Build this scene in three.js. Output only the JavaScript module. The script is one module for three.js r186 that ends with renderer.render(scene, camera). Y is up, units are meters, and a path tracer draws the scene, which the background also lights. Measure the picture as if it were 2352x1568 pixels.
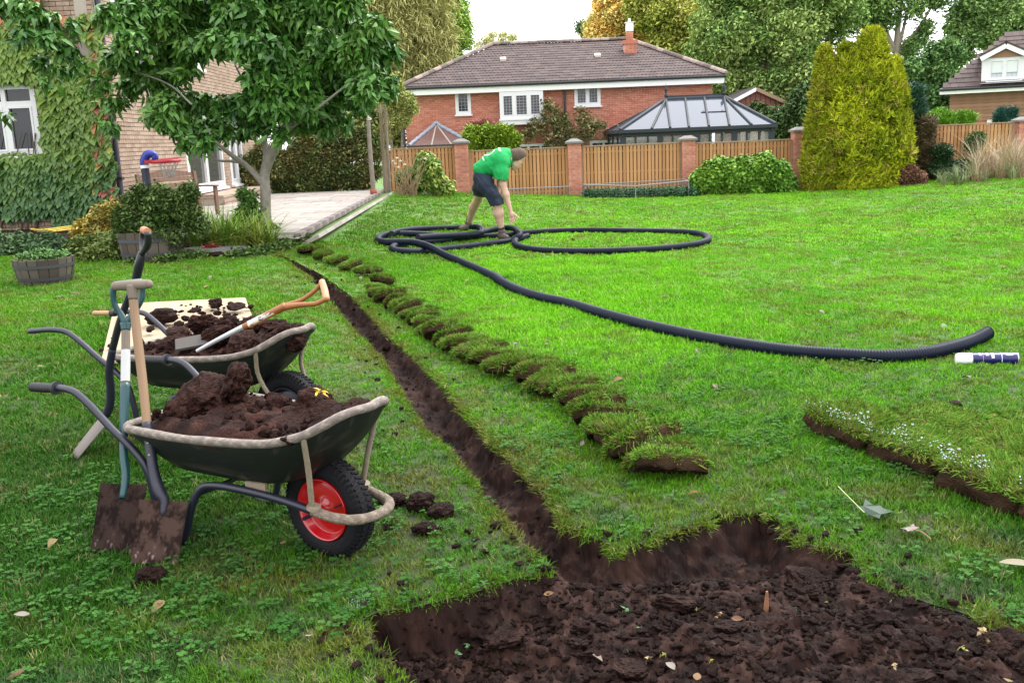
import * as THREE from 'three';
import { mergeGeometries, mergeVertices, toCreasedNormals } from 'three/addons/utils/BufferGeometryUtils.js';
import { MarchingCubes } from 'three/addons/objects/MarchingCubes.js';

// ---------------------------------------------------------------- camera, sky, sun, exposure
const scene = new THREE.Scene();
const EYE = 1.6, FPX = 2200, PW = 2352, PH = 1568;
const pitch = Math.atan(464 / FPX), roll = 0.04;
const camera = new THREE.PerspectiveCamera(2 * Math.atan(PH / 2 / FPX) * 180 / Math.PI, 1024 / 682, 0.05, 400);
const cf = new THREE.Vector3(0, -Math.sin(pitch), -Math.cos(pitch)), cu0 = new THREE.Vector3(0, Math.cos(pitch), -Math.sin(pitch)), cr0 = new THREE.Vector3(1, 0, 0);
const cr = cr0.clone().multiplyScalar(Math.cos(roll)).addScaledVector(cu0, -Math.sin(roll));
const cu = cr0.clone().multiplyScalar(Math.sin(roll)).addScaledVector(cu0, Math.cos(roll));
camera.position.set(0, EYE, 0);
camera.quaternion.setFromRotationMatrix(new THREE.Matrix4().makeBasis(cr, cu, cf.clone().negate()));
camera.updateMatrixWorld(true);

const SUN = new THREE.Vector3(0.42, 0.78, -0.46).normalize();
{
  const W = 128, H = 64, d = new Float32Array(W * H * 4);
  for (let j = 0; j < H; j++) for (let i = 0; i < W; i++) {
    const el = ((j + 0.5) / H - 0.5) * Math.PI, az = ((i + 0.5) / W - 0.5) * 2 * Math.PI;
    const x = Math.cos(az) * Math.cos(el), y = Math.sin(el), z = Math.sin(az) * Math.cos(el);
    const toSun = Math.max(0, x * SUN.x + y * SUN.y + z * SUN.z);
    let L = y > 0 ? 0.92 + 0.12 * y + 0.55 * Math.pow(toSun, 2.2) : 0.35;
    const k = (j * W + i) * 4;
    d[k] = L * 1.0; d[k + 1] = L * 1.0; d[k + 2] = L * 1.03; d[k + 3] = 1;
  }
  const t = new THREE.DataTexture(d, W, H, THREE.RGBAFormat, THREE.FloatType);
  t.mapping = THREE.EquirectangularReflectionMapping; t.magFilter = t.minFilter = THREE.LinearFilter; t.needsUpdate = true;
  scene.background = t; scene.environment = t;
}
const sun = new THREE.DirectionalLight(new THREE.Color(1, 0.965, 0.9), 1.2);
sun.position.copy(SUN).multiplyScalar(60); sun.castShadow = true; sun.shadow.radius = 34;
sun.shadow.mapSize.set(2048, 2048);
Object.assign(sun.shadow.camera, { left: -25, right: 25, top: 25, bottom: -40, near: 1, far: 160 });
scene.add(sun, sun.target);
const renderer = new THREE.WebGLRenderer({ antialias: true });
renderer.toneMapping = THREE.LinearToneMapping;
renderer.toneMappingExposure = 2.75;
renderer.shadowMap.enabled = true;

// ---------------------------------------------------------------- helpers
const V3 = (x, y, z) => new THREE.Vector3(x, y, z);
function RNG(seed) { let a = seed >>> 0; return () => { a = (a + 0x6d2b79f5) | 0; let t = Math.imul(a ^ (a >>> 15), 1 | a); t = (t + Math.imul(t ^ (t >>> 7), 61 | t)) ^ t; return ((t ^ (t >>> 14)) >>> 0) / 4294967296; }; }
const rnd = RNG(7);
const R = (a, b, r = rnd) => a + (b - a) * r();
const pick = (a, r = rnd) => a[Math.floor(r() * a.length)];
const clamp = THREE.MathUtils.clamp, lerp = THREE.MathUtils.lerp;
const ss = (a, b, x) => { const t = clamp((x - a) / (b - a), 0, 1); return t * t * (3 - 2 * t); };
function hsh(x, y, z = 0) { let h = Math.imul(x | 0, 374761393) ^ Math.imul(y | 0, 668265263) ^ Math.imul(z | 0, 2147483647 - 1013904223); h = Math.imul(h ^ (h >>> 13), 1274126177); h = Math.imul(h ^ (h >>> 16), 2246822519); return ((h ^ (h >>> 15)) >>> 0) / 4294967296; }
const fade = (t) => t * t * (3 - 2 * t);
function n2(x, y, per = 0) {
  const ix = Math.floor(x), iy = Math.floor(y), fx = fade(x - ix), fy = fade(y - iy), w = (v) => per ? ((v % per) + per) % per : v;
  const a = hsh(w(ix), w(iy)), b = hsh(w(ix + 1), w(iy)), c = hsh(w(ix), w(iy + 1)), d = hsh(w(ix + 1), w(iy + 1));
  return a + (b - a) * fx + (c - a) * fy + (a - b - c + d) * fx * fy;
}
function n3(x, y, z) {
  const ix = Math.floor(x), iy = Math.floor(y), iz = Math.floor(z), fx = fade(x - ix), fy = fade(y - iy), fz = fade(z - iz);
  const L = (k) => { const a = hsh(ix, iy, k), b = hsh(ix + 1, iy, k), c = hsh(ix, iy + 1, k), d = hsh(ix + 1, iy + 1, k); return a + (b - a) * fx + (c - a) * fy + (a - b - c + d) * fx * fy; };
  return lerp(L(iz), L(iz + 1), fz);
}
function fbm2(x, y, o = 4, per = 0) { let s = 0, a = 0.5, f = 1; for (let i = 0; i < o; i++) { s += a * n2(x * f, y * f, per ? per * f : 0); a *= 0.5; f *= 2; } return s / (1 - Math.pow(0.5, o)); }
function fbm3(x, y, z, o = 4) { let s = 0, a = 0.5, f = 1; for (let i = 0; i < o; i++) { s += a * n3(x * f, y * f, z * f); a *= 0.5; f *= 2.03; } return s / (1 - Math.pow(0.5, o)); }
const rough3 = (x, y, z, o = 4) => { let s = 0, a = 0.5, f = 1; for (let i = 0; i < o; i++) { s += a * Math.abs(n3(x * f, y * f, z * f) * 2 - 1); a *= 0.5; f *= 2.1; } return s; };

// terrain height; Z is the distance in front of the camera (-z)
const tab = [[-40, 0.4], [-4, 0.03], [-3, 0.02], [-1.2, 0.27], [1.5, 0.13], [4.3, 0.05], [7, 0.03], [9, 0.1], [12.5, 0.27], [18, 0.5], [60, 1]];
function lut(x) { for (let i = 1; i < tab.length; i++) if (x <= tab[i][0]) { const [a, b] = [tab[i - 1], tab[i]]; return lerp(a[1], b[1], clamp((x - a[0]) / (b[0] - a[0]), 0, 1)); } return 1; }
function ground(x, z) {
  const Z = -z, L = 1 - ss(-3.2, -0.6, x);
  let h = L * (0.22 * ss(4.5, 9, Z) + 0.16 * ss(10, 15, Z)) + ss(16, 24, Z) * lut(x);
  h -= 1.3 * ss(26.5, 33, Z) + ss(45, 90, Z) * 1.5;
  h += 0.02 * (n2(x * 0.7 + 9, z * 0.7) - 0.5) + 0.012 * (n2(x * 2.3, z * 2.3 + 5) - 0.5);
  return h;
}
// rays through points of the photograph (2352 x 1568 grid): gp meets the ground, pd meets the plane at distance Z
const ray = (px, py) => cf.clone().addScaledVector(cr, (px - PW / 2) / FPX).addScaledVector(cu, (PH / 2 - py) / FPX);
function gp(px, py, up = 0) {
  const d = ray(px, py); let h = 0, p;
  for (let i = 0; i < 12; i++) { const t = (h + up - EYE) / d.y; p = V3(d.x * t, h + up, d.z * t); h = lerp(h, ground(p.x, p.z), 0.7); }
  p.y = ground(p.x, p.z) + up; return p;
}
function ph(px, py, h) { const d = ray(px, py), t = (h - EYE) / d.y; return V3(d.x * t, h, d.z * t); }
function pd(px, py, Z) { const d = ray(px, py), t = Z / -d.z; return V3(d.x * t, EYE + d.y * t, -Z); }

// materials
const C = (r, g, b) => new THREE.Color().setRGB(r, g, b);
function mat(c, rough = 0.8, o = {}) { return new THREE.MeshStandardMaterial({ color: Array.isArray(c) ? C(...c) : c, roughness: rough, metalness: 0, side: THREE.DoubleSide, ...o }); }
function phys(c, rough, o = {}) { return new THREE.MeshPhysicalMaterial({ color: C(...c), roughness: rough, side: THREE.DoubleSide, ...o }); }
const toS = (v) => Math.round(255 * clamp(v <= 0.0031308 ? v * 12.92 : 1.055 * Math.pow(v, 1 / 2.4) - 0.055, 0, 1));
function tex(n, fn, rep = 1, srgb = true) {       // fn(u, v) gives a linear colour or a grey
  const d = new Uint8Array(n * n * 4);
  for (let j = 0; j < n; j++) for (let i = 0; i < n; i++) {
    const c = fn(i / n, j / n), k = (j * n + i) * 4;
    for (let q = 0; q < 3; q++) { const v = typeof c === 'number' ? c : c[q]; d[k + q] = srgb ? toS(v) : Math.round(255 * clamp(v, 0, 1)); }
    d[k + 3] = 255;
  }
  const t = new THREE.DataTexture(d, n, n); t.wrapS = t.wrapT = THREE.RepeatWrapping; t.magFilter = THREE.LinearFilter; t.minFilter = THREE.LinearMipmapLinearFilter; t.generateMipmaps = true;
  if (srgb) t.colorSpace = THREE.SRGBColorSpace; t.repeat.set(rep, rep); t.needsUpdate = true; return t;
}
const mixc = (a, b, t) => [lerp(a[0], b[0], t), lerp(a[1], b[1], t), lerp(a[2], b[2], t)];
const T = {
  speck: tex(256, (u, v) => { const k = 0.62 + 0.5 * fbm2(u * 8, v * 8, 5, 8) + 0.16 * (n2(u * 128, v * 128, 128) - 0.5); return [k, k, k]; }),
  fine: tex(256, (u, v) => fbm2(u * 16, v * 16, 4, 16), 1, false),
  wood: tex(256, (u, v) => { const g = fbm2(u * 22 + 0.6 * n2(u * 4, v * 4, 4), v * 2, 4, 2), k = 0.62 + 0.55 * g; return [k * 1.02, k, k * 0.96]; }),
  ply: tex(512, (u, v) => { const w = u * 6 + 1.6 * fbm2(u * 3, v * 1, 3, 1), r = Math.abs((w % 1) - 0.5) * 2, f = fbm2(u * 60, v * 3, 3, 3); return mixc([0.27, 0.20, 0.125], [0.35, 0.285, 0.20], clamp(r * 0.6 + f * 0.5, 0, 1)); }),
  dirty: tex(512, (u, v) => { const s = fbm2(u * 10, v * 5, 5, 5), t = fbm2(u * 36 + 7, v * 3 + 3, 4, 3), f = n2(u * 150, v * 90, 30); return mixc([0.007, 0.0095, 0.009], [0.16, 0.14, 0.10], clamp(ss(0.55, 0.85, s) * 0.35 + ss(0.56, 0.8, t) * 0.5 + (f > 0.9 ? 0.15 : 0), 0, 1)); }),
  cement: tex(512, (u, v) => { const s = 0.55 * fbm2(u * 6, v * 14, 5, 2) + 0.45 * fbm2(u * 40, v * 40, 4, 20); return mixc([0.115, 0.092, 0.080], [0.25, 0.215, 0.175], ss(0.30, 0.66, s)); }),
  tube: tex(256, (u, v) => { const s = fbm2(u * 4 + 2, v * 10, 5, 2); return mixc([0.012, 0.013, 0.026], [0.16, 0.135, 0.10], ss(0.54, 0.74, s)); }),
  muddy: tex(256, (u, v) => { const s = fbm2(u * 5, v * 5, 5, 5), p = fbm2(u * 9 + 3, v * 9, 4, 9), low = ss(0.30, 0.02, v); const q = fbm2(u * 24, v * 24, 3, 24); let c = mixc([0.095, 0.078, 0.072], [0.022, 0.014, 0.012], ss(0.36, 0.62, s * 0.7 + q * 0.3)); if (v < 0.35) c = mixc(c, [0.42, 0.42, 0.45], ss(0.54, 0.68, p * 0.6 + q * 0.4) * ss(0.35, 0.04, v)); return c; }),
  roof: tex(256, (u, v) => { const s = fbm2(u * 5, v * 5, 5, 5), l = n2(u * 40, v * 40, 40); return mixc([0.075, 0.06, 0.058], [0.17, 0.14, 0.13], s * 0.9 + (l > 0.93 ? 0.9 : 0)); }),
  bark: tex(256, (u, v) => { const k = 0.6 + 0.6 * fbm2(u * 20, v * 5, 5, 5); return [k, k, k]; }),
};
const bump = (m, t, s, rep = 1) => { const c = t.clone(); c.colorSpace = THREE.NoColorSpace; c.repeat.set(rep, rep); c.needsUpdate = true; m.bumpMap = c; m.bumpScale = s; return m; };
const withMap = (m, t, rep = 1, repv = rep) => { const c = t.clone(); c.repeat.set(rep, repv); c.needsUpdate = true; m.map = c; return m; };

// scene graph
const used = {};
function numbered(name) { used[name] = (used[name] ?? -1) + 1; return used[name] ? name + '_' + String(used[name]).padStart(3, '0') : name; }
function tag(o, label, category, group) { o.userData.label = label; if (category) o.userData.category = category; if (group) o.userData.group = group; return o; }
function thing(name, label, category, group) { const g = new THREE.Group(); g.name = numbered(name); scene.add(g); return tag(g, label, category, group); }
function mesh(name, geo, m, parent = scene, label) {
  const o = new THREE.Mesh(Array.isArray(geo) ? merge(geo) : geo, m); o.name = parent === scene ? numbered(name) : name; o.castShadow = o.receiveShadow = true;
  if (label) o.userData.label = label; parent.add(o); return o;
}
function struct(name, geo, m) { const o = mesh(name, geo, m); o.userData.kind = 'structure'; return o; }
function inst(name, geo, m, list, parent = scene) {        // list of [Matrix4, Color?]
  const o = new THREE.InstancedMesh(geo, m, list.length); o.name = parent === scene ? numbered(name) : name; o.castShadow = o.receiveShadow = true;
  list.forEach(([M, c], i) => { o.setMatrixAt(i, M); if (c) o.setColorAt(i, c); }); o.userData.kind = 'stuff'; parent.add(o); return o;
}
function base(g, at) {                                      // moves a thing's origin to its base, its parts stay where they are
  g.updateMatrixWorld(true); let p = at;
  if (!p) { const b = new THREE.Box3(); g.traverse((o) => { if (o.isInstancedMesh) o.computeBoundingBox?.(); }); b.setFromObject(g); p = V3((b.min.x + b.max.x) / 2, b.min.y, (b.min.z + b.max.z) / 2); }
  g.position.copy(p); for (const c of g.children) c.position.sub(p); return g;
}
function merge(a) {
  a = a.flat(9).map((g) => { let q = g.index ? g.toNonIndexed() : g; for (const k of Object.keys(q.attributes)) if (!['position', 'normal', 'uv'].includes(k)) { if (q === g) q = g.clone(); q.deleteAttribute(k); } if (!q.attributes.uv) q.setAttribute('uv', new THREE.BufferAttribute(new Float32Array(q.attributes.position.count * 2), 2)); if (!q.attributes.normal) q.computeVertexNormals(); return q; });
  return a.length === 1 ? a[0] : mergeGeometries(a);
}
function place(g, { p = [0, 0, 0], r = [0, 0, 0], s = [1, 1, 1] } = {}) { return g.applyMatrix4(new THREE.Matrix4().compose(V3(...p), new THREE.Quaternion().setFromEuler(new THREE.Euler(...r, 'YXZ')), V3(...s))); }
function metreUV(g, k = 1) {                                // uv in metres by the dominant axis of each face
  g = g.index ? g.toNonIndexed() : g; g.computeVertexNormals();
  const p = g.attributes.position, n = g.attributes.normal, uv = new Float32Array(p.count * 2);
  for (let i = 0; i < p.count; i += 3) {
    const ax = Math.abs(n.getX(i)), ay = Math.abs(n.getY(i)), az = Math.abs(n.getZ(i));
    for (let j = i; j < i + 3; j++) { const x = p.getX(j), y = p.getY(j), z = p.getZ(j); const [u, v] = ay > ax && ay > az ? [x, z] : ax > az ? [z, y] : [x, y]; uv[j * 2] = u * k; uv[j * 2 + 1] = v * k; }
  }
  g.setAttribute('uv', new THREE.BufferAttribute(uv, 2)); return g;
}
function box(w, h, d, x = 0, y = 0, z = 0, ry = 0) { const g = new THREE.BoxGeometry(w, h, d); if (ry) g.rotateY(ry); return g.translate(x, y, z); }
function bevel(w, h, d, b = 0.004) {                        // a box with chamfered long edges (44 triangles)
  const s = new THREE.Shape(), X = w / 2, Y = h / 2; s.moveTo(-X + b, -Y); s.lineTo(X - b, -Y); s.lineTo(X, -Y + b); s.lineTo(X, Y - b); s.lineTo(X - b, Y); s.lineTo(-X + b, Y); s.lineTo(-X, Y - b); s.lineTo(-X, -Y + b);
  return new THREE.ExtrudeGeometry(s, { depth: d, bevelEnabled: false }).translate(0, 0, -d / 2);
}
function sweep(pts, rad, { seg = 40, rs = 10, closed = false, flat = 1, cap = true, uvk = 4 } = {}) {   // a tube of changing radius
  const c = pts.getPointAt ? pts : new THREE.CatmullRomCurve3(pts, closed, 'catmullrom', 0.5), f = c.computeFrenetFrames(seg, closed), P = [], U = [], I = [], len = c.getLength();
  const rr = typeof rad === 'function' ? rad : Array.isArray(rad) ? (t) => { const x = t * (rad.length - 1), i = Math.min(rad.length - 2, Math.floor(x)); return lerp(rad[i], rad[i + 1], x - i); } : () => rad;
  for (let i = 0; i <= seg; i++) {
    const t = i / seg, p = c.getPointAt(t), r = rr(t);
    for (let j = 0; j <= rs; j++) { const a = j / rs * Math.PI * 2, x = Math.cos(a) * r, y = Math.sin(a) * r * flat; P.push(p.x + f.normals[i].x * x + f.binormals[i].x * y, p.y + f.normals[i].y * x + f.binormals[i].y * y, p.z + f.normals[i].z * x + f.binormals[i].z * y); U.push(j / rs, t * len * uvk); }
  }
  for (let i = 0; i < seg; i++) for (let j = 0; j < rs; j++) { const a = i * (rs + 1) + j, b = a + rs + 1; I.push(a, b, a + 1, b, b + 1, a + 1); }
  if (cap && !closed) for (const [k, s] of [[0, 1], [seg, -1]]) { const p = c.getPointAt(k / seg), ci = P.length / 3; P.push(p.x, p.y, p.z); U.push(0.5, 0.5); for (let j = 0; j < rs; j++) { const a = k * (rs + 1) + j; s > 0 ? I.push(ci, a, a + 1) : I.push(ci, a + 1, a); } }
  const g = new THREE.BufferGeometry(); g.setAttribute('position', new THREE.Float32BufferAttribute(P, 3)); g.setAttribute('uv', new THREE.Float32BufferAttribute(U, 2)); g.setIndex(I);
  g.computeVertexNormals();
  const n = g.attributes.normal;   // weld the seam
  for (let i = 0; i <= seg; i++) { const a = i * (rs + 1), b = a + rs; const v = V3(n.getX(a) + n.getX(b), n.getY(a) + n.getY(b), n.getZ(a) + n.getZ(b)).normalize(); n.setXYZ(a, v.x, v.y, v.z); n.setXYZ(b, v.x, v.y, v.z); }
  return g.toNonIndexed();
}
const rod = (a, b, r, rs = 8, r2 = r) => { const L = a.distanceTo(b), g = new THREE.CylinderGeometry(r2, r, L, rs, 1); g.translate(0, L / 2, 0); const q = new THREE.Quaternion().setFromUnitVectors(V3(0, 1, 0), b.clone().sub(a).normalize()); return g.applyQuaternion(q).translate(a.x, a.y, a.z); };
const lathe = (pts, n = 32) => new THREE.LatheGeometry(pts.map(([x, y]) => new THREE.Vector2(x, y)), n);
const M4 = (p, e, s) => new THREE.Matrix4().compose(p, new THREE.Quaternion().setFromEuler(new THREE.Euler(e[0], e[1], e[2], 'YXZ')), typeof s === 'number' ? V3(s, s, s) : s);
function surf(nu, nv, fn) {                                 // a grid surface from fn(u, v)
  const P = [], U = [], I = [];
  for (let j = 0; j <= nv; j++) for (let i = 0; i <= nu; i++) { const p = fn(i / nu, j / nv); P.push(p.x, p.y, p.z); U.push(i / nu, j / nv); }
  for (let j = 0; j < nv; j++) for (let i = 0; i < nu; i++) { const a = j * (nu + 1) + i, b = a + nu + 1; I.push(a, a + 1, b, b, a + 1, b + 1); }
  const g = new THREE.BufferGeometry(); g.setAttribute('position', new THREE.Float32BufferAttribute(P, 3)); g.setAttribute('uv', new THREE.Float32BufferAttribute(U, 2)); g.setIndex(I); g.computeVertexNormals(); return g;
}
// many alike pieces: the first 300 of the list are parts of their own, the rest one part
function pieces(parent, name, geos, mats, list, most = 300) {   // list of [Matrix4, tone index, geometry index]
  const rest = [];
  list.forEach(([M, t, gi = 0], i) => {
    if (i >= most) { rest.push([M, t, gi]); return; }
    const o = new THREE.Mesh(geos[gi % geos.length], mats[t % mats.length]); o.name = name; o.castShadow = o.receiveShadow = true; o.applyMatrix4(M); parent.add(o);
  });
  if (rest.length) {
    const m = mats[0].clone(); m.color = C(1, 1, 1); inst(name, geos[0], m, rest.map(([M, t]) => [M, mats[t % mats.length].color]), parent);
  }
}

// ---------------------------------------------------------------- the dug ground: trench and pit outline, lawn sheet, soil
const OUT = [[622, 581], [667, 606], [721, 643], [758, 693], [798, 740], [838, 780], [884, 830], [920, 896], [951, 944], [991, 997], [1030, 1025], [1059, 1062], [1098, 1108], [1112, 1142], [1153, 1176], [1185, 1211], [1227, 1264], [1259, 1296], [1266, 1322], [1192, 1328], [1087, 1360], [932, 1398], [842, 1408], [855, 1472], [886, 1510], [925, 1549], [960, 1600], [1040, 1720], [1500, 1800], [2600, 1760], [2560, 1600], [2400, 1495],
  [2352, 1472], [2256, 1440], [2221, 1408], [2116, 1380], [2053, 1359], [2000, 1334], [1985, 1312], [1947, 1268], [1890, 1262], [1828, 1250], [1778, 1197], [1750, 1182], [1659, 1187], [1631, 1211], [1562, 1222], [1525, 1243], [1473, 1256], [1403, 1275], [1382, 1246], [1318, 1225], [1276, 1208], [1273, 1172], [1255, 1141], [1217, 1113], [1185, 1078], [1172, 1061], [1130, 1023], [1088, 974], [1052, 942], [1020, 893], [981, 853], [951, 820], [921, 797], [881, 760], [851, 723], [811, 686], [741, 633], [664, 593]].map(([a, b]) => { const p = gp(a, b); return [p.x, p.z]; });
const PITZ = gp(1266, 1322).z;     // the pit lies nearer than this, the trench runs off behind it
const OB = OUT.reduce((b, [x, z]) => [Math.min(b[0], x), Math.max(b[1], x), Math.min(b[2], z), Math.max(b[3], z)], [9, -9, 9, -99]);
function dug(x, z) {              // signed distance to the outline, negative inside
  if (x < OB[0] - 0.5 || x > OB[1] + 0.5 || z < OB[2] - 0.5 || z > OB[3] + 0.5) return 0.5;
  let d = 1e9, inside = false;
  for (let i = 0, j = OUT.length - 1; i < OUT.length; j = i++) {
    const [ax, az] = OUT[j], [bx, bz] = OUT[i], ex = bx - ax, ez = bz - az, t = clamp(((x - ax) * ex + (z - az) * ez) / (ex * ex + ez * ez), 0, 1);
    const qx = x - ax - ex * t, qz = z - az - ez * t; d = Math.min(d, qx * qx + qz * qz);
    if ((az > z) !== (bz > z) && x < ((bx - ax) * (z - az)) / (bz - az) + ax) inside = !inside;
  }
  d = Math.sqrt(d); return (inside ? -d : d) - 0.024 * ss(PITZ + 0.1, PITZ - 0.3, z) * ss(-13, -10, z) + 0.022 * (n2(x * 17, z * 17) - 0.5) + 0.018 * (n2(x * 45, z * 45) - 0.5);
}
// rounded lumps with creases between them (distance to scattered points)
function lumps(x, y, seed) { const ix = Math.floor(x), iy = Math.floor(y); let d1 = 9, hh = 0; for (let b = -1; b <= 1; b++) for (let a = -1; a <= 1; a++) { const cx = ix + a, cy = iy + b, px = cx + 0.15 + 0.7 * hsh(cx, cy, seed), py = cy + 0.15 + 0.7 * hsh(cx, cy, seed + 1), w = 0.7 + 0.8 * hsh(cx, cy, seed + 2), d = Math.hypot(px - x, py - y) / w; if (d < d1) { d1 = d; hh = hsh(cx, cy, seed + 3); } } return Math.sqrt(Math.max(0, 1 - d1 * d1 * 1.15)) * (0.35 + 0.65 * hh); }
function digDepth(x, z) {
  const pit = ss(PITZ - 0.25, PITZ + 0.1, z), deep = lerp(0.17, 0.03, ss(-0.45, 0.55, x + (z + 3.2) * -0.35)) ;
  return lerp(0.165 + 0.05 * (n2(x * 1.5 + z, z * 1.2) - 0.5), deep, pit);
}
function soilH(x, z, sd) {
  const g0 = ground(x, z); if (sd > 0) return g0 - 0.0035;
  const wx = x + 0.03 * (n2(x * 14, z * 14 + 3) - 0.5), wz = z + 0.03 * (n2(x * 14 + 9, z * 14) - 0.5), pit = ss(PITZ - 0.25, PITZ + 0.1, z);
  const d = -sd + 0.04 * ss(0, 0.03, -sd) * (n2(x * 11 + 3, z * 11) - 0.5), wall = lerp(0.10, lerp(0.06, 0.12, ss(-0.45, 0.15, x)), pit), t = clamp(d / wall, 0, 1), k = Math.pow(t, 0.6);
  let h = g0 - 0.0035 - digDepth(x, z) * k;
  const in1 = ss(0.0, 0.035, -sd), A = lumps(wx * 9, wz * 9, 11), B = lumps(wx * 19 + 4, wz * 19, 31), D = lumps(wx * 42, wz * 42 + 7, 51), E = fbm2(x * 90, z * 90, 3), flat = ss(0.52, 0.72, fbm2(x * 3.1 + 2, z * 3.1, 2));
  const on = ss(0.35, 0.5, n2(x * 6 + 5, z * 6));
  h += in1 * (0.060 * (A - 0.45) * (1 - 0.75 * flat) * on + 0.040 * (B - 0.4) * (1 - 0.5 * flat) + 0.020 * (D - 0.35)) + in1 * 0.022 * (E - 0.5) + in1 * 0.07 * (fbm2(x * 2.2, z * 2.2 + 3, 2) - 0.5);
  return Math.min(h, g0 + lerp(-0.0035, 0.045, pit * ss(0.02, 0.1, -sd)));
}
function clipGrid(xs, zs, sdf, hf, keepInside) {
  const nx = xs.length, nz = zs.length, S = new Float32Array(nx * nz), P = [], s = keepInside ? -1 : 1;
  for (let j = 0; j < nz; j++) for (let i = 0; i < nx; i++) S[j * nx + i] = s * sdf(xs[i], zs[j]);
  const vid = new Map(), I = [], SD = [];
  const vert = (x, z, sd) => { const k = Math.round(x * 4e4) * 1e7 + Math.round(z * 4e4); let v = vid.get(k); if (v === undefined) { v = P.length / 3; vid.set(k, v); P.push(x, hf(x, z, s * sd), z); SD.push(s * sd); } return v; };
  for (let j = 0; j < nz - 1; j++) for (let i = 0; i < nx - 1; i++) {
    const q = [[i, j], [i, j + 1], [i + 1, j + 1], [i + 1, j]].map(([a, b]) => [xs[a], zs[b], S[b * nx + a]]);
    if (q.every((v) => v[2] < 0)) continue;
    const poly = [];
    for (let k = 0; k < 4; k++) { const a = q[k], b = q[(k + 1) % 4]; if (a[2] >= 0) poly.push(a); if ((a[2] >= 0) !== (b[2] >= 0)) { const t = a[2] / (a[2] - b[2]); poly.push([lerp(a[0], b[0], t), lerp(a[1], b[1], t), 0]); } }
    const id = poly.map((v) => vert(...v)); for (let k = 1; k + 1 < id.length; k++) if (id[0] !== id[k] && id[k] !== id[k + 1] && id[0] !== id[k + 1]) I.push(id[0], id[k], id[k + 1]);
  }
  const g = new THREE.BufferGeometry(); g.setAttribute('position', new THREE.Float32BufferAttribute(P, 3)); g.setIndex(I); g.computeVertexNormals(); return g;
}
function steps(...seg) { const a = []; for (const [from, to, d0, grow = 1] of seg) { let x = from, d = d0; while (x < to - 1e-6) { a.push(x); x += d; d *= grow; } } a.push(seg[seg.length - 1][1]); return a; }
const mirror = (a) => [...a.slice(1).map((v) => -v).reverse(), ...a];
const lawnMat = mat([1, 1, 1], 0.95, { vertexColors: true });
{
  const xs = mirror(steps([0, 4.2, 0.05], [4.2, 14, 0.12, 1.03], [14, 160, 1.2, 1.15])), zs = [...steps([-200, -60, 12], [-60, -28, 1.5], [-28, -13.4, 0.25], [-13.4, -1.5, 0.05], [-1.5, 20, 1.2])];
  const g = clipGrid(xs, zs, dug, (x, z) => ground(x, z), false), p = g.attributes.position, col = new Float32Array(p.count * 3);
  for (let i = 0; i < p.count; i++) { const a = fbm2(p.getX(i) * 3, p.getZ(i) * 3, 3), c = mixc([0.016, 0.022, 0.005], [0.026, 0.042, 0.008], a); const far = ss(4, 12, -p.getZ(i)); const q = mixc(c, [0.07, 0.15, 0.018], far * 0.9); col.set(q, i * 3); }  // foreground shade painted into the sheet: darker close to the camera
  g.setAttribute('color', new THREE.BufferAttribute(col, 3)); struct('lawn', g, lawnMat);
}
const soilMat = bump(phys([1, 1, 1], 0.7, { vertexColors: true, specularIntensity: 0.17 }), T.fine, 0.008, 1);
const soilTone = (x, y, z) => { const a = fbm3(x * 6, y * 6, z * 6, 3), b = n3(x * 31, y * 31, z * 31); return mixc(mixc([0.0080, 0.0040, 0.0034], [0.032, 0.0155, 0.0120], ss(0.28, 0.72, 0.55 * a + 0.45 * n3(x * 19, y * 19, z * 19))), [0.058, 0.029, 0.020], ss(0.72, 0.98, b) * 0.6); };
{
  const xs = steps([OB[0] - 0.05, Math.min(OB[1], 2.0), 0.010]), zs = steps([OB[2] - 0.05, PITZ - 1.2, 0.02], [PITZ - 1.2, Math.min(OB[3], -2.35), 0.0095]);
  const g = clipGrid(xs, zs, (x, z) => dug(x, z) - 0.035, (x, z, sd) => soilH(x, z, sd + 0.035), true), p = g.attributes.position, col = new Float32Array(p.count * 3), uv = new Float32Array(p.count * 2), nn = g.attributes.normal;
  for (let i = 0; i < p.count; i++) { const x = p.getX(i), y = p.getY(i), z = p.getZ(i), sd = dug(x, z); if (sd > -0.012) continue; const k = 0.028 * ss(-0.012, -0.04, sd) * (rough3(x * 16, y * 16, z * 16, 4) - 0.42); p.setXYZ(i, x + nn.getX(i) * k, y + nn.getY(i) * k * 0.6, z + nn.getZ(i) * k); }
  g.computeVertexNormals();
  for (let i = 0; i < p.count; i++) { const x = p.getX(i), y = p.getY(i), z = p.getZ(i); col.set(soilTone(x, y, z), i * 3); uv[i * 2] = x * 5; uv[i * 2 + 1] = z * 5 + y * 3; }
  g.setAttribute('color', new THREE.BufferAttribute(col, 3)); g.setAttribute('uv', new THREE.BufferAttribute(uv, 2)); struct('dug_soil', g, soilMat);
}
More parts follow.
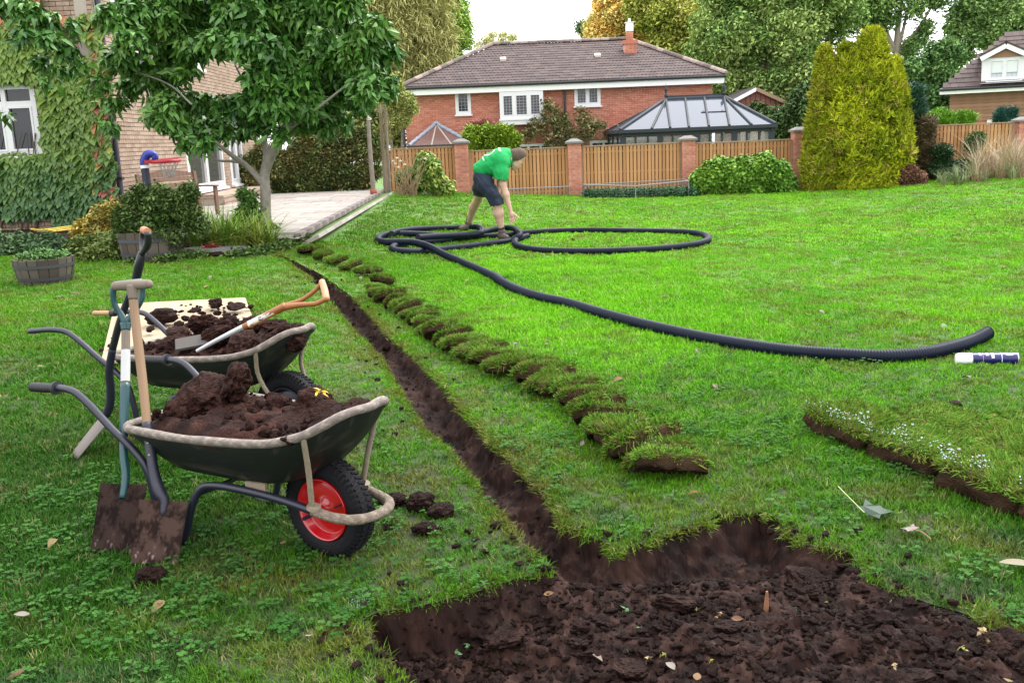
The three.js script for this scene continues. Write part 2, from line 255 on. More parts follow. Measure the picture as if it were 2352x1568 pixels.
// clods: irregular lumps of soil
function clodGeo(seed, detail, amp = 0.55) {
  const g = mergeVertices(new THREE.IcosahedronGeometry(1, detail).deleteAttribute('uv').deleteAttribute('normal')), p = g.attributes.position, col = new Float32Array(p.count * 3), o = seed * 17.3, sx = 0.75 + 0.5 * hsh(seed, 1), sy = 0.6 + 0.3 * hsh(seed, 2), sz = 0.75 + 0.5 * hsh(seed, 3);
  for (let i = 0; i < p.count; i++) {
    const v = V3(p.getX(i), p.getY(i), p.getZ(i)), a = fbm3(v.x * 1.3 + o, v.y * 1.3, v.z * 1.3, 2), b = rough3(v.x * 2.4 + o, v.y * 2.4, v.z * 2.4 + 9, detail > 6 ? 5 : 3);
    v.multiplyScalar(0.72 + amp * 1.3 * (a - 0.35) + 0.5 * (0.5 - b)); v.x *= sx; v.y *= sy; v.z *= sz; p.setXYZ(i, v.x, v.y, v.z); col.set(soilTone(v.x * 0.7 + o, v.y * 0.7, v.z * 0.7), i * 3);
  }
  g.computeVertexNormals(); g.setAttribute('color', new THREE.BufferAttribute(col, 3)); g.setAttribute('uv', new THREE.BufferAttribute(new Float32Array(p.count * 2).map((_, i) => i % 2 ? p.getY(i >> 1) * 0.8 : p.getX(i >> 1) * 0.8 + p.getZ(i >> 1) * 0.5), 2)); return g;
}
const CLOD = [1, 2, 3, 4, 5].map((s) => clodGeo(s, 5, 0.8)), CLODBIG = [11, 12, 13, 14].map((s) => clodGeo(s, 22));
const clodMat = bump(phys([1, 1, 1], 0.72, { vertexColors: true, specularIntensity: 0.17 }), T.fine, 0.01, 2);
{
  const r = RNG(31), L = [[], [], []];
  for (let i = 0; i < 9000; i++) {
    const near = i < 7000, x = near ? R(-0.7, 2.1, r) : R(OB[0], 0.4, r), z = near ? R(PITZ - 0.1, OB[3], r) : R(OB[2], PITZ, r), d = dug(x, z); if (d > -0.008) continue;
    const s = 0.004 + 0.014 * Math.pow(r(), 3); L[i % 3].push([M4(V3(x, soilH(x, z, d) + s * 0.1, z), [R(-0.4, 0.4, r), r() * 6, R(-0.4, 0.4, r)], V3(s * R(0.9, 1.8, r), s * 0.75, s)), C(1, 1, 1).multiplyScalar(0.8 + 0.5 * r())]);
  }
  const g = CLOD.slice(0, 3);
  const o = new THREE.Group(); o.name = 'loose_soil'; o.userData = { label: 'loose dark crumbs and lumps of soil in the dug pit and trench', category: 'soil', kind: 'stuff' }; scene.add(o);
  for (let i = 0; i < 5000; i++) { const near = i < 2600, x = near ? R(-0.9, 2, r) : R(OB[0] - 0.2, 0.8, r), z = near ? R(PITZ - 0.4, OB[3], r) : R(OB[2], PITZ, r), d = dug(x, z); if (d < 0.01 || d > 0.03 + 0.28 * Math.pow(r(), 3)) continue; const s = 0.004 + 0.013 * Math.pow(r(), 3); L[i % 3].push([M4(V3(x, ground(x, z) + 0.012 + s * 0.4, z), [R(-0.4, 0.4, r), r() * 6, 0], V3(s * R(0.9, 1.6, r), s * 0.8, s)), C(1, 1, 1).multiplyScalar(1 + 0.6 * r())]); }
  L.forEach((l, i) => inst('soil_crumbs', g[i], clodMat, l, o));
  const Q = [[], [], [], []]; for (let i = 0; i < 240; i++) { const near = i < 125, x = near ? R(-0.6, 1.9, r) : R(OB[0], 0.3, r), z = near ? R(PITZ - 0.1, OB[3], r) : R(OB[2], PITZ, r), d = dug(x, z); if (d > -0.025) continue; const s = (0.022 + 0.06 * Math.pow(r(), 1.6)) * (near ? 1 : 0.75); Q[i % 4].push([M4(V3(x, soilH(x, z, d) - s * 0.08, z), [R(-0.5, 0.5, r), r() * 6, R(-0.5, 0.5, r)], V3(s * R(1, 1.7, r), s * R(0.55, 0.85, r), s)), C(1, 1, 1).multiplyScalar(R(0.85, 1.35, r))]); } Q.forEach((l, i) => inst('soil_lumps', CLODBIG[i], clodMat, l, o));
}

// ---------------------------------------------------------------- grass
function bladeTuft(seed, n, h, w, spread, segs, lm = 1) {
  const r = RNG(seed), P = [], I = [], K = [];
  for (let b = 0; b < n; b++) {
    const a = r() * 6.283, d = spread * Math.sqrt(r()), x0 = Math.cos(a) * d, z0 = Math.sin(a) * d, dir = r() * 6.283, lean = lm * R(0.15, 1.25, r) * (r() < 0.25 ? 1.6 : 1), H = h * R(0.55, 1.25, r), ww = w * R(0.7, 1.3, r), cx = Math.cos(dir), cz = Math.sin(dir), s0 = P.length / 3, tone = R(0.8, 1.2, r);
    for (let k = 0; k <= segs; k++) { const t = k / segs, up = H * (t - 0.25 * lean * t * t * 0.8), out = H * lean * t * t * 0.75, wd = ww * (1 - t * t * 0.95) / 2; if (k < segs) { P.push(x0 + cx * out - cz * wd, up - 0.006, z0 + cz * out + cx * wd, x0 + cx * out + cz * wd, up - 0.006, z0 + cz * out - cx * wd); K.push(t, tone, t, tone); } else { P.push(x0 + cx * out, up - 0.006, z0 + cz * out); K.push(t, tone); } }
    for (let k = 0; k < segs; k++) { const q = s0 + k * 2; if (k < segs - 1) I.push(q, q + 1, q + 2, q + 1, q + 3, q + 2); else I.push(q, q + 1, q + 2); }
  }
  const g = new THREE.BufferGeometry(); g.setAttribute('position', new THREE.Float32BufferAttribute(P, 3)); g.setIndex(I); g.computeVertexNormals();
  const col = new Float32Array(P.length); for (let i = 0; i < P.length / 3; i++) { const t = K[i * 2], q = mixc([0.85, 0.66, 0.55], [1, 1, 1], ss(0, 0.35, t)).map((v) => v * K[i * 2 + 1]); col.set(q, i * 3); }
  g.setAttribute('color', new THREE.BufferAttribute(col, 3)); return g;
}
function cloverGeo(seed, n) {     // small round leaves on short stalks
  const r = RNG(seed), gs = [];
  for (let i = 0; i < n; i++) { const a = r() * 6.283, d = 0.035 * Math.sqrt(r()), y = R(0.012, 0.045, r), t0 = r() * 6; for (let k = 0; k < 3; k++) { const c = new THREE.CircleGeometry(R(0.0045, 0.008, r), 5); c.rotateX(-Math.PI / 2 + R(-0.5, 0.5, r)); c.translate(0.007, 0, 0); c.rotateY(t0 + k * 2.09); c.translate(Math.cos(a) * d, y, Math.sin(a) * d); gs.push(c); } }
  return merge(gs);
}
const grassMat = phys([1, 1, 1], 0.6, { vertexColors: true, specularIntensity: 0.22 }), cloverMat = phys([1, 1, 1], 0.8, { specularIntensity: 0.12 });
const worn = (x, z) => { const k = ss(1.3, 0.1, dug(x, z)), path = ss(0.9, 0.0, Math.abs((x + 0.9) * 0.9 - (-z - 5) * -0.22)) * ss(3, 4, -z) * ss(9, 6, -z); return clamp(0.6 * k + 0.25 * path, 0, 1); };
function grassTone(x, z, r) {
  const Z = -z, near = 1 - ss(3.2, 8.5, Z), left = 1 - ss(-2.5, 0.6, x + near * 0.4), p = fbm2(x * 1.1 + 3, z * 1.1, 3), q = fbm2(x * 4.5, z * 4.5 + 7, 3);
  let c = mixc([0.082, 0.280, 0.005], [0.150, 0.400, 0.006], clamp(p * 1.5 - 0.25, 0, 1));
  c = mixc(c, [0.024, 0.088, 0.006], clamp(near * 0.66 + left * 0.55 - 0.08, 0, 0.95));  // shade over the foreground and left, put into the blade colour
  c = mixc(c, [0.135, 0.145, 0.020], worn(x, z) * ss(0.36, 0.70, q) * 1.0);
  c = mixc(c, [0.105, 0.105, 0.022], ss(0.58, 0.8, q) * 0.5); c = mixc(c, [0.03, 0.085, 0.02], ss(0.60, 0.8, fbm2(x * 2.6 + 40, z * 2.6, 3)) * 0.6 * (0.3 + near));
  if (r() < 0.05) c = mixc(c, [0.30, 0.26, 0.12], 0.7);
  const k = R(0.72, 1.3, r) * (1 - 0.12 * near + 0.12 * (1 - near) * (1 - left)); return C(c[0] * k, c[1] * k, c[2] * k);  // foreground shade dims the blade colour once more
}
const clearOf = [];               // places where no grass grows: [x0, x1, z0, z1]
const bare = (x, z) => clearOf.some((f) => f(x, z));

// ---------------------------------------------------------------- materials of buildings
const brickTones = [[0.50, 0.19, 0.125], [0.55, 0.22, 0.145], [0.46, 0.165, 0.11], [0.52, 0.205, 0.14], [0.58, 0.25, 0.17]].map((c) => bump(withMap(mat(c, 0.9), T.speck, 3), T.speck, 0.004, 3));
const buffTones = [[0.33, 0.23, 0.165], [0.37, 0.27, 0.20], [0.29, 0.205, 0.145], [0.34, 0.24, 0.175], [0.39, 0.29, 0.215]].map((c) => bump(withMap(mat(c, 0.92), T.speck, 3), T.speck, 0.004, 3));
const mortar = mat([0.36, 0.31, 0.26], 0.95), mortarRed = mat([0.52, 0.33, 0.26], 0.95), upvc = mat([0.62, 0.62, 0.63], 0.35), darkPane = phys([0.02, 0.022, 0.026], 0.06), leadM = mat([0.30, 0.31, 0.33], 0.6);
const tileTones = [[0.105, 0.085, 0.085], [0.125, 0.10, 0.098], [0.09, 0.073, 0.074], [0.14, 0.115, 0.108]].map((c) => withMap(mat(c.map((v) => v * 4.6), 0.85), T.roof, 1));
const roofBase = mat([0.05, 0.042, 0.042], 0.9), slate = mat([0.055, 0.06, 0.07], 0.55), gutterM = mat([0.02, 0.02, 0.024], 0.4), fasciaM = mat([0.80, 0.80, 0.80], 0.4), concrete = bump(withMap(mat([0.21, 0.20, 0.19], 0.95), T.speck, 2), T.speck, 0.006, 2);
const fenceTones = [[0.48, 0.25, 0.105], [0.53, 0.29, 0.125], [0.42, 0.215, 0.085], [0.50, 0.27, 0.12], [0.26, 0.13, 0.055]].map((c) => withMap(mat(c, 0.85), T.wood, 1));
const timber = withMap(mat([0.33, 0.23, 0.15], 0.85), T.wood, 1), greyWood = withMap(mat([0.24, 0.215, 0.18], 0.9), T.wood, 1);

// rows of bricks on a wall: origin o, unit direction d along it, length len, from y0 to y1, holes [[s0, s1, ya, yb]]
const brickG = bevel(0.215, 0.065, 0.102, 0.004);
function brickwork(parent, o, d, len, y0, y1, tones, holes = [], rank, most = 300, name = 'brick') {
  const ry = Math.atan2(-d.z, d.x), L = [], q = new THREE.Quaternion().setFromEuler(new THREE.Euler(0, ry, 0)), r = RNG(Math.round(len * 1000 + y0 * 77));
  for (let c = 0, y = y0 + 0.0325; y < y1; y += 0.075, c++) for (let s = (c % 2 ? 0 : -0.1125); s < len; s += 0.225) {
    let a = Math.max(s + 0.005, 0), b = Math.min(s + 0.22, len); if (b - a < 0.03) continue;
    let cut = false; for (const [s0, s1, ya, yb] of holes) if (y + 0.03 > ya && y - 0.03 < yb) { if (a >= s0 && b <= s1) cut = true; else if (a < s0 && b > s0) b = s0; else if (a < s1 && b > s1) a = s1; }
    if (cut || b - a < 0.02) continue;
    const m = (a + b) / 2, p = V3(o.x + d.x * m, y, o.z + d.z * m);
    L.push([new THREE.Matrix4().compose(p, q, V3((b - a) / 0.215, 1, 1)), Math.floor(r() * 5), 0, p]);
  }
  if (rank) L.sort((u, v) => rank(u[3]) - rank(v[3]));
  pieces(parent, name, [brickG], tones, L, most); return L.length;
}
// a casement window in the plane through p0 (lower left), along d, facing n: a frame (part) with panes, leading and sill (sub-parts)
function windowUnit(parent, p0, d, n, w, h, { cols = 1, rows = 0, lead = 3, fw = 0.07, top = 0, sill = true, widths, glass = darkPane, label, name = 'window', m = upvc } = {}) {
  const ry = Math.atan2(-d.z, d.x), put = (g, x, y, z) => { g.translate(x, y, z); g.rotateY(ry); return g.translate(p0.x, p0.y, p0.z); }, F = [];
  const zf = 0.0, t = 0.07; F.push(put(box(w, fw, t), w / 2, fw / 2, zf), put(box(w, fw, t), w / 2, h - fw / 2, zf), put(box(fw, h - 2 * fw, t), fw / 2, h / 2, zf), put(box(fw, h - 2 * fw, t), w - fw / 2, h / 2, zf));
  const fr = widths || Array(cols).fill(1 / cols), X = [0]; fr.forEach((f) => X.push(X[X.length - 1] + f * w));
  const P = [], B = [];
  for (let i = 0; i < fr.length; i++) {
    if (i) F.push(put(box(fw * 0.9, h - 2 * fw, t), X[i], h / 2, zf + 0.002));
    const a = X[i] + fw * (i ? 0.45 : 1), b = X[i + 1] - fw * (i < fr.length - 1 ? 0.45 : 1), ys = top ? [[fw, h - top - fw * 0.5], [h - top + fw * 0.5, h - fw]] : [[fw, h - fw]];
    if (top) F.push(put(box(b - a, fw, t), (a + b) / 2, h - top, zf - 0.001));
    for (const [ya, yb] of ys) {
      const s = 0.032; if (b - a > 0.25 && yb - ya > 0.3) F.push(put(box(b - a, s, t + 0.016), (a + b) / 2, ya + s / 2, zf + 0.004), put(box(b - a, s, t + 0.016), (a + b) / 2, yb - s / 2, zf + 0.004), put(box(s, yb - ya - 2 * s, t + 0.016), a + s / 2, (ya + yb) / 2, zf + 0.004), put(box(s, yb - ya - 2 * s, t + 0.016), b - s / 2, (ya + yb) / 2, zf + 0.004));
      P.push(put(box(b - a, yb - ya, 0.012), (a + b) / 2, (ya + yb) / 2, zf - 0.02));
      if (rows) { const q = []; for (let k = 1; k < rows; k++) q.push(put(box(b - a, 0.014, 0.008), (a + b) / 2, lerp(ya, yb, k / rows), zf - 0.008)); for (let k = 1; k < lead; k++) q.push(put(box(0.014, yb - ya, 0.009), lerp(a, b, k / lead), (ya + yb) / 2, zf - 0.0085)); B.push(q); }
    }
  }
  const f = mesh(name, F, m, parent, label);
  P.forEach((g) => mesh('pane', g, glass, f)); B.forEach((q) => mesh('leading', q, leadM, f));
  if (sill) mesh('sill', put(box(w + 0.1, 0.06, 0.16), w / 2, -0.031, zf + 0.04), m, f);
  return f;
}
const EX = V3(1, 0, 0), EZ = V3(0, 0, 1);

// ---------------------------------------------------------------- boundary: brick pillars and slatted panels
const FZ = 25, pillarPx = [[1062, 322, 446], [1320, 322, 452], [1580, 315, 452], [1835, 295, 444], [2092, 285, 430], [2347, 272, 420]];
const pillars = pillarPx.map(([px, top], i) => {
  const g = thing('brick_pillar', ['brick pillar left of the bending man with the weathered cap', 'brick pillar between the man and the netted cage', 'brick pillar left of the conservatory and right of the netted cage', 'tall brick pillar beside the golden conifer', 'brick pillar hidden behind the golden conifer', 'brick pillar at the far right by dry grasses'][i] || 'red brick pillar mostly hidden by plants', 'pillar', 'brick pillars of the boundary fence');
  const c = pd(px, top + 70, FZ), yt = pd(px, top, FZ).y, y0 = ground(c.x, c.z) - 0.3, w = 0.338;
  mesh('core', box(w - 0.016, yt - 0.08 - y0, w - 0.016, c.x, (yt - 0.08 + y0) / 2, c.z), mortar, g);
  const L = [], r = RNG(i + 50); let k = 0;
  for (let y = yt - 0.08 - 0.0345; y > y0; y -= 0.075, k++) for (let s = 0; s < 4; s++) {
    const a = s * Math.PI / 2 + (k % 2 ? 0 : 0), q = new THREE.Quaternion().setFromEuler(new THREE.Euler(0, a, 0)), off = V3((k % 2 ? 1 : -1) * 0.0555, 0, w / 2 - 0.051).applyQuaternion(q);
    L.push([new THREE.Matrix4().compose(V3(c.x + off.x, y, c.z + off.z), q, V3(1.03, 1, 1)), Math.floor(r() * 5)]);
  }
  pieces(g, 'brick', [brickG], brickTones, L);
  const cap = new THREE.CylinderGeometry(0.10, 0.31, 0.075, 4, 1).toNonIndexed(); cap.rotateY(Math.PI / 4); cap.computeVertexNormals();
  mesh('coping', [box(0.43, 0.05, 0.43, c.x, yt - 0.055, c.z), cap.translate(c.x, yt + 0.006, c.z)], concrete, g);
  return base(g, V3(c.x, y0, c.z)) && { x: c.x, z: c.z, w };
});
const panelPx = [[886, 343, 1045, 336, 'slatted wooden fence panel behind the white rose bush', 0], [1082, 347, 1305, 338, 'slatted wooden fence panel directly behind the bending man', 1], [1338, 336, 1562, 328, 'slatted wooden fence panel behind the large netted cage', 2], [1597, 327, 1817, 322, 'slatted wooden fence panel behind the currant bushes', 3], [1853, 318, 2080, 300, 'slatted wooden fence panel mostly hidden behind the golden conifer', 4], [2110, 288, 2326, 283, 'slatted wooden fence panel in front of the dormer house', 5]];
const fence = thing('boundary_fence', 'orange brown slatted wooden fence panels between the brick pillars', 'fence');
panelPx.forEach(([xa, ya, xb, yb, label], k) => {
  const g = new THREE.Group(); g.name = 'fence_panel'; g.userData.label = label; fence.add(g);
  const a = pd(xa, ya, FZ), b = pd(xb, yb, FZ), y1 = (a.y + b.y) / 2, y0 = Math.min(ground(a.x, a.z), ground(b.x, b.z)) - 0.25, x0 = a.x, x1 = b.x, r = RNG(90 + k), n = Math.round((x1 - x0) / 0.0925), p = (x1 - x0) / n;
  const gS = bevel(0.068, 1, 0.018, 0.004).rotateX(0), slat = new THREE.BoxGeometry(0.07, y1 - y0, 0.017);
  for (let i = 0; i < n; i++) { const o = mesh('slat', slat, fenceTones[Math.floor(r() * 4)], g); o.position.set(x0 + p * (i + 0.5) + R(-0.004, 0.004, r), (y0 + y1) / 2 - 0.02 + R(-0.006, 0.006, r), -FZ + 0.012); o.rotation.z = R(-0.004, 0.004, r); }
  for (let i = 0; i < n - 1; i++) { const o = mesh('rear_slat', slat, fenceTones[4], g); o.position.set(x0 + p * (i + 1), (y0 + y1) / 2 - 0.03, -FZ - 0.055); }
  for (const f of [0.12, 0.5, 0.9]) mesh('rail', box(x1 - x0, 0.045, 0.035, (x0 + x1) / 2, lerp(y0 + 0.25, y1, f) - 0.02, -FZ - 0.0205), fenceTones[1], g);
  mesh('top_rail', box(x1 - x0, 0.03, 0.11, (x0 + x1) / 2, y1 + 0.004, -FZ - 0.02), timber, g);
  for (const x of [x0 - 0.022, x1 + 0.022]) mesh('post', box(0.04, y1 - y0, 0.07, x, (y0 + y1) / 2, -FZ - 0.02), timber, g);
});
base(fence, V3(2, ground(2, -25) - 0.25, -FZ));

// ---------------------------------------------------------------- red brick house
const HZ = 40;
{
  const g = thing('brick_house', 'long red brick house with hipped tile roof and one tall chimney behind the fence', 'house');
  const xl = pd(930, 260, HZ).x, xr = pd(1637, 230, HZ).x, ye = pd(1300, 197, HZ).y, y0 = -1.9, len = xr - xl;
  const W = [[1047, 204, 1081, 263, 1, 6, 3], [1320, 190, 1380, 243, 2, 6, 3]].map(([a, b, c, d, n, rows, lead]) => { const p = pd(a, d, HZ), q = pd(c, b, HZ); return { x: p.x, y: pd((a + c) / 2, d, HZ).y, w: q.x - p.x - 0.02, h: pd((a + c) / 2, b, HZ).y - pd((a + c) / 2, d, HZ).y, n, rows, lead }; });
  const bay = (() => { const p = pd(1149, 275, HZ - 0.35), q = pd(1249, 268, HZ - 0.35); return { x: p.x, w: q.x - p.x, y: pd(1199, 272, HZ - 0.35).y, h: pd(1199, 196, HZ - 0.35).y - pd(1199, 272, HZ - 0.35).y }; })();
  bay.h = ye - 0.165 - bay.y;
  const low = [[1185, 1270, 330, 3], [1355, 1418, 322, 2]].map(([a, b, t, n]) => { const p = pd(a, t, HZ), q = pd(b, t, HZ); return { x: p.x, w: q.x - p.x, y: pd((a + b) / 2, t, HZ).y - 1.35, h: 1.35, n }; });
  const holes = [...W, ...low].map((w) => [w.x - xl, w.x - xl + w.w, w.y, w.y + w.h]);
  mesh('wall', [box(len, ye - y0, 0.2, (xl + xr) / 2, (ye + y0) / 2, -HZ - 0.205), box(0.2, ye - y0, 8, xl + 0.1, (ye + y0) / 2, -HZ - 4.3), box(0.2, ye - y0, 8, xr - 0.1, (ye + y0) / 2, -HZ - 4.3), box(len, ye - y0, 0.2, (xl + xr) / 2, (ye + y0) / 2, -HZ - 8.2)], mortarRed, g);
  brickwork(g, V3(xl, 0, -HZ - 0.055), EX, len, y0, ye, brickTones, holes, (p) => Math.abs(p.y - 2.6) + Math.abs(p.x - 1) * 0.3);
  for (const w of [...W, ...low]) windowUnit(g, V3(w.x, w.y, -HZ - 0.02), EX, EZ, w.w, w.h, { cols: w.n, rows: w.rows || 0, lead: w.lead || 0, fw: 0.1, top: w.rows ? 0 : 0.38 });
  // projecting bay window
  const bz = -HZ + 0.35, bf = windowUnit(g, V3(bay.x, bay.y, bz), EX, EZ, bay.w, bay.h, { cols: 3, rows: 7, lead: 3, fw: 0.13, label: 'projecting white three-light window with leaded panes' });
  mesh('bay_side', [box(0.05, bay.h, 0.4, bay.x + 0.025, bay.y + bay.h / 2, bz - 0.24), box(0.05, bay.h, 0.4, bay.x + bay.w - 0.025, bay.y + bay.h / 2, bz - 0.24), box(bay.w + 0.16, 0.17, 0.5, bay.x + bay.w / 2, bay.y - 0.15, bz - 0.17)], upvc, bf);
  // roof
  const E = [pd(922, 196, HZ - 0.45), pd(1668, 164, HZ - 0.45)], yE = ye + 0.14, eL = V3(E[0].x, yE, -HZ + 0.45), eR = V3(E[1].x, yE, -HZ + 0.45), kz = HZ + 4.2, rl = pd(1130, 106, kz), rr = pd(1441, 95, kz), yR = (rl.y + rr.y) / 2; rl.y = rr.y = yR;
  const bL = V3(eL.x, yE, -HZ - 8.9), bR = V3(eR.x, yE, -HZ - 8.9), tri = (...v) => { const q = new THREE.BufferGeometry(); q.setFromPoints(v); q.setAttribute('uv', new THREE.Float32BufferAttribute(v.flatMap((p) => [p.x, p.y + p.z]), 2)); q.computeVertexNormals(); return q; };
  mesh('roof', [tri(eL, eR, rr), tri(eL, rr, rl), tri(eR, bR, rr), tri(bL, eL, rl), tri(bR, bL, rl), tri(bR, rl, rr), tri(eL, bL, bR), tri(eL, bR, eR)], roofBase, g);
  // tiles of the front slope, course by course
  const tl = [], sl = V3(rl.x, yR, rl.z).sub(V3(rl.x, yE, eL.z)), SL = Math.hypot(yR - yE, rl.z - eL.z), ang = Math.atan2(yR - yE, eL.z - rl.z), rows = 16, r = RNG(4);
  const tile = new THREE.BoxGeometry(0.296, 0.042, SL / rows + 0.06, 4, 1, 1); { const p = tile.attributes.position; for (let i = 0; i < p.count; i++) if (p.getY(i) > 0) p.setY(i, p.getY(i) + 0.006 * Math.cos(p.getX(i) / 0.292 * Math.PI * 4)); tile.computeVertexNormals(); }
  for (let k = 0; k < rows; k++) {
    const t = (k + 0.5) / rows, y = lerp(yE, yR, t), z = lerp(eL.z, rl.z, t), xa = lerp(eL.x, rl.x, t), xb = lerp(eR.x, rr.x, t), n = Math.round((xb - xa) / 0.3), w = (xb - xa) / n;
    for (let i = 0; i < n; i++) tl.push([new THREE.Matrix4().compose(V3(xa + w * (i + 0.5), y + 0.045 + R(-0.004, 0.004, r), z), new THREE.Quaternion().setFromEuler(new THREE.Euler(ang - 0.055, 0, R(-0.008, 0.008, r))), V3(w / 0.3, 1, 1)), Math.floor(r() * 4)]);
  }
  pieces(g, 'roof_tile', [tile], tileTones, tl);
  const hipG = (() => { const q = new THREE.CylinderGeometry(0.12, 0.12, 0.42, 10, 1, false, 0, Math.PI); q.rotateX(Math.PI / 2); q.rotateZ(-Math.PI / 2); return q.rotateZ(Math.PI); })(), pale = [withMap(mat([0.95, 0.9, 0.82], 0.9), T.roof), withMap(mat([1.6, 1.5, 1.4], 0.9), T.roof), withMap(mat([2.4, 2.3, 2.1], 0.9), T.roof)], HT = [];
  for (const [a, b] of [[eL, rl], [eR, rr], [rl, rr]]) { const n = Math.round(a.distanceTo(b) / 0.4), m = new THREE.Matrix4().lookAt(a, b, V3(0, 1, 0)), q = new THREE.Quaternion().setFromRotationMatrix(m); for (let i = 0; i < n; i++) { const p = a.clone().lerp(b, (i + 0.5) / n); p.y += 0.075; HT.push([new THREE.Matrix4().compose(p, q, V3(1, 1, 1)), Math.floor(r() * 3)]); } }
  pieces(g, 'ridge_tile', [hipG], pale, HT);
  mesh('fascia', [box(eR.x - eL.x - 0.1, 0.26, 0.03, (eL.x + eR.x) / 2, yE - 0.16, eL.z - 0.08), box(eR.x - eL.x - 0.2, 0.03, 0.5, (eL.x + eR.x) / 2, yE - 0.28, eL.z - 0.34)], fasciaM, g);
  mesh('gutter', [rod(V3(eL.x, yE - 0.02, eL.z + 0.02), V3(eR.x, yE - 0.02, eR.z + 0.02), 0.062, 10)], gutterM, g);
  for (const [px, py, px2, py2] of [[922, 210, 926, 335], [1297, 200, 1300, 300]]) { const a = pd(px, py, HZ - 0.08), b = pd(px2, py2, HZ - 0.08); b.x = a.x; mesh('downpipe', [rod(a, b.setY(y0), 0.05, 10), rod(V3(a.x, a.y, a.z), V3(a.x - 0.15, a.y + 0.18, a.z + 0.32), 0.05, 10)], gutterM, g); }
  for (const [px, py] of [[1156, 148], [1373, 137]]) { const t = 0.5, p = pd(px, py, HZ + 2.2); p.y = lerp(yE, yR, (-p.z + eL.z) / (eL.z - rl.z)) + 0.10; mesh('vent_tile', bevel(0.26, 0.1, 0.3, 0.02).rotateX(ang - 0.05).translate(p.x, p.y, p.z), mat([0.62, 0.55, 0.50], 0.9), g); }
  // chimney
  const c0 = pd(1449, 152, HZ + 2.4), c1 = pd(1449, 96, HZ + 2.4), cw = 0.52, cg = mesh('chimney', box(cw, c1.y - c0.y + 0.5, cw, c0.x, (c0.y + c1.y) / 2 - 0.25, c0.z - cw / 2), mortarRed, g);
  const CB = []; let row = 0; for (let y = c0.y - 0.1; y < c1.y; y += 0.075, row++) for (let i = 0; i < 3; i++) CB.push([M4(V3(c0.x - cw / 2 + 0.085 + i * 0.175 + (row % 2 ? 0.0 : 0.012), y, c0.z - 0.04), [0, 0, 0], V3(0.77, 1, 1)), Math.floor(r() * 5)]);
  for (const [M, t] of CB) { const o = new THREE.Mesh(brickG, brickTones[t]); o.name = 'brick'; o.castShadow = o.receiveShadow = true; o.applyMatrix4(M); cg.add(o); }
  mesh('chimney_band', box(cw + 0.1, 0.16, cw + 0.1, c0.x, c1.y - 0.0, c0.z - cw / 2), brickTones[2], cg);
  mesh('flashing', box(cw + 0.24, 0.2, cw + 0.3, c0.x, c0.y - 0.02, c0.z - cw / 2 + 0.08), mat([0.55, 0.56, 0.58], 0.5), cg);
  const pot = pd(1448, 94, HZ + 2.4); mesh('chimney_pot', [lathe([[0, 0], [0.155, 0], [0.15, 0.3], [0.17, 0.34], [0.12, 0.42], [0.12, 0.44], [0, 0.44]], 16).translate(c0.x, c1.y + 0.04, c0.z - cw / 2)], mat([0.42, 0.18, 0.11], 0.8), cg);
  mesh('chimney_cowl', [box(0.30, 0.34, 0.30, c0.x, c1.y + 0.62, c0.z - cw / 2), box(0.36, 0.03, 0.36, c0.x, c1.y + 0.81, c0.z - cw / 2), rod(V3(c0.x, c1.y + 0.8, c0.z - cw / 2), V3(c0.x, c1.y + 0.98, c0.z - cw / 2), 0.05)], mat([0.78, 0.78, 0.76], 0.5), cg);
  base(g, V3((xl + xr) / 2, y0, -HZ));
}
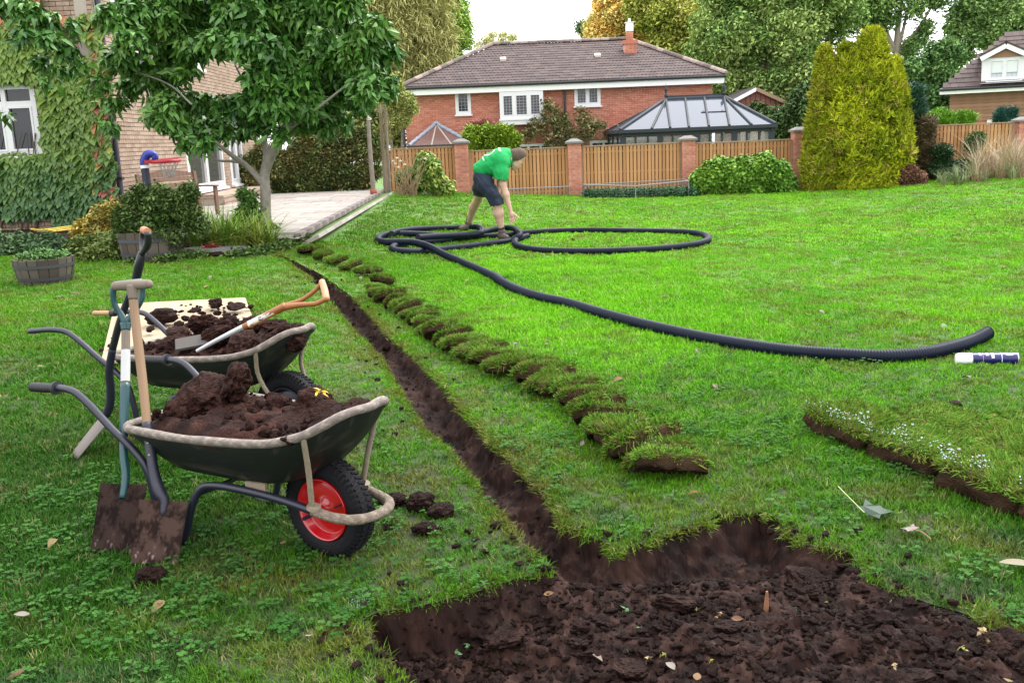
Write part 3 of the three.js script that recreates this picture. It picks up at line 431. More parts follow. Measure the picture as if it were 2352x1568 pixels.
// ---------------------------------------------------------------- conservatory
const glassRoof = phys([0.10, 0.125, 0.17], 0.08, { transmission: 0.5, thickness: 0, specularIntensity: 1 }), glassWall = phys([0.85, 0.9, 0.9], 0.03, { transmission: 0.9, thickness: 0 }), anthracite = mat([0.014, 0.020, 0.028], 0.65);
{
  const g = thing('conservatory', 'dark framed conservatory with pale glass hipped roof and two finials', 'conservatory');
  const z0 = 35, z1 = HZ - 0.05, zk = 37.3, eL = pd(1424, 298, z0), eR = pd(1782, 286, z0), ye = (pd(1424, 298, z0).y + pd(1782, 286, z0).y) / 2, rl = pd(1530, 228, zk), rr = pd(1663, 222, zk), yk = (rl.y + rr.y) / 2; eL.y = eR.y = ye; rl.y = rr.y = yk;
  const bL = V3(eL.x, ye, -z1), bR = V3(eR.x, ye, -z1);
  const ex = [1424, 1497, 1540, 1583, 1629, 1676, 1727, 1782].map((px) => pd(px, 292, z0).x), rx = [rl.x, rl.x, lerp(rl.x, rr.x, 0.0), lerp(rl.x, rr.x, 0.33), lerp(rl.x, rr.x, 0.66), rr.x, rr.x, rr.x];
  ex[0] = eL.x; ex[7] = eR.x;
  const quad = (a, b, c, d) => { const q = new THREE.BufferGeometry(); q.setFromPoints([a, b, c, a, c, d]); q.computeVertexNormals(); return q; };
  for (let i = 0; i < 7; i++) mesh('roof_pane', quad(V3(ex[i], ye, -z0), V3(ex[i + 1], ye, -z0), V3(rx[i + 1], yk, -zk), V3(rx[i] - 0.002, yk, -zk)), glassRoof, g);
  for (let i = 0; i < 3; i++) for (const [e, b, k] of [[eL, bL, rl], [eR, bR, rr]]) mesh('roof_pane', quad(e.clone().lerp(b, i / 3), e.clone().lerp(b, (i + 1) / 3), k.clone(), k.clone().add(V3(0, 0.001, 0))), glassRoof, g);
  mesh('roof_pane', quad(bL, bR, rr, rl), glassRoof, g);
  const bars = [...ex.map((x, i) => rod(V3(x, ye + 0.02, -z0), V3(rx[i], yk + 0.02, -zk), i === 0 || i === 7 ? 0.06 : 0.045, 6)), rod(rl, rr, 0.075, 8)];
  for (let i = 1; i <= 3; i++) for (const [e, b, k] of [[eL, bL, rl], [eR, bR, rr]]) bars.push(rod(e.clone().lerp(b, i / 3), k, 0.034, 6));
  mesh('roof_frame', bars, anthracite, g);
  mesh('cresting', box(rr.x - rl.x, 0.07, 0.03, (rl.x + rr.x) / 2, yk + 0.09, -zk), anthracite, g);
  for (const p of [rl, rr]) mesh('finial', lathe([[0, 0], [0.06, 0], [0.06, 0.08], [0.028, 0.1], [0.028, 0.18], [0.07, 0.24], [0.055, 0.31], [0.02, 0.4], [0, 0.5]], 12).translate(p.x, p.y + 0.08, p.z), anthracite, g);
  // roof window, lifted
  const va = pd(1617, 244, 36.2), vb = pd(1664, 252, 35.9); mesh('roof_vent', [place(box(0.86, 0.07, 0.1), { p: [(va.x + vb.x) / 2, va.y + 0.06, -36.9] }), place(box(0.92, 0.09, 0.12), { p: [(va.x + vb.x) / 2, va.y - 0.24, -36.15] }), place(box(0.06, 0.06, 0.9), { p: [va.x, va.y - 0.09, -36.5], r: [0.36, 0, 0] }), place(box(0.06, 0.06, 0.9), { p: [vb.x, va.y - 0.09, -36.5], r: [0.36, 0, 0] })], anthracite, g);
  mesh('gutter', [box(eR.x - eL.x + 0.1, 0.12, 0.12, (eL.x + eR.x) / 2, ye - 0.05, -z0 + 0.04), box(0.12, 0.12, z1 - z0, eL.x - 0.02, ye - 0.052, -(z0 + z1) / 2), box(0.12, 0.12, z1 - z0, eR.x + 0.02, ye - 0.052, -(z0 + z1) / 2)], anthracite, g);
  // front and side frames
  const FR = [], yb = -1.1, top = ye - 0.11, x0 = eL.x + 0.12, x1 = eR.x - 0.12, w = x1 - x0, zf = -z0 - 0.08;
  FR.push(box(w, 0.12, 0.08, (x0 + x1) / 2, top - 0.06, zf), box(w, 0.1, 0.08, (x0 + x1) / 2, top - 0.66, zf), box(w, 0.1, 0.08, (x0 + x1) / 2, top - 0.92, zf), box(w, 0.5, 0.1, (x0 + x1) / 2, yb + 0.1, zf));
  const nx = 12; for (let i = 0; i <= nx; i++) { const b = i % 3 === 0 ? 0.2 : 0.06; FR.push(box(b, top - yb, 0.09, x0 + w * i / nx, (top + yb) / 2, zf - 0.003)); }
  for (const x of [x0, x1]) for (let i = 0; i <= 3; i++) FR.push(box(0.09, top - yb, 0.1, x, (top + yb) / 2, lerp(zf, -z1 + 0.1, i / 3) - 0.004)); for (const x of [x0, x1]) for (const y of [top - 0.06, top - 0.66, yb + 0.3]) FR.push(box(0.08, 0.11, z1 - z0, x, y, -(z0 + z1) / 2));
  mesh('frame', FR, anthracite, g);
  for (let i = 0; i < nx; i++) mesh('window_pane', box(w / nx - 0.05, top - yb - 0.3, 0.012, x0 + w * (i + 0.5) / nx, (top + yb) / 2, zf - 0.01), glassWall, g);
  for (const x of [x0, x1]) mesh('window_pane', box(0.012, top - yb - 0.2, z1 - z0 - 0.4, x, (top + yb) / 2, -(z0 + z1) / 2), glassWall, g);
  mesh('floor', box(w, 0.06, z1 - z0 - 0.2, (x0 + x1) / 2, yb, -(z0 + z1) / 2), mat([0.5, 0.46, 0.42], 0.7), g);
  base(g, V3((x0 + x1) / 2, yb, -z0));
}
{   // small glazed porch left
  const g = thing('glazed_porch', 'small porch with glazed hipped roof showing above the left fence panel', 'porch');
  const z0 = 38, a = pd(940, 336, z0), b = pd(1082, 330, z0), k = pd(1002, 285, z0 + 1.6), ye = (a.y + b.y) / 2, fr = withMap(mat([0.34, 0.30, 0.27], 0.7), T.wood), cop = mat([0.20, 0.22, 0.27], 0.5); a.y = b.y = ye;
  const bl = V3(a.x, ye, -HZ + 0.03), br = V3(b.x, ye, -HZ + 0.03), t = (p, q, s) => { const h = new THREE.BufferGeometry(); h.setFromPoints([p, q, s]); h.computeVertexNormals(); return h; }, rg = phys([0.36, 0.22, 0.20], 0.15, { transmission: 0.7 });
  const m1 = a.clone().lerp(b, 0.36), m2 = a.clone().lerp(b, 0.68);
  for (const [p, q] of [[a, m1], [m1, m2], [m2, b], [b, br], [bl, a]]) mesh('roof_pane', t(p, q, k), rg, g);
  mesh('roof_bar', [rod(m1, k, 0.035, 6), rod(m2, k, 0.035, 6)], fr, g);
  const HT = new THREE.CylinderGeometry(0.075, 0.075, 0.17, 8); for (const e of [a, b]) { const n = 13, q = new THREE.Quaternion().setFromUnitVectors(V3(0, 1, 0), k.clone().sub(e).normalize()); for (let i = 0; i < n; i++) { const o = mesh('hip_tile', HT, cop, g); o.position.copy(e.clone().lerp(k, (i + 0.5) / n)).add(V3(0, 0.03 + 0.012 * (i % 2), 0)); o.quaternion.copy(q); } }
  mesh('apex', lathe([[0, 0], [0.16, 0], [0.13, 0.1], [0.06, 0.14], [0, 0.15]], 10).translate(k.x, k.y - 0.02, k.z), cop, g);
  mesh('wall', [box(b.x - a.x, ye + 1.6, 0.1, (a.x + b.x) / 2, (ye - 1.6) / 2, -z0 - 0.1)], brickTones[0], g); mesh('gutter', box(b.x - a.x + 0.2, 0.08, 0.1, (a.x + b.x) / 2, ye - 0.02, -z0 + 0.02), gutterM, g);
  base(g, V3((a.x + b.x) / 2, -1.6, -z0));
}
{   // outbuilding between the house and the big tree
  const g = thing('shed', 'dark boarded outbuilding with two low gable roofs under the big green tree', 'outbuilding');
  const Z = 47, brown = mat([0.16, 0.06, 0.045], 0.85);
  for (const [px, py, w, h] of [[1735, 205, 4.2, 1.1], [1800, 248, 5.6, 1.0]]) {
    const p = pd(px, py, Z), x0 = p.x - w / 2, x1 = p.x + w / 2, y1 = p.y - h, G = [];
    mesh('wall', [box(w - 0.4, y1 + 3, 0.15, p.x, (y1 - 3) / 2, -Z)], brown, g);
    const nb = 16; for (let i = 0; i < nb; i++) { const x = lerp(x0 + 0.2, x1 - 0.2, (i + 0.5) / nb), top = y1 + h * (1 - Math.abs((x - p.x) / (w / 2))); mesh('board', box((w - 0.4) / nb - 0.02, top - y1 + 0.6, 0.04, x, (top + y1 - 0.6) / 2, -Z + 0.1), brown, g); }
    for (const s of [-1, 1]) { const a = V3(p.x, p.y, 0), b = V3(p.x + s * (w / 2 + 0.2), y1, 0), L = a.distanceTo(b), an = Math.atan2(b.y - a.y, b.x - a.x); mesh('barge_board', place(box(L, 0.16, 0.05), { p: [(a.x + b.x) / 2, (a.y + b.y) / 2, -Z + 0.25], r: [0, 0, an] }), s < 0 ? fasciaM : timber, g); mesh('roof', place(box(L, 0.06, 5), { p: [(a.x + b.x) / 2, (a.y + b.y) / 2 + 0.08, -Z - 2.3], r: [0, 0, an] }), roofBase, g); }
    Z === 47 && 0;
  }
  base(g);
}
// ---------------------------------------------------------------- house with a dormer on the right
{
  const g = thing('dormer_house', 'timber clad house with tiled roof and white gabled dormer on the right', 'house');
  const Z = 42, a = pd(2172, 203, Z - 0.4), xr = pd(2480, 195, Z).x, ye = a.y - 0.02, top = pd(2224, 86, Z + 3.2), xw = pd(2182, 240, Z).x, y0 = -1.2;
  const slope = Math.atan2(top.y - ye, 3.6), SL = Math.hypot(top.y - ye, 3.6), rows = 12, tl = [], r = RNG(12), tile = new THREE.BoxGeometry(0.292, 0.035, SL / rows + 0.07);
  const q = new THREE.BufferGeometry(); q.setFromPoints([V3(a.x, ye, -Z + 0.4), V3(xr, ye, -Z + 0.4), V3(xr, top.y, -Z - 3.2), V3(a.x, ye, -Z + 0.4), V3(xr, top.y, -Z - 3.2), V3(top.x, top.y, -Z - 3.2), V3(a.x, ye, -Z + 0.4), V3(top.x, top.y, -Z - 3.2), V3(a.x + 0.3, ye, -Z - 7)]); q.computeVertexNormals(); mesh('roof', q, roofBase, g);
  for (let k = 0; k < rows; k++) { const t = (k + 0.5) / rows, x0 = lerp(a.x, top.x, t); for (let x = x0 + 0.15; x < xr - 1; x += 0.3) tl.push([new THREE.Matrix4().compose(V3(x, lerp(ye, top.y, t) + 0.05, lerp(-Z + 0.4, -Z - 3.2, t)), new THREE.Quaternion().setFromEuler(new THREE.Euler(slope - 0.06, 0, R(-0.01, 0.01, r))), V3(1, 1, 1)), Math.floor(r() * 4)]); }
  pieces(g, 'roof_tile', [tile], tileTones, tl);
  mesh('gutter', rod(V3(a.x, ye - 0.03, -Z + 0.44), V3(xr, ye - 0.03, -Z + 0.44), 0.06, 8), gutterM, g); mesh('fascia', box(xr - a.x, 0.16, 0.03, (xr + a.x) / 2, ye - 0.14, -Z + 0.36), fasciaM, g);
  mesh('wall', [box(xr - xw, ye - y0, 0.2, (xr + xw) / 2, (ye + y0) / 2, -Z - 0.14), box(0.2, ye - y0, 7, xw + 0.1, (ye + y0) / 2, -Z - 3.6)], brickTones[2], g);
  const clad = [[0.27, 0.145, 0.085], [0.30, 0.165, 0.10], [0.24, 0.13, 0.075]].map((c) => withMap(mat(c, 0.8), T.wood, 1)), yb = pd(2250, 277, Z).y; let n = 0;
  for (let y = yb; y < ye - 0.2; y += 0.145) mesh('cladding_board', place(box(xr - xw, 0.15, 0.022), { p: [(xr + xw) / 2, y + 0.07, -Z - 0.015], r: [-0.09, 0, 0] }), clad[n++ % 3], g);
  const d0 = pd(2262, 188, Z - 0.1), d1 = pd(2333, 136, Z - 0.1), dw = d1.x - d0.x, dh = pd(2297, 136, Z - 0.1).y - pd(2297, 188, Z - 0.1).y;
  const wf = windowUnit(g, V3(d0.x, d0.y, -Z + 0.1), EX, EZ, dw, dh, { cols: 2, rows: 4, lead: 2, fw: 0.11, glass: phys([0.42, 0.46, 0.48], 0.15), name: 'dormer' });
  mesh('blind', box(dw - 0.3, dh * 0.55, 0.01, d0.x + dw / 2, d0.y + dh * 0.62, -Z + 0.11), mat([0.6, 0.63, 0.62], 0.6), wf);
  const cx = d0.x + dw / 2, yt = d0.y + dh, pk = pd(2297, 109, Z - 0.1).y, hw = dw / 2 + 0.3;
  mesh('dormer_side', [box(0.22, dh + 0.15, 0.1, d0.x - 0.11, d0.y + dh / 2 + 0.05, -Z + 0.09), box(0.22, dh + 0.15, 0.1, d0.x + dw + 0.11, d0.y + dh / 2 + 0.05, -Z + 0.09), box(0.06, dh, 2.4, d0.x - 0.2, d0.y + dh / 2, -Z - 1.1), box(0.06, dh, 2.4, d0.x + dw + 0.2, d0.y + dh / 2, -Z - 1.1)], upvc, wf);
  for (const s of [-1, 1]) { const e = V3(cx + s * hw, yt - 0.02, 0), p = V3(cx, pk, 0), L = e.distanceTo(p), an = Math.atan2(p.y - e.y, p.x - e.x); mesh('barge_board', place(box(L, 0.2, 0.05), { p: [(e.x + p.x) / 2, (e.y + p.y) / 2, -Z + 0.3 + s * 0.002], r: [0, 0, an] }), fasciaM, wf); mesh('dormer_roof', place(box(L + 0.1, 0.07, 2.9), { p: [(e.x + p.x) / 2, (e.y + p.y) / 2 + 0.14, -Z - 1.1], r: [0, 0, an] }), tileTones[0], wf); }
  const gb = new THREE.Shape(); gb.moveTo(-hw + 0.25, 0); gb.lineTo(hw - 0.25, 0); gb.lineTo(0, pk - yt - 0.12); mesh('gable_board', new THREE.ExtrudeGeometry(gb, { depth: 0.05, bevelEnabled: false }).translate(cx, yt, -Z + 0.13), clad[1], wf);
  mesh('flashing', box(dw + 0.5, 0.02, 0.5, cx, d0.y - 0.1, -Z + 0.28), mat([0.4, 0.42, 0.45], 0.5), wf);
  { const p = pd(2258, 292, Z), w2 = 1.3; windowUnit(g, V3(p.x, p.y - 0.7, -Z + 0.0), EX, EZ, w2, 1.0, { cols: 2, fw: 0.09 }); }
  base(g, V3(xw, y0, -Z)); g.rotation.y = -0.44;
}
// ---------------------------------------------------------------- buff brick house on the left with its patio
const PY = 0.45, wallA = ph(268, 512, PY), wallB = ph(563, 445, PY), wdir = wallB.clone().sub(wallA).setY(0).normalize(), fdir = V3(wdir.z, 0, -wdir.x).negate(); // fdir points left along the front wall
if (fdir.x > 0) fdir.negate();
const along = (px, py) => { // where a ray meets the side wall: [distance along, height]
  const d = ray(px, py), n = V3(wdir.z, 0, -wdir.x), t = (wallA.x * n.x + (wallA.z) * n.z) / (d.x * n.x + d.z * n.z), p = V3(d.x * t, EYE + d.y * t, d.z * t); return [p.clone().sub(wallA).dot(wdir), p.y]; };
const onFront = (px, py) => { const d = ray(px, py), n = wdir, t = (wallA.x * n.x + wallA.z * n.z) / (d.x * n.x + d.z * n.z), p = V3(d.x * t, EYE + d.y * t, d.z * t); return [p.clone().sub(wallA).dot(fdir), p.y]; };
{
  const g = thing('buff_house', 'buff brick house on the left with white windows and a creeper covered end', 'house');
  const top = 6.2, y0 = PY - 0.3, LS = 11.5, LF = 8;
  const dA = along(437, 450), dB = along(519, 437), dC = along(523, 432), dD = along(563, 423);
  const doors = [[dA[0], dB[0]], [dC[0] + 0.45, dD[0]]], dy = PY + 0.30, dh = 2.05;
  const ups = [[doors[0][0] + 0.1, doors[0][0] + 1.9, 3.45, 4.6], [0.95, 2.6, 3.5, 4.7]];
  const holesS = [...doors.map(([a, b]) => [a, b, dy, dy + dh]), ...ups];
  const [f0, fy0] = onFront(98, 356), [f1] = onFront(-130, 360), fy1 = onFront(60, 192)[1];
  const holesF = [[f0, f1, fy0, fy1]];
  const qd = Math.atan2(-wdir.z, wdir.x), wc = wallA.clone().addScaledVector(wdir, LS / 2), fc = wallA.clone().addScaledVector(fdir, LF / 2), nS = V3(-wdir.z, 0, wdir.x); if (nS.x < 0) nS.negate(); const nF = wdir.clone().negate();
  const solidWall = (o, d, n, len, holes) => { const R0 = [], ry = Math.atan2(-d.z, d.x), cuts = [...new Set([0, len, ...holes.flatMap((h) => [h[0], h[1]])])].sort((a, b) => a - b); for (let i = 0; i + 1 < cuts.length; i++) { const a = cuts[i], b = cuts[i + 1], m = (a + b) / 2, hs = holes.filter((h) => m > h[0] && m < h[1]).sort((p, q) => p[2] - q[2]); let y = y0; for (const h of [...hs, [0, 0, top, top]]) { if (h[2] > y) R0.push(box(b - a, h[2] - y, 0.2, 0, 0, 0, ry).translate(o.x + d.x * m - n.x * 0.165, (y + h[2]) / 2, o.z + d.z * m - n.z * 0.165)); y = h[3]; } } return R0; };
  mesh('wall', [...solidWall(wallA, wdir, nS, LS, holesS), ...solidWall(wallA, fdir, nF, LF, holesF)], mortar, g);
  const so = wallA.clone().addScaledVector(nS, -0.055), fo = wallA.clone().addScaledVector(nF, -0.055);
  brickwork(g, so, wdir, LS, y0, top, buffTones, holesS, (p) => { const s = p.clone().sub(wallA).dot(wdir); return Math.abs(p.y - 1.5) + Math.max(0, s - 2.6) * 2; });
  brickwork(g, fo, fdir, LF, y0, top, buffTones, holesF, (p) => -p.y, 0);
  for (const [a, b] of doors) { const o = wallA.clone().addScaledVector(wdir, a).addScaledVector(nS, -0.03); o.y = dy; windowUnit(g, o, wdir, nS, b - a, dh, { cols: 2, fw: 0.11, name: 'patio_door', glass: phys([0.06, 0.062, 0.055], 0.06) });
    const s = mesh('step', [place(box(b - a + 0.5, 0.16, 0.75), { p: [0, 0, 0] }).rotateY(qd).translate(wallA.x + wdir.x * (a + b) / 2 + nS.x * 0.375, PY + 0.08, wallA.z + wdir.z * (a + b) / 2 + nS.z * 0.375)], mortar, g);
    brickwork(s, wallA.clone().addScaledVector(nS, 0.74).addScaledVector(wdir, a - 0.25), wdir, b - a + 0.5, PY - 0.02, PY + 0.15, buffTones); mesh('tread', box(b - a + 0.54, 0.05, 0.80).rotateY(qd).translate(wallA.x + wdir.x * (a + b) / 2 + nS.x * 0.38, PY + 0.186, wallA.z + wdir.z * (a + b) / 2 + nS.z * 0.38), buffTones[4], s); }
  for (const [a, b, y, yy] of ups) { const o = wallA.clone().addScaledVector(wdir, a).addScaledVector(nS, -0.03); o.y = y; windowUnit(g, o, wdir, nS, b - a, yy - y, { cols: 2, fw: 0.1 }); }
  { const o = wallA.clone().addScaledVector(fdir, f1).addScaledVector(nF, -0.03); o.y = fy0; windowUnit(g, o, fdir.clone().negate(), nF, f1 - f0, fy1 - fy0, { widths: [0.32, 0.36, 0.32], fw: 0.085, top: 0.32, label: 'white casement window among the creeper' }); }
  { const p = wallA.clone().addScaledVector(wdir, 0.16).addScaledVector(nS, 0.07); mesh('downpipe', [rod(V3(p.x, PY, p.z), V3(p.x, top, p.z), 0.052, 12), ...[1.2, 3, 4.8].map((y) => box(0.14, 0.05, 0.12, p.x, y, p.z))], mat([0.030, 0.026, 0.045], 0.4), g); }
  base(g, V3(wallA.x, y0, wallA.z));
  // creeper on the front wall
  const v = thing('wall_creeper', 'dense green and yellow creeper covering the end wall around the white window', 'climbing plant');
  const leaf = (() => { const s = new THREE.Shape(); [[0, 0.02], [0.030, 0.05], [0.062, 0.045], [0.048, 0.0], [0.034, -0.035], [0, -0.10], [-0.034, -0.035], [-0.048, 0.0], [-0.062, 0.045], [-0.03, 0.05]].forEach(([x, y], i) => i ? s.lineTo(x, y) : s.moveTo(x, y)); const q = new THREE.ShapeGeometry(s).toNonIndexed(), p = q.attributes.position; for (let i = 0; i < p.count; i++) p.setZ(i, 0.02 - Math.abs(p.getX(i)) * 0.45 - 2.2 * p.getY(i) * p.getY(i)); q.computeVertexNormals(); return q; })();
  const r = RNG(61), L = [], yaw = Math.atan2(nF.x, nF.z);
  for (let i = 0; i < 7200; i++) {
    const px = R(-40, 285, r), py = R(-30, 545, r), ed = 236 + py * 0.075 + 16 * (n2(py * 0.05, 3) - 0.5); if (px > ed) continue;
    if (px > 88 + 20 * n2(py * .05, 9) && py < 34 + 20 * n2(px * 0.04, 1)) continue;
    if (px < 96 && py > 192 && py < 356) continue; if (px < 110 && py > 186 && py < 362 && r() < 0.55) continue;
    if (py > 505 - 14 * n2(px * 0.03, 4) + (px > 130 ? 22 : 0)) continue; if (px > 150 && px < 235 && py > 60 && py < 130 && n2(px * 0.05, py * 0.05) > 0.45) continue;
    const [s, y] = onFront(px, py), p = wallA.clone().addScaledVector(fdir, s).addScaledVector(nF, R(0.03, 0.16, r)); p.y = y;
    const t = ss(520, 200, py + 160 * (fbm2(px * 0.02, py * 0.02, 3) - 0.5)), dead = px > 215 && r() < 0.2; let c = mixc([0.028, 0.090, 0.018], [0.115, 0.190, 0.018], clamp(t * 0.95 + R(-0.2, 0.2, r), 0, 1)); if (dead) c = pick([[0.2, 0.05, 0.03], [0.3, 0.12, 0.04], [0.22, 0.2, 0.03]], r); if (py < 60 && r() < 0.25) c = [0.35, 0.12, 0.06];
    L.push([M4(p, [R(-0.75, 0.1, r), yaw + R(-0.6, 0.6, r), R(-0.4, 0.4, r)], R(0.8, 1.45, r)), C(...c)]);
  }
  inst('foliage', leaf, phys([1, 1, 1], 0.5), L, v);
  const st = []; for (let i = 0; i < 16; i++) { const px = i < 5 ? R(225, 255, r) : R(0, 250, r), P = []; for (let k = 0; k < 6; k++) { const [s, y] = onFront(px + 9 * Math.sin(k * 1.3 + i), 530 - k * (i < 5 ? 75 : 45)), p = wallA.clone().addScaledVector(fdir, s).addScaledVector(nF, 0.03); p.y = y; P.push(p); } st.push(sweep(P, [0.018, 0.006], { seg: 20, rs: 5 })); }
  mesh('stem', st, mat([0.10, 0.06, 0.04], 0.9), v); base(v, V3(wallA.x - 3, PY, wallA.z));
}
{   // patio
  const g = struct('patio', [new THREE.BufferGeometry()].slice(1).concat([box(0.1, 0.02, 0.1, 0, -3, 0)]), mat([0.2, 0.18, 0.16], 1));
  const eN = ph(692, 542, PY - 0.02), eF = ph(884, 438, PY), slabT = [[0.30, 0.265, 0.235], [0.34, 0.305, 0.27], [0.27, 0.235, 0.21], [0.32, 0.28, 0.245], [0.36, 0.33, 0.30]].map((c) => bump(withMap(mat(c, 0.8), T.speck, 0.8), T.speck, 0.006, 0.8)), r = RNG(21);
  const s = new THREE.Shape(); const zN = eN.z + 0.25, zF = eF.z - 0.6, xW = (z) => wallA.x + wdir.x * ((z - wallA.z) / wdir.z) + 0.02, xE = (z) => lerp(eN.x, eF.x, (z - eN.z) / (eF.z - eN.z));
  const bed = new THREE.BufferGeometry(); bed.setFromPoints([V3(xW(zN - 2.2), PY - 0.03, zN - 2.2), V3(xE(zN), PY - 0.03, zN), V3(xE(zF), PY - 0.03, zF), V3(xW(zN - 2.2), PY - 0.03, zN - 2.2), V3(xE(zF), PY - 0.03, zF), V3(xW(zF), PY - 0.03, zF)]); bed.computeVertexNormals(); g.geometry = bed;
  const zFront = (x) => lerp(eN.z, ph(440, 526, PY).z, clamp((eN.x - x) / (eN.x - ph(440, 526, PY).x), 0, 1.6));
  for (let z = zN; z > zF;) { const d = pick([0.45, 0.6, 0.75], r); let x = xW(z - d / 2), xe = xE(z - d / 2) - 0.14; while (x < xe - 0.05) { let w = pick([0.45, 0.6, 0.6, 0.9], r); if (xe - x - w < 0.25) w = xe - x; if (z - d / 2 > zFront(x + w / 2) + 0.15) { x += w; continue; } const o = mesh('paving_slab', new THREE.BoxGeometry(w - 0.016, 0.04, d - 0.016), slabT[Math.floor(r() * 5)], g); o.position.set(x + w / 2, PY - 0.016 + R(-0.003, 0.003, r), z - d / 2); o.rotation.y = R(-0.006, 0.006, r); x += w; } z -= d; }
  const n = Math.round(eN.distanceTo(eF) / 0.225), eb = bevel(0.215, 0.08, 0.1, 0.006), er = Math.atan2(-(eF.z - eN.z), eF.x - eN.x);
  for (let i = 0; i < n; i++) { const o = mesh('edging_brick', eb, [mat([0.13, 0.11, 0.10], 0.9), mat([0.2, 0.17, 0.15], 0.9), mat([0.1, 0.09, 0.085], 0.9)][i % 3], g); o.position.copy(eN.clone().lerp(eF, (i + 0.5) / n)); o.position.y = PY - 0.02; o.position.x -= 0.06; o.rotation.y = er; }
  const fl = []; for (let i = 0; i < 16; i++) { const a = eN.clone().lerp(eF, i / 16), b = eN.clone().lerp(eF, (i + 1) / 16), L = a.distanceTo(b); const q = new THREE.BoxGeometry(0.26, 0.05, L - 0.02); q.rotateZ(-0.42); q.rotateY(er + Math.PI / 2); q.translate((a.x + b.x) / 2 + 0.115, PY - 0.085, (a.z + b.z) / 2); const o = mesh('edging_slab', q, slabT[i % 5], g); }
}
const lawnLeft = (Z) => Z > 13.4 ? ph(692, 542, PY).x + 0.25 + (Z > 25 ? -0.5 : 0) - (Z - 13.4) * 0.02 : -99;
{   // pole at the patio corner
  const g = thing('washing_line_pole', 'weathered grey wooden pole standing at the far patio corner', 'pole'), a = ph(858, 446, PY), b = pd(843, 225, -a.z);
  mesh('shaft', sweep([a, a.clone().lerp(b, 0.5).add(V3(-0.015, 0, 0)), b], [0.058, 0.05, 0.042], { seg: 12, rs: 10 }), greyWood, g);
  mesh('foot', lathe([[0, 0], [0.085, 0], [0.08, 0.12], [0, 0.12]], 12).translate(a.x, PY, a.z), mat([0.30, 0.09, 0.05], 0.8), g); mesh('rope_wrap', [0, 1, 2].map((k) => new THREE.TorusGeometry(0.048, 0.012, 6, 14).rotateX(Math.PI / 2 + 0.1 * k).translate(b.x + 0.012, b.y - 0.42 - k * 0.03, b.z)), mat([0.7, 0.66, 0.58], 0.9), g); base(g, a);
}
{   // bench
  const g = thing('garden_bench', 'weathered wooden garden bench behind the shrub in the tub', 'bench'), o = ph(418, 498, PY), w = 1.2, q = (geo) => geo.scale(1, 0.86, 0.95).rotateY(0.95).translate(o.x, PY, o.z), M = withMap(mat([0.20, 0.12, 0.085], 0.8), T.wood);
  for (const s of [-1, 1]) { mesh('leg', q(box(0.06, 0.60, 0.06, s * w / 2, 0.30, 0.26)), M, g); mesh('leg', q(place(box(0.06, 0.95, 0.06), { p: [s * w / 2, 0.46, -0.30], r: [-0.12, 0, 0] })), M, g); mesh('arm', q(box(0.075, 0.03, 0.66, s * w / 2, 0.615, 0.0)), M, g); }
  for (let k = 0; k < 4; k++) mesh('seat_slat', q(box(w, 0.025, 0.10, 0, 0.41, 0.22 - k * 0.125)), M, g);
  for (let k = 0; k < 3; k++) mesh('back_slat', q(place(box(w - 0.06, 0.085, 0.022), { p: [0, 0.53 + k * 0.13, -0.31 - k * 0.015], r: [-0.12, 0, 0] })), M, g);
  const sh = new THREE.Shape(); sh.moveTo(-w / 2 + 0.03, 0); sh.lineTo(w / 2 - 0.03, 0); sh.lineTo(w / 2 - 0.03, 0.05); sh.quadraticCurveTo(0, 0.23, -w / 2 + 0.03, 0.05); mesh('top_rail', q(place(new THREE.ExtrudeGeometry(sh, { depth: 0.03, bevelEnabled: false }), { p: [0, 0.84, -0.375], r: [-0.12, 0, 0] })), M, g); base(g, V3(o.x, PY, o.z));
}
{   // toy basketball hoop
  const g = thing('basketball_hoop', 'toy basketball hoop with dark post, blue head and red rim by the wall', 'basketball hoop'), Z = 16.2, t = pd(332, 386, Z), b = V3(t.x + 0.02, PY, t.z), blue = mat([0.008, 0.025, 0.26], 0.4);
  mesh('post', [rod(b, V3(t.x, t.y, t.z), 0.066, 14)], mat([0.012, 0.014, 0.035], 0.4), g); mesh('collar', rod(V3(t.x, t.y, t.z), V3(t.x - 0.002, t.y + 0.05, t.z), 0.07, 14), mat([0.8, 0.8, 0.8], 0.4), g);
  mesh('head', [sweep([V3(t.x, t.y + 0.04, t.z), V3(t.x + 0.01, t.y + 0.13, t.z), V3(t.x + 0.07, t.y + 0.22, t.z), V3(t.x + 0.18, t.y + 0.21, t.z), V3(t.x + 0.19, t.y + 0.13, t.z + 0.01)], [0.066, 0.072, 0.07, 0.06, 0.05], { seg: 16, rs: 12 })], blue, g);
  mesh('rim', [new THREE.TorusGeometry(0.235, 0.018, 8, 32).rotateX(Math.PI / 2 + 0.03).scale(1, 1.6, 1).translate(t.x + 0.36, t.y + 0.105, t.z + 0.02), box(0.14, 0.06, 0.16, t.x + 0.10, t.y + 0.10, t.z)], mat([0.32, 0.012, 0.02], 0.4), g);
  const N = []; for (let i = 0; i < 12; i++) { const a = i / 12 * 6.283, a2 = (i + 0.5) / 12 * 6.283, a3 = (i - 0.5) / 12 * 6.283, P = (an, rr, y) => V3(t.x + 0.40 + Math.cos(an) * rr, t.y + y, t.z + 0.02 + Math.sin(an) * rr); for (const d of [a2, a3]) { N.push(rod(P(a, 0.16, 0.08), P(d, 0.13, 0.0), 0.0045, 4), rod(P(d, 0.13, 0.0), P(a, 0.1, -0.08), 0.0045, 4), rod(P(a, 0.1, -0.08), P(d, 0.085, -0.16), 0.0045, 4)); } } mesh('net', N, mat([0.25, 0.25, 0.24], 0.9), g); base(g, b);
}
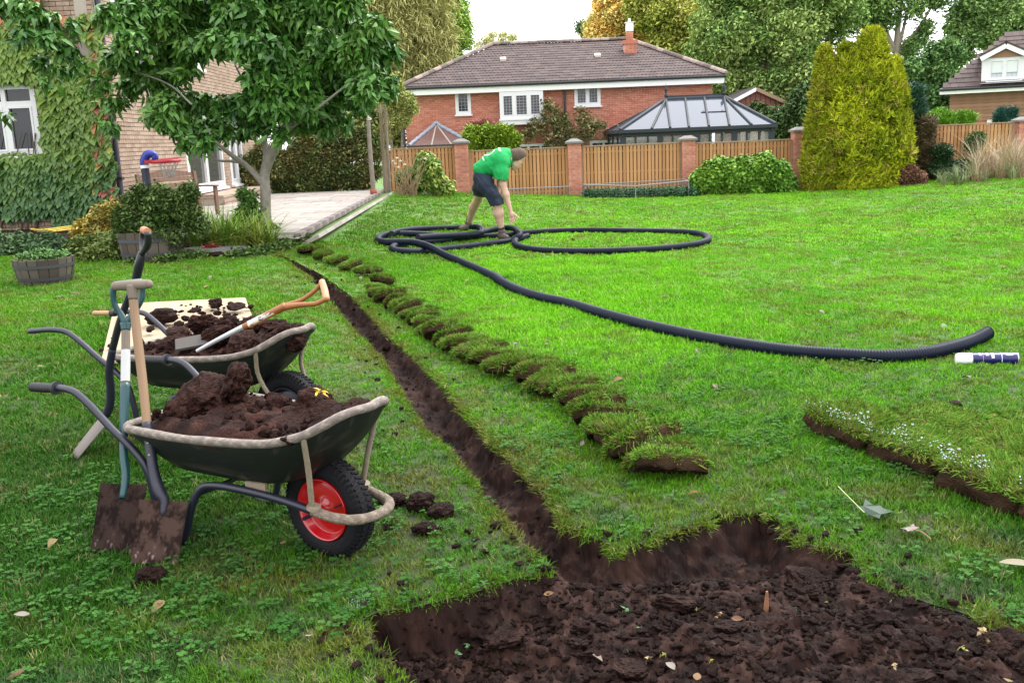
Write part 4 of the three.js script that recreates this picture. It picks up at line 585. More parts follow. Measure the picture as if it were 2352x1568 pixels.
{   // low metal net frames by the fence
  const metal = mat([0.20, 0.205, 0.22], 0.5), netM = mat([0.13, 0.13, 0.12], 0.9);
  const cage = (label, P, Zb) => { const g = thing('net_cage', label, 'plant cage', 'low tube framed plant cages'), top = P.map(([x, y, Z]) => pd(x, y, Z)), T2 = []; for (let i = 0; i + 1 < top.length; i++) T2.push(rod(top[i], top[i + 1], 0.014, 6)); mesh('frame', [...T2, ...top.map((p) => rod(V3(p.x, ground(p.x, p.z) - 0.1, p.z), p, 0.014, 6))], metal, g);
    const N = []; for (let i = 0; i + 1 < top.length; i++) { const a = top[i], b = top[i + 1], n = Math.round(a.distanceTo(b) / 0.1); for (let k = 1; k < n; k++) { const p = a.clone().lerp(b, k / n); N.push(rod(V3(p.x, ground(p.x, p.z), p.z), p, 0.0022, 3)); } for (let k = 1; k < 5; k++) { const q = (p) => V3(p.x, lerp(ground(p.x, p.z), p.y, k / 5), p.z); N.push(rod(q(a), q(b), 0.0022, 3)); } } const o = mesh('netting', N, netM, g); base(g); };
  cage('low tube framed net cage over ivy, in front of the middle fence panel', [[1340, 424, 23.6], [1460, 427, 23.4], [1582, 415, 23.6], [1570, 412, 24.6], [1345, 424, 24.6], [1340, 424, 23.6]]);
  cage('plain low tube frame behind the bending man', [[1085, 436, 24.3], [1190, 433, 24.2], [1308, 428, 24.3], [1308, 427, 24.8]]);
}

// ---------------------------------------------------------------- plants
function leafG(len, w, { droop = 0.3, fold = 0.25, seg = 3, tip = 1 } = {}) {   // one leaf along +z from the origin, face up
  const P = [], I = []; for (let k = 0; k <= seg; k++) { const t = k / seg, wd = w / 2 * Math.pow(Math.sin(Math.PI * Math.pow(clamp(t * 0.96 + 0.02, 0, 1), 0.8 * tip)), 0.9), y = -droop * len * t * t, z = len * t; P.push(-wd, y + wd * fold, z, 0, y, z, wd, y + wd * fold, z); }
  for (let k = 0; k < seg; k++) { const a = k * 3; I.push(a, a + 3, a + 1, a + 1, a + 3, a + 4, a + 1, a + 4, a + 2, a + 2, a + 4, a + 5); }
  const g = new THREE.BufferGeometry(); g.setAttribute('position', new THREE.Float32BufferAttribute(P, 3)); g.setIndex(I); g.computeVertexNormals(); return g;
}
function spray(seed, n, len, w, { spread = 0.6, pitch = [-0.7, 0.5], droop = 0.3, seg = 2, up = 0 } = {}) {   // n leaves along a short twig
  const r = RNG(seed), gs = []; for (let i = 0; i < n; i++) { const g = leafG(len * R(0.65, 1.2, r), w * R(0.75, 1.2, r), { droop: droop * R(0.5, 1.5, r), seg }); g.rotateZ(R(-0.7, 0.7, r)); g.rotateX(-R(pitch[0], pitch[1], r)); g.rotateY(i * 2.4 + R(-0.5, 0.5, r)); const d = spread * len; g.translate(R(-d, d, r), R(-d, d, r) + up * i / n, R(-d, d, r)); gs.push(g); } return merge(gs);
}
const leafM = (rough = 0.6, spec = 0.4) => phys([1, 1, 1], rough, { specularIntensity: spec });
const LM = leafM(), LMshiny = leafM(0.38, 0.6), LMdull = leafM(0.8, 0.25);
const bl = (px, py, Z, rpx, flat = 1, deep = 1) => { const k = Z / FPX; return { p: pd(px, py, Z), r: V3(rpx * k, rpx * k * flat, rpx * k * deep) }; };
const tone = (pal, t, r) => { const x = clamp(t, 0, 0.999) * (pal.length - 1), i = Math.floor(x), c = mixc(pal[i], pal[i + 1] || pal[i], x - i), k = R(0.72, 1.32, r); return C(c[0] * k, c[1] * k, c[2] * k); };
function foliage(parent, geos, m, blobs, { n, size = [0.7, 1.3], pal, seed = 1, sub = 0, subr = 0.3, inner = 0.25, tilt = 1.2, keep, name = 'crown' }) {
  const r = RNG(seed); let B = blobs;
  if (sub) { B = []; for (const b of blobs) for (let i = 0; i < sub; i++) { const u = R(-1, 1, r), a = r() * 6.283, q = Math.sqrt(1 - u * u), d = Math.cbrt(R(0.12, 1, r)) * (1 - subr * 0.55); B.push({ p: V3(b.p.x + q * Math.cos(a) * b.r.x * d, b.p.y + u * b.r.y * d, b.p.z + q * Math.sin(a) * b.r.z * d), r: b.r.clone().multiplyScalar(subr * R(0.6, 1.25, r)), t: r() }); } }
  const W = []; let s = 0; for (const b of B) { s += b.r.x * b.r.y + b.r.x * b.r.z; W.push(s); }
  const L = geos.map(() => []);
  for (let i = 0; i < n; i++) {
    const x = r() * s; let lo = 0, hi = W.length - 1; while (lo < hi) { const m2 = (lo + hi) >> 1; if (W[m2] < x) lo = m2 + 1; else hi = m2; }
    const b = B[lo], u = R(-1, 1, r), a = r() * 6.283, q = Math.sqrt(1 - u * u), d = Math.cbrt(R(inner, 1, r)), p = V3(b.p.x + q * Math.cos(a) * b.r.x * d, b.p.y + u * b.r.y * d, b.p.z + q * Math.sin(a) * b.r.z * d);
    if (keep && !keep(p)) continue;
    const t = 0.5 * (b.t ?? n3(p.x * 1.3, p.y * 1.3, p.z * 1.3)) + 0.5 * r();
    L[i % geos.length].push([M4(p, [R(-tilt, tilt, r) * 0.5, r() * 6.283, R(-tilt, tilt, r) * 0.5], R(size[0], size[1], r)), tone(pal, t, r)]);
  }
  geos.forEach((g, i) => L[i].length && inst(name, g, m, L[i], parent));
}
const barkM = withMap(mat([0.30, 0.25, 0.20], 0.9), T.bark, 2), barkGrey = bump(withMap(mat([0.40, 0.36, 0.30], 0.85), T.bark, 1.5), T.bark, 0.006, 1.5);
const SM = [1, 2].map((s) => spray(s, 13, 0.21, 0.115, { spread: 1.35 })), SB = [3, 4].map((s) => spray(s, 8, 0.13, 0.062, { spread: 0.55, pitch: [-1.1, 0.2], droop: 0.5 })), SS = [5, 6].map((s) => spray(s, 10, 0.065, 0.036, { spread: 0.9, pitch: [-0.5, 0.9] })), SN = [7, 8].map((s) => spray(s, 12, 0.16, 0.022, { spread: 0.55, pitch: [-0.2, 1.3], droop: 0.1 })), SF = [9, 10].map((s) => spray(s, 16, 0.45, 0.05, { spread: 0.9, pitch: [-0.9, 0.3], droop: 0.35 }));
function tree(name, label, Z, trunk, r0, big, o) {
  const g = thing(name, label, 'tree'), T0 = trunk.map(([x, y, dz = 0]) => pd(x, y, Z + dz)); T0[0].y = ground(T0[0].x, T0[0].z) - 0.2;
  const limbs = [sweep(T0, [r0, r0 * 0.75, r0 * 0.35], { seg: 16, rs: 8 })], blobs = big.map(([x, y, rr, dz = 0, fl = 1]) => bl(x, y, Z + dz, rr, fl));
  for (const b of blobs) { const k = T0[Math.max(1, T0.length - 2)], m = k.clone().lerp(b.p, 0.5); m.y -= 0.1 * k.distanceTo(b.p); limbs.push(sweep([k, m, b.p], [r0 * 0.4, r0 * 0.1], { seg: 8, rs: 6 })); }
  mesh('trunk', limbs, barkM, g); foliage(g, o.geos || SM, o.m || LMdull, blobs, o); return base(g, T0[0]);
}
// far trees
tree('larch_tree', 'pale yellow green feathery larch standing left of the red house', 50, [[905, 330], [915, 150], [930, -60]], 0.35, [[880, 120, 70], [930, 60, 80], [985, 90, 55], [905, 180, 65], [960, -10, 80], [865, 20, 70], [960, 150, 45]], { n: 3900, geos: SF, pal: [[0.26, 0.27, 0.09], [0.42, 0.41, 0.15], [0.52, 0.50, 0.22]], seed: 101, sub: 26, subr: 0.26 });
tree('oak_tree', 'bright green oak with sky gaps between larch and red house', 56, [[1010, 320], [1005, 150], [1000, 0]], 0.4, [[1000, 10, 60], [1040, 50, 45], [985, 95, 50], [1045, 95, 32], [1020, 130, 50], [965, 150, 45]], { n: 3400, pal: [[0.154, 0.264, 0.055], [0.264, 0.418, 0.077], [0.440, 0.572, 0.132]], seed: 102, sub: 16, subr: 0.33 });
tree('birch_tree', 'thin distant yellow tree just above the left end of the roof ridge', 90, [[1135, 300], [1140, 130], [1150, 75]], 0.2, [[1140, 95, 28], [1165, 85, 18], [1110, 105, 20]], { n: 240, pal: [[0.450, 0.450, 0.180], [0.600, 0.570, 0.270]], seed: 103, sub: 8 });
tree('dark_green_tree', 'small dark green tree left of the orange autumn tree', 70, [[1345, 300], [1345, 120], [1345, 70]], 0.25, [[1345, 85, 28], [1365, 60, 25]], { n: 500, pal: [[0.090, 0.150, 0.075], [0.150, 0.240, 0.105]], seed: 104, sub: 8 });
tree('autumn_tree', 'orange autumn tree rising behind the chimney', 60, [[1415, 320], [1410, 150], [1400, 40]], 0.3, [[1385, 65, 45], [1425, 40, 50], [1465, 70, 50], [1400, 15, 35], [1500, 85, 35], [1450, 0, 40], [1540, 110, 35]], { n: 3600, pal: [[0.450, 0.300, 0.075], [0.750, 0.480, 0.120], [0.750, 0.630, 0.210], [0.375, 0.390, 0.105]], seed: 105, sub: 16, subr: 0.33 });
tree('lime_tree', 'yellow green tree between the chimney and the big green tree', 58, [[1530, 320], [1530, 120], [1520, 0]], 0.3, [[1500, 20, 55], [1550, 40, 60], [1530, 110, 50], [1580, 120, 50], [1475, -10, 40], [1600, 60, 50]], { n: 3800, pal: [[0.180, 0.240, 0.045], [0.360, 0.390, 0.075], [0.540, 0.510, 0.150]], seed: 106, sub: 16, subr: 0.33 });
tree('poplar_tree', 'very large leafy green tree towering between the two houses', 52, [[1800, 330], [1797, 180], [1780, 60], [1760, -40]], 0.5, [[1640, 60, 80], [1720, 40, 95], [1800, 60, 100], [1880, 50, 90], [1680, 130, 80], [1760, 150, 90], [1850, 150, 80], [1720, 210, 60], [1650, 190, 50], [1800, -30, 110], [1690, -30, 90], [1900, -20, 90], [1830, 215, 45], [1740, 250, 40]], { n: 12500, pal: [[0.099, 0.187, 0.055], [0.187, 0.308, 0.077], [0.308, 0.418, 0.121], [0.418, 0.528, 0.176]], seed: 107, sub: 18, subr: 0.32 });
tree('ash_tree', 'loose dark green tree with bright sky gaps behind the golden conifer', 56, [[2060, 330], [2060, 120], [2070, 0]], 0.35, [[1950, 20, 65], [2020, 10, 60], [2090, 0, 45], [2128, 60, 22], [1990, -40, 80], [2085, 120, 28], [2160, -20, 40], [2110, 100, 20]], { n: 2000, pal: [[0.077, 0.154, 0.055], [0.154, 0.264, 0.077], [0.264, 0.374, 0.110]], seed: 108, sub: 14, subr: 0.34 });
tree('sycamore_tree', 'large rounded green tree behind the dormer house roof', 57, [[2280, 320], [2280, 120], [2290, 0]], 0.45, [[2225, 60, 52], [2290, 40, 70], [2350, 50, 80], [2190, 120, 40], [2260, 0, 62], [2330, -10, 80], [2400, 20, 80]], { n: 5200, pal: [[0.088, 0.176, 0.055], [0.176, 0.286, 0.088], [0.286, 0.418, 0.132]], seed: 109, sub: 16, subr: 0.33 });
tree('dark_oak_tree', 'dark green tree between the golden conifer and the dormer house', 49, [[2140, 340], [2140, 240], [2140, 160]], 0.3, [[2120, 180, 55], [2165, 150, 45], [2130, 240, 45], [2150, 220, 40], [2105, 260, 40]], { n: 2900, pal: [[0.048, 0.121, 0.040], [0.099, 0.198, 0.055], [0.176, 0.286, 0.088]], seed: 110, sub: 16, subr: 0.33 });
tree('plum_tree', 'low dark tree right of the conservatory', 45, [[1830, 340], [1830, 300], [1830, 260]], 0.15, [[1830, 270, 45], [1790, 285, 35], [1860, 300, 40], [1850, 245, 40], [1740, 270, 30]], { n: 2200, pal: [[0.038, 0.075, 0.022], [0.075, 0.120, 0.038]], seed: 111, sub: 12, subr: 0.35 });
tree('hedge_tree', 'tall green hedge filling the gap left of the red house', 44, [[880, 330], [880, 300], [880, 260]], 0.15, [[860, 270, 60], [800, 290, 60], [900, 300, 35], [840, 200, 60], [760, 250, 70], [700, 280, 60]], { n: 3600, pal: [[0.105, 0.150, 0.045], [0.195, 0.240, 0.075], [0.285, 0.300, 0.105]], seed: 112, sub: 14, subr: 0.35 });
// golden conifer
{
  const g = thing('golden_conifer', 'large dense golden yellow conifer standing before the fence on the lawn edge', 'tree'), Z = 24, b = gp(1968, 444), k = Z / FPX, r = RNG(9), L = [[], []], SG = [1, 2].map((s) => spray(s + 40, 18, 0.13, 0.034, { spread: 0.42, pitch: [0.1, 1.3], droop: -0.05 }));
  const spires = [[2005, 72, 1.0, 98], [2005, 74, 1.0, 98], [2052, 140, 0.9, 66], [2075, 215, 0.7, 42], [1950, 105, 0.85, 84], [1896, 112, 0.75, 42], [1890, 200, 0.9, 44]];
  const prof = (t) => (t < 0.28 ? lerp(0.80, 1, ss(0, 0.28, t)) : Math.pow(Math.max(0, 1 - (t - 0.28) / 0.73), 0.62));
  for (let i = 0; i < 17000; i++) {
    const [px, top, , w] = spires[Math.floor(r() * spires.length)], t = Math.pow(r(), 0.95), c0 = pd(lerp(px < 1900 ? px : px * 0.5 + 1974 * 0.5, px, t), lerp(446, top, t), Z), W = w * 0.93 * k * prof(t) * (t > 0.8 ? 0.95 : 1) + 0.02, a = r() * 6.283, lump = 0.82 + 0.36 * n3(Math.cos(a) * 3 + px, t * 9, Math.sin(a) * 3), d = W * lump * R(0.8, 1.02, r);
    const p = V3(c0.x + Math.cos(a) * d, Math.max(c0.y, b.y + 0.03), c0.z + Math.sin(a) * d); if (n3(p.x * 4, p.y * 3.2, p.z * 4) < 0.22) continue;
    const q = n3(p.x * 2, p.y * 2, p.z * 2), br = px < 1900 ? 0.45 : 0; let c = mixc([0.12, 0.175, 0.010], [0.42, 0.46, 0.020], clamp(q * 0.8 + r() * 0.35, 0, 1)); if (r() < 0.12 + br * 0.5) c = mixc(c, [0.28, 0.2, 0.06], 0.6); const kk = R(0.75, 1.25, r);
    L[i % 2].push([M4(p, [Math.sin(a) * 0.55 + R(-0.3, 0.3, r), R(0, 6.28, r), -Math.cos(a) * 0.55 + R(-0.3, 0.3, r)], R(0.75, 1.35, r)), C(c[0] * kk, c[1] * kk, c[2] * kk)]);
  }
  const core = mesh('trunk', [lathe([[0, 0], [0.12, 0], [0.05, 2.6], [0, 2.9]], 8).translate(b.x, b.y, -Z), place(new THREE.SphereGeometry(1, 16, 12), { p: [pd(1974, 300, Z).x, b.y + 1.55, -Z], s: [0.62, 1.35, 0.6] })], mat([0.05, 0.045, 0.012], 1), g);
  inst('crown', SG[0], LMdull, L[0], g); inst('crown', SG[1], LMdull, L[1], g); base(g, b);
}
function shrub(name, label, blobs, o, cat = 'shrub', stems = 6, stemM = barkM) {
  const g = thing(name, label, cat), r = RNG(o.seed), lo = blobs.reduce((a, b) => (b.p.y - b.r.y < a.p.y - a.r.y ? b : a)), root = V3(lo.p.x, ground(lo.p.x, lo.p.z) - 0.02, lo.p.z); if (o.root) root.copy(o.root);
  const S = []; for (let i = 0; i < stems; i++) { const b = pick(blobs, r), q = root.clone().lerp(V3(b.p.x, root.y, b.p.z), 0.6), e = V3(b.p.x + R(-0.6, 0.6, r) * b.r.x, b.p.y + R(0, 0.6, r) * b.r.y, b.p.z + R(-0.5, 0.5, r) * b.r.z); S.push(sweep([q, q.clone().lerp(e, 0.5).add(V3(R(-0.05, 0.05, r), 0, 0)), e], [0.014, 0.005], { seg: 8, rs: 5 })); }
  if (stems) mesh('stem', S, stemM, g); foliage(g, o.geos || SS, o.m || LM, blobs, { name: 'foliage', ...o }); return base(g, root);
}
shrub('slim_conifer', 'narrow dark blue green conifer squeezed behind the golden one', [[2100, 220, 14], [2103, 260, 18], [2104, 300, 20], [2102, 345, 20], [2096, 385, 20]].map(([x, y, r]) => bl(x, y, 24.7, r, 1.5)), { n: 1500, geos: SN, pal: [[0.016, 0.061, 0.038], [0.041, 0.108, 0.061]], seed: 121 });
shrub('berberis_shrub', 'low purple brown shrub at the foot of the golden conifer', [[2035, 405, 30], [2075, 400, 32], [2105, 410, 22], [2020, 420, 20]].map(([x, y, r]) => bl(x, y, 23.6, r, 0.8)), { n: 1500, pal: [[0.121, 0.047, 0.041], [0.216, 0.108, 0.068], [0.189, 0.162, 0.068]], seed: 122 });
shrub('brown_stems', 'tall thicket of bare brown stems right of the slim conifer', [[2125, 340, 18], [2130, 300, 15], [2135, 380, 20]].map(([x, y, r]) => bl(x, y, 24.4, r, 1.6)), { n: 700, geos: SN, pal: [[0.081, 0.061, 0.034], [0.162, 0.121, 0.061]], seed: 123 }, 'shrub', 24);
shrub('dark_shrub', 'dark green low shrub at the base of the right fence panel', [[2165, 350, 22], [2180, 390, 26], [2155, 385, 18], [2215, 385, 22]].map(([x, y, r]) => bl(x, y, 24.1, r, 0.8)), { n: 1300, pal: [[0.016, 0.047, 0.016], [0.047, 0.101, 0.034]], seed: 124 });
shrub('fence_climber', 'small green climber hanging on the right fence panel', [[2245, 320, 16], [2235, 335, 14]].map(([x, y, r]) => bl(x, y, 24.7, r)), { n: 350, pal: [[0.041, 0.095, 0.020], [0.095, 0.162, 0.041]], seed: 125 }, 'climbing plant');
shrub('currant_bush', 'row of leafy green currant bushes in front of the fence near the conservatory', [[1620, 415, 30], [1650, 395, 32], [1690, 405, 36], [1735, 395, 34], [1775, 405, 36], [1800, 420, 26], [1700, 375, 16], [1755, 368, 16], [1660, 380, 18], [1795, 385, 14], [1640, 435, 20], [1720, 432, 26]].map(([x, y, r]) => bl(x, y, 24.1, r, 0.9, 0.7)), { n: 3400, geos: [spray(60, 9, 0.10, 0.085, { spread: 0.8 }), spray(61, 9, 0.085, 0.075, { spread: 0.9 })], pal: [[0.041, 0.121, 0.016], [0.108, 0.243, 0.027], [0.216, 0.351, 0.041]], seed: 126 });
shrub('ivy', 'low dark ivy growing inside the net cage', Array.from({ length: 12 }, (_, i) => bl(1356 + i * 21, 448 - i * 0.6, 23.8, 13, 0.7, 1.8)), { n: 1700, geos: SS, pal: [[0.020, 0.074, 0.027], [0.054, 0.149, 0.061]], seed: 127 }, 'ground cover', 0);
shrub('rose_bush', 'white flowering rose bush with yellowing leaves before the left fence panel', [[985, 390, 26], [1000, 420, 22], [960, 405, 24], [945, 430, 22], [975, 370, 18], [930, 410, 18], [1030, 430, 12]].map(([x, y, r]) => bl(x, y, 23.2, r, 1, 0.8)), { n: 1500, geos: [spray(62, 8, 0.09, 0.06, { spread: 0.8 })], pal: [[0.041, 0.108, 0.027], [0.121, 0.216, 0.041], [0.338, 0.351, 0.068]], seed: 128 }, 'rose bush', 14);
{ const g = thing('rose_flowers', 'white rose blooms on the bush before the left fence panel', 'flowers'), r = RNG(5); for (const [x, y] of [[912, 365], [920, 372], [908, 378], [977, 367], [930, 380], [915, 386], [903, 372]]) { const p = pd(x, y, 22.8); mesh('bloom', [0, 1, 2, 3, 4, 5].map((k) => leafG(0.05, 0.05, { droop: -0.3 }).rotateX(-0.5 - (k % 2) * 0.5).rotateY(k * 1.05).translate(p.x, p.y, p.z)), mat([0.75, 0.72, 0.66], 0.7), g); } base(g); }
{ const g = thing('dry_stems', 'clump of dry bare stems at the patio corner', 'shrub'), r = RNG(15), S = []; for (let i = 0; i < 60; i++) { const a = pd(R(905, 960, r), R(440, 448, r), 22.9), b = pd(R(890, 985, r), R(340, 425, r), 22.9 + R(-0.4, 0.4, r)); a.y = ground(a.x, a.z); S.push(sweep([a, a.clone().lerp(b, 0.5).add(V3(R(-0.06, 0.06, r), 0.05, 0)), b], [0.008, 0.003], { seg: 6, rs: 4 })); } mesh('stem', S, mat([0.34, 0.24, 0.14], 0.9), g); base(g); }
{ const g = thing('trellis', 'weathered trellis post with hanging dry stems beside the patio corner', 'trellis'), S = [], r = RNG(16), top = pd(874, 250, 24.3); for (const [x0, y0, x1, y1] of [[872, 240, 880, 440], [884, 250, 893, 440]]) { const a = pd(x0, y0, 24.3), b = pd(x1, y1, 24.3); mesh('post', rod(V3(a.x, b.y - 0.2, a.z), V3(a.x, a.y, a.z), 0.035, 8), greyWood, g); } for (let i = 0; i < 14; i++) { const a = pd(R(866, 890, r), R(235, 290, r), 24.25), b = pd(R(868, 905, r), R(330, 430, r), 24.2); S.push(sweep([a, a.clone().lerp(b, 0.5).add(V3(R(-0.12, 0.12, r), 0, R(0, 0.1, r))), b], [0.006, 0.004], { seg: 6, rs: 4 })); } mesh('hanging_stem', S, mat([0.2, 0.16, 0.09], 0.9), g); base(g); }
shrub('pale_climber', 'loose pale green climber over the trellis left of the red house', [[905, 215, 26], [930, 235, 24], [885, 245, 22], [900, 280, 24], [925, 270, 18], [880, 310, 20], [900, 190, 18], [945, 250, 12]].map(([x, y, r]) => bl(x, y, 26.2, r)), { n: 1900, geos: SS, m: LMdull, pal: [[0.135, 0.189, 0.054], [0.297, 0.338, 0.095], [0.432, 0.432, 0.149]], seed: 129 }, 'climbing plant');
shrub('boundary_hedge', 'dense dark mixed hedge behind the patio and garden tree', [[650, 380, 45], [700, 370, 50], [750, 385, 45], [800, 375, 50], [840, 390, 35], [690, 420, 35], [760, 425, 32], [820, 425, 28], [640, 425, 25], [830, 330, 40], [770, 330, 45], [700, 320, 40], [610, 370, 40], [570, 390, 40], [860, 355, 25]].map(([x, y, r]) => bl(x, y, 25.9, r, 1, 0.7)), { n: 8500, geos: SS, m: LMdull, pal: [[0.041, 0.081, 0.024], [0.095, 0.135, 0.041], [0.189, 0.189, 0.068], [0.270, 0.176, 0.068]], seed: 130, size: [0.9, 1.9], sub: 10, subr: 0.4 }, 'hedge', 20);
{ const g = thing('rail_fence', 'low brown wooden fence in front of the dark hedge behind the patio', 'fence'), Z = 26.6; for (const x of [560, 640, 682, 735, 790]) { const a = pd(x, 400, Z); mesh('post', box(0.09, 0.9, 0.09, a.x, PY + 0.4, -Z), greyWood, g); } for (const y of [425, 436]) { const a = pd(560, y, Z), b = pd(800, y - 8, Z); mesh('rail', rod(a, b, 0.03, 6), greyWood, g); } mesh('board', box(1.6, 0.8, 0.03, pd(655, 410, Z).x, PY + 0.4, -Z - 0.1), fenceTones[4], g); base(g); }
shrub('climbing_rose', 'sparse climbing rose with yellow blooms on the red brick wall', [[1265, 262, 22], [1290, 285, 22], [1235, 290, 20], [1300, 310, 20], [1270, 320, 20], [1215, 310, 14], [1340, 270, 14], [1365, 285, 14], [1350, 300, 18], [1385, 290, 8], [1260, 240, 10], [1320, 318, 18], [1330, 255, 10]].map(([x, y, r]) => bl(x, y, 39.3, r, 1, 0.5)), { n: 620, geos: [spray(63, 8, 0.11, 0.07, { spread: 1.1 })], m: LMdull, pal: [[0.081, 0.115, 0.041], [0.162, 0.176, 0.068], [0.216, 0.121, 0.081]], seed: 131 }, 'climbing plant', 16);
{ const g = thing('rose_flowers', 'pale yellow rose blooms against the red brick wall', 'flowers'); for (const [x, y] of [[1268, 242], [1348, 270], [1340, 275], [1353, 292], [1355, 296], [1277, 314], [1420, 290]]) { const p = pd(x, y, 38.9); mesh('bloom', [0, 1, 2, 3, 4].map((k) => leafG(0.07, 0.07, { droop: -0.3 }).rotateX(-0.6).rotateY(k * 1.26).translate(p.x, p.y, p.z)), mat([0.78, 0.66, 0.32], 0.7), g); } base(g); }
shrub('choisya_shrub', 'bright yellow green rounded shrub behind the fence by the red house', [[1090, 315, 24], [1120, 308, 26], [1155, 308, 26], [1175, 318, 20], [1130, 328, 28], [1095, 332, 22], [1165, 332, 22], [1085, 302, 14]].map(([x, y, r]) => bl(x, y, 37, r, 0.8)), { n: 2400, geos: [spray(64, 9, 0.13, 0.06, { spread: 0.7, pitch: [-0.3, 0.9] })], pal: [[0.068, 0.149, 0.016], [0.203, 0.297, 0.027], [0.324, 0.405, 0.041]], seed: 132 });
shrub('purple_smoke_bush', 'sparse reddish shrub rising behind the yellow green shrub', [[1085, 295, 16], [1115, 290, 16], [1140, 292, 10]].map(([x, y, r]) => bl(x, y, 38.2, r, 0.8)), { n: 420, geos: SN, pal: [[0.270, 0.081, 0.074], [0.378, 0.162, 0.135]], seed: 133 });
shrub('young_leylandii', 'bright lime green conifer shoots behind the right fence panel', [[2150, 275, 16], [2175, 278, 18], [2165, 262, 8], [2210, 280, 18], [2225, 275, 12], [2140, 285, 12]].map(([x, y, r]) => bl(x, y, 30, r, 0.9)), { n: 900, geos: SN, pal: [[0.081, 0.216, 0.016], [0.189, 0.351, 0.027]], seed: 134 });
shrub('blue_spruce', 'small dark blue green conifer by the dormer house window', [[2302, 272, 12], [2302, 262, 7], [2325, 262, 8]].map(([x, y, r]) => bl(x, y, 30, r, 1.2)), { n: 350, geos: SN, pal: [[0.016, 0.068, 0.054], [0.041, 0.121, 0.095]], seed: 135 });
// feathery dry grasses at the right edge
function strapClump(name, label, spots, { n, h, w, pal, seed, lean = 1, cat = 'ornamental grass' }) {
  const g = thing(name, label, cat), r = RNG(seed), G = bladeTuft(seed, n, h, w, 0.09, 6, lean); const L = spots.map((p) => [M4(p, [R(-0.15, 0.15, r), r() * 6.28, R(-0.15, 0.15, r)], R(0.8, 1.2, r)), tone(pal, r(), r)]); const m = phys([1, 1, 1], 0.6, { vertexColors: true }); L.forEach(([M, c]) => { const mm = phys([c.r, c.g, c.b], 0.6, { vertexColors: true }); const o = mesh('tuft', G, mm, g); o.applyMatrix4(M); }); base(g, spots[0].clone()); return g;
}
{ const r = RNG(71), sp = (n, x0, x1, y0, y1, Z) => Array.from({ length: n }, () => { const p = pd(R(x0, x1, r), 400, Z + R(-0.6, 0.6, r)); p.y = ground(p.x, p.z); return p; });
  strapClump('dry_grass', 'tall pale feathery dry grasses at the right end of the lawn', sp(26, 2235, 2375, 330, 390, 23.3), { n: 40, h: 0.95, w: 0.010, pal: [[0.34, 0.27, 0.16], [0.45, 0.38, 0.24], [0.3, 0.2, 0.14]], seed: 141 });
  strapClump('green_grass_clump', 'grey green grass clumps below the dry grasses', sp(18, 2120, 2360, 370, 400, 22.9), { n: 40, h: 0.42, w: 0.010, pal: [[0.12, 0.17, 0.06], [0.2, 0.24, 0.10]], seed: 142 }); }

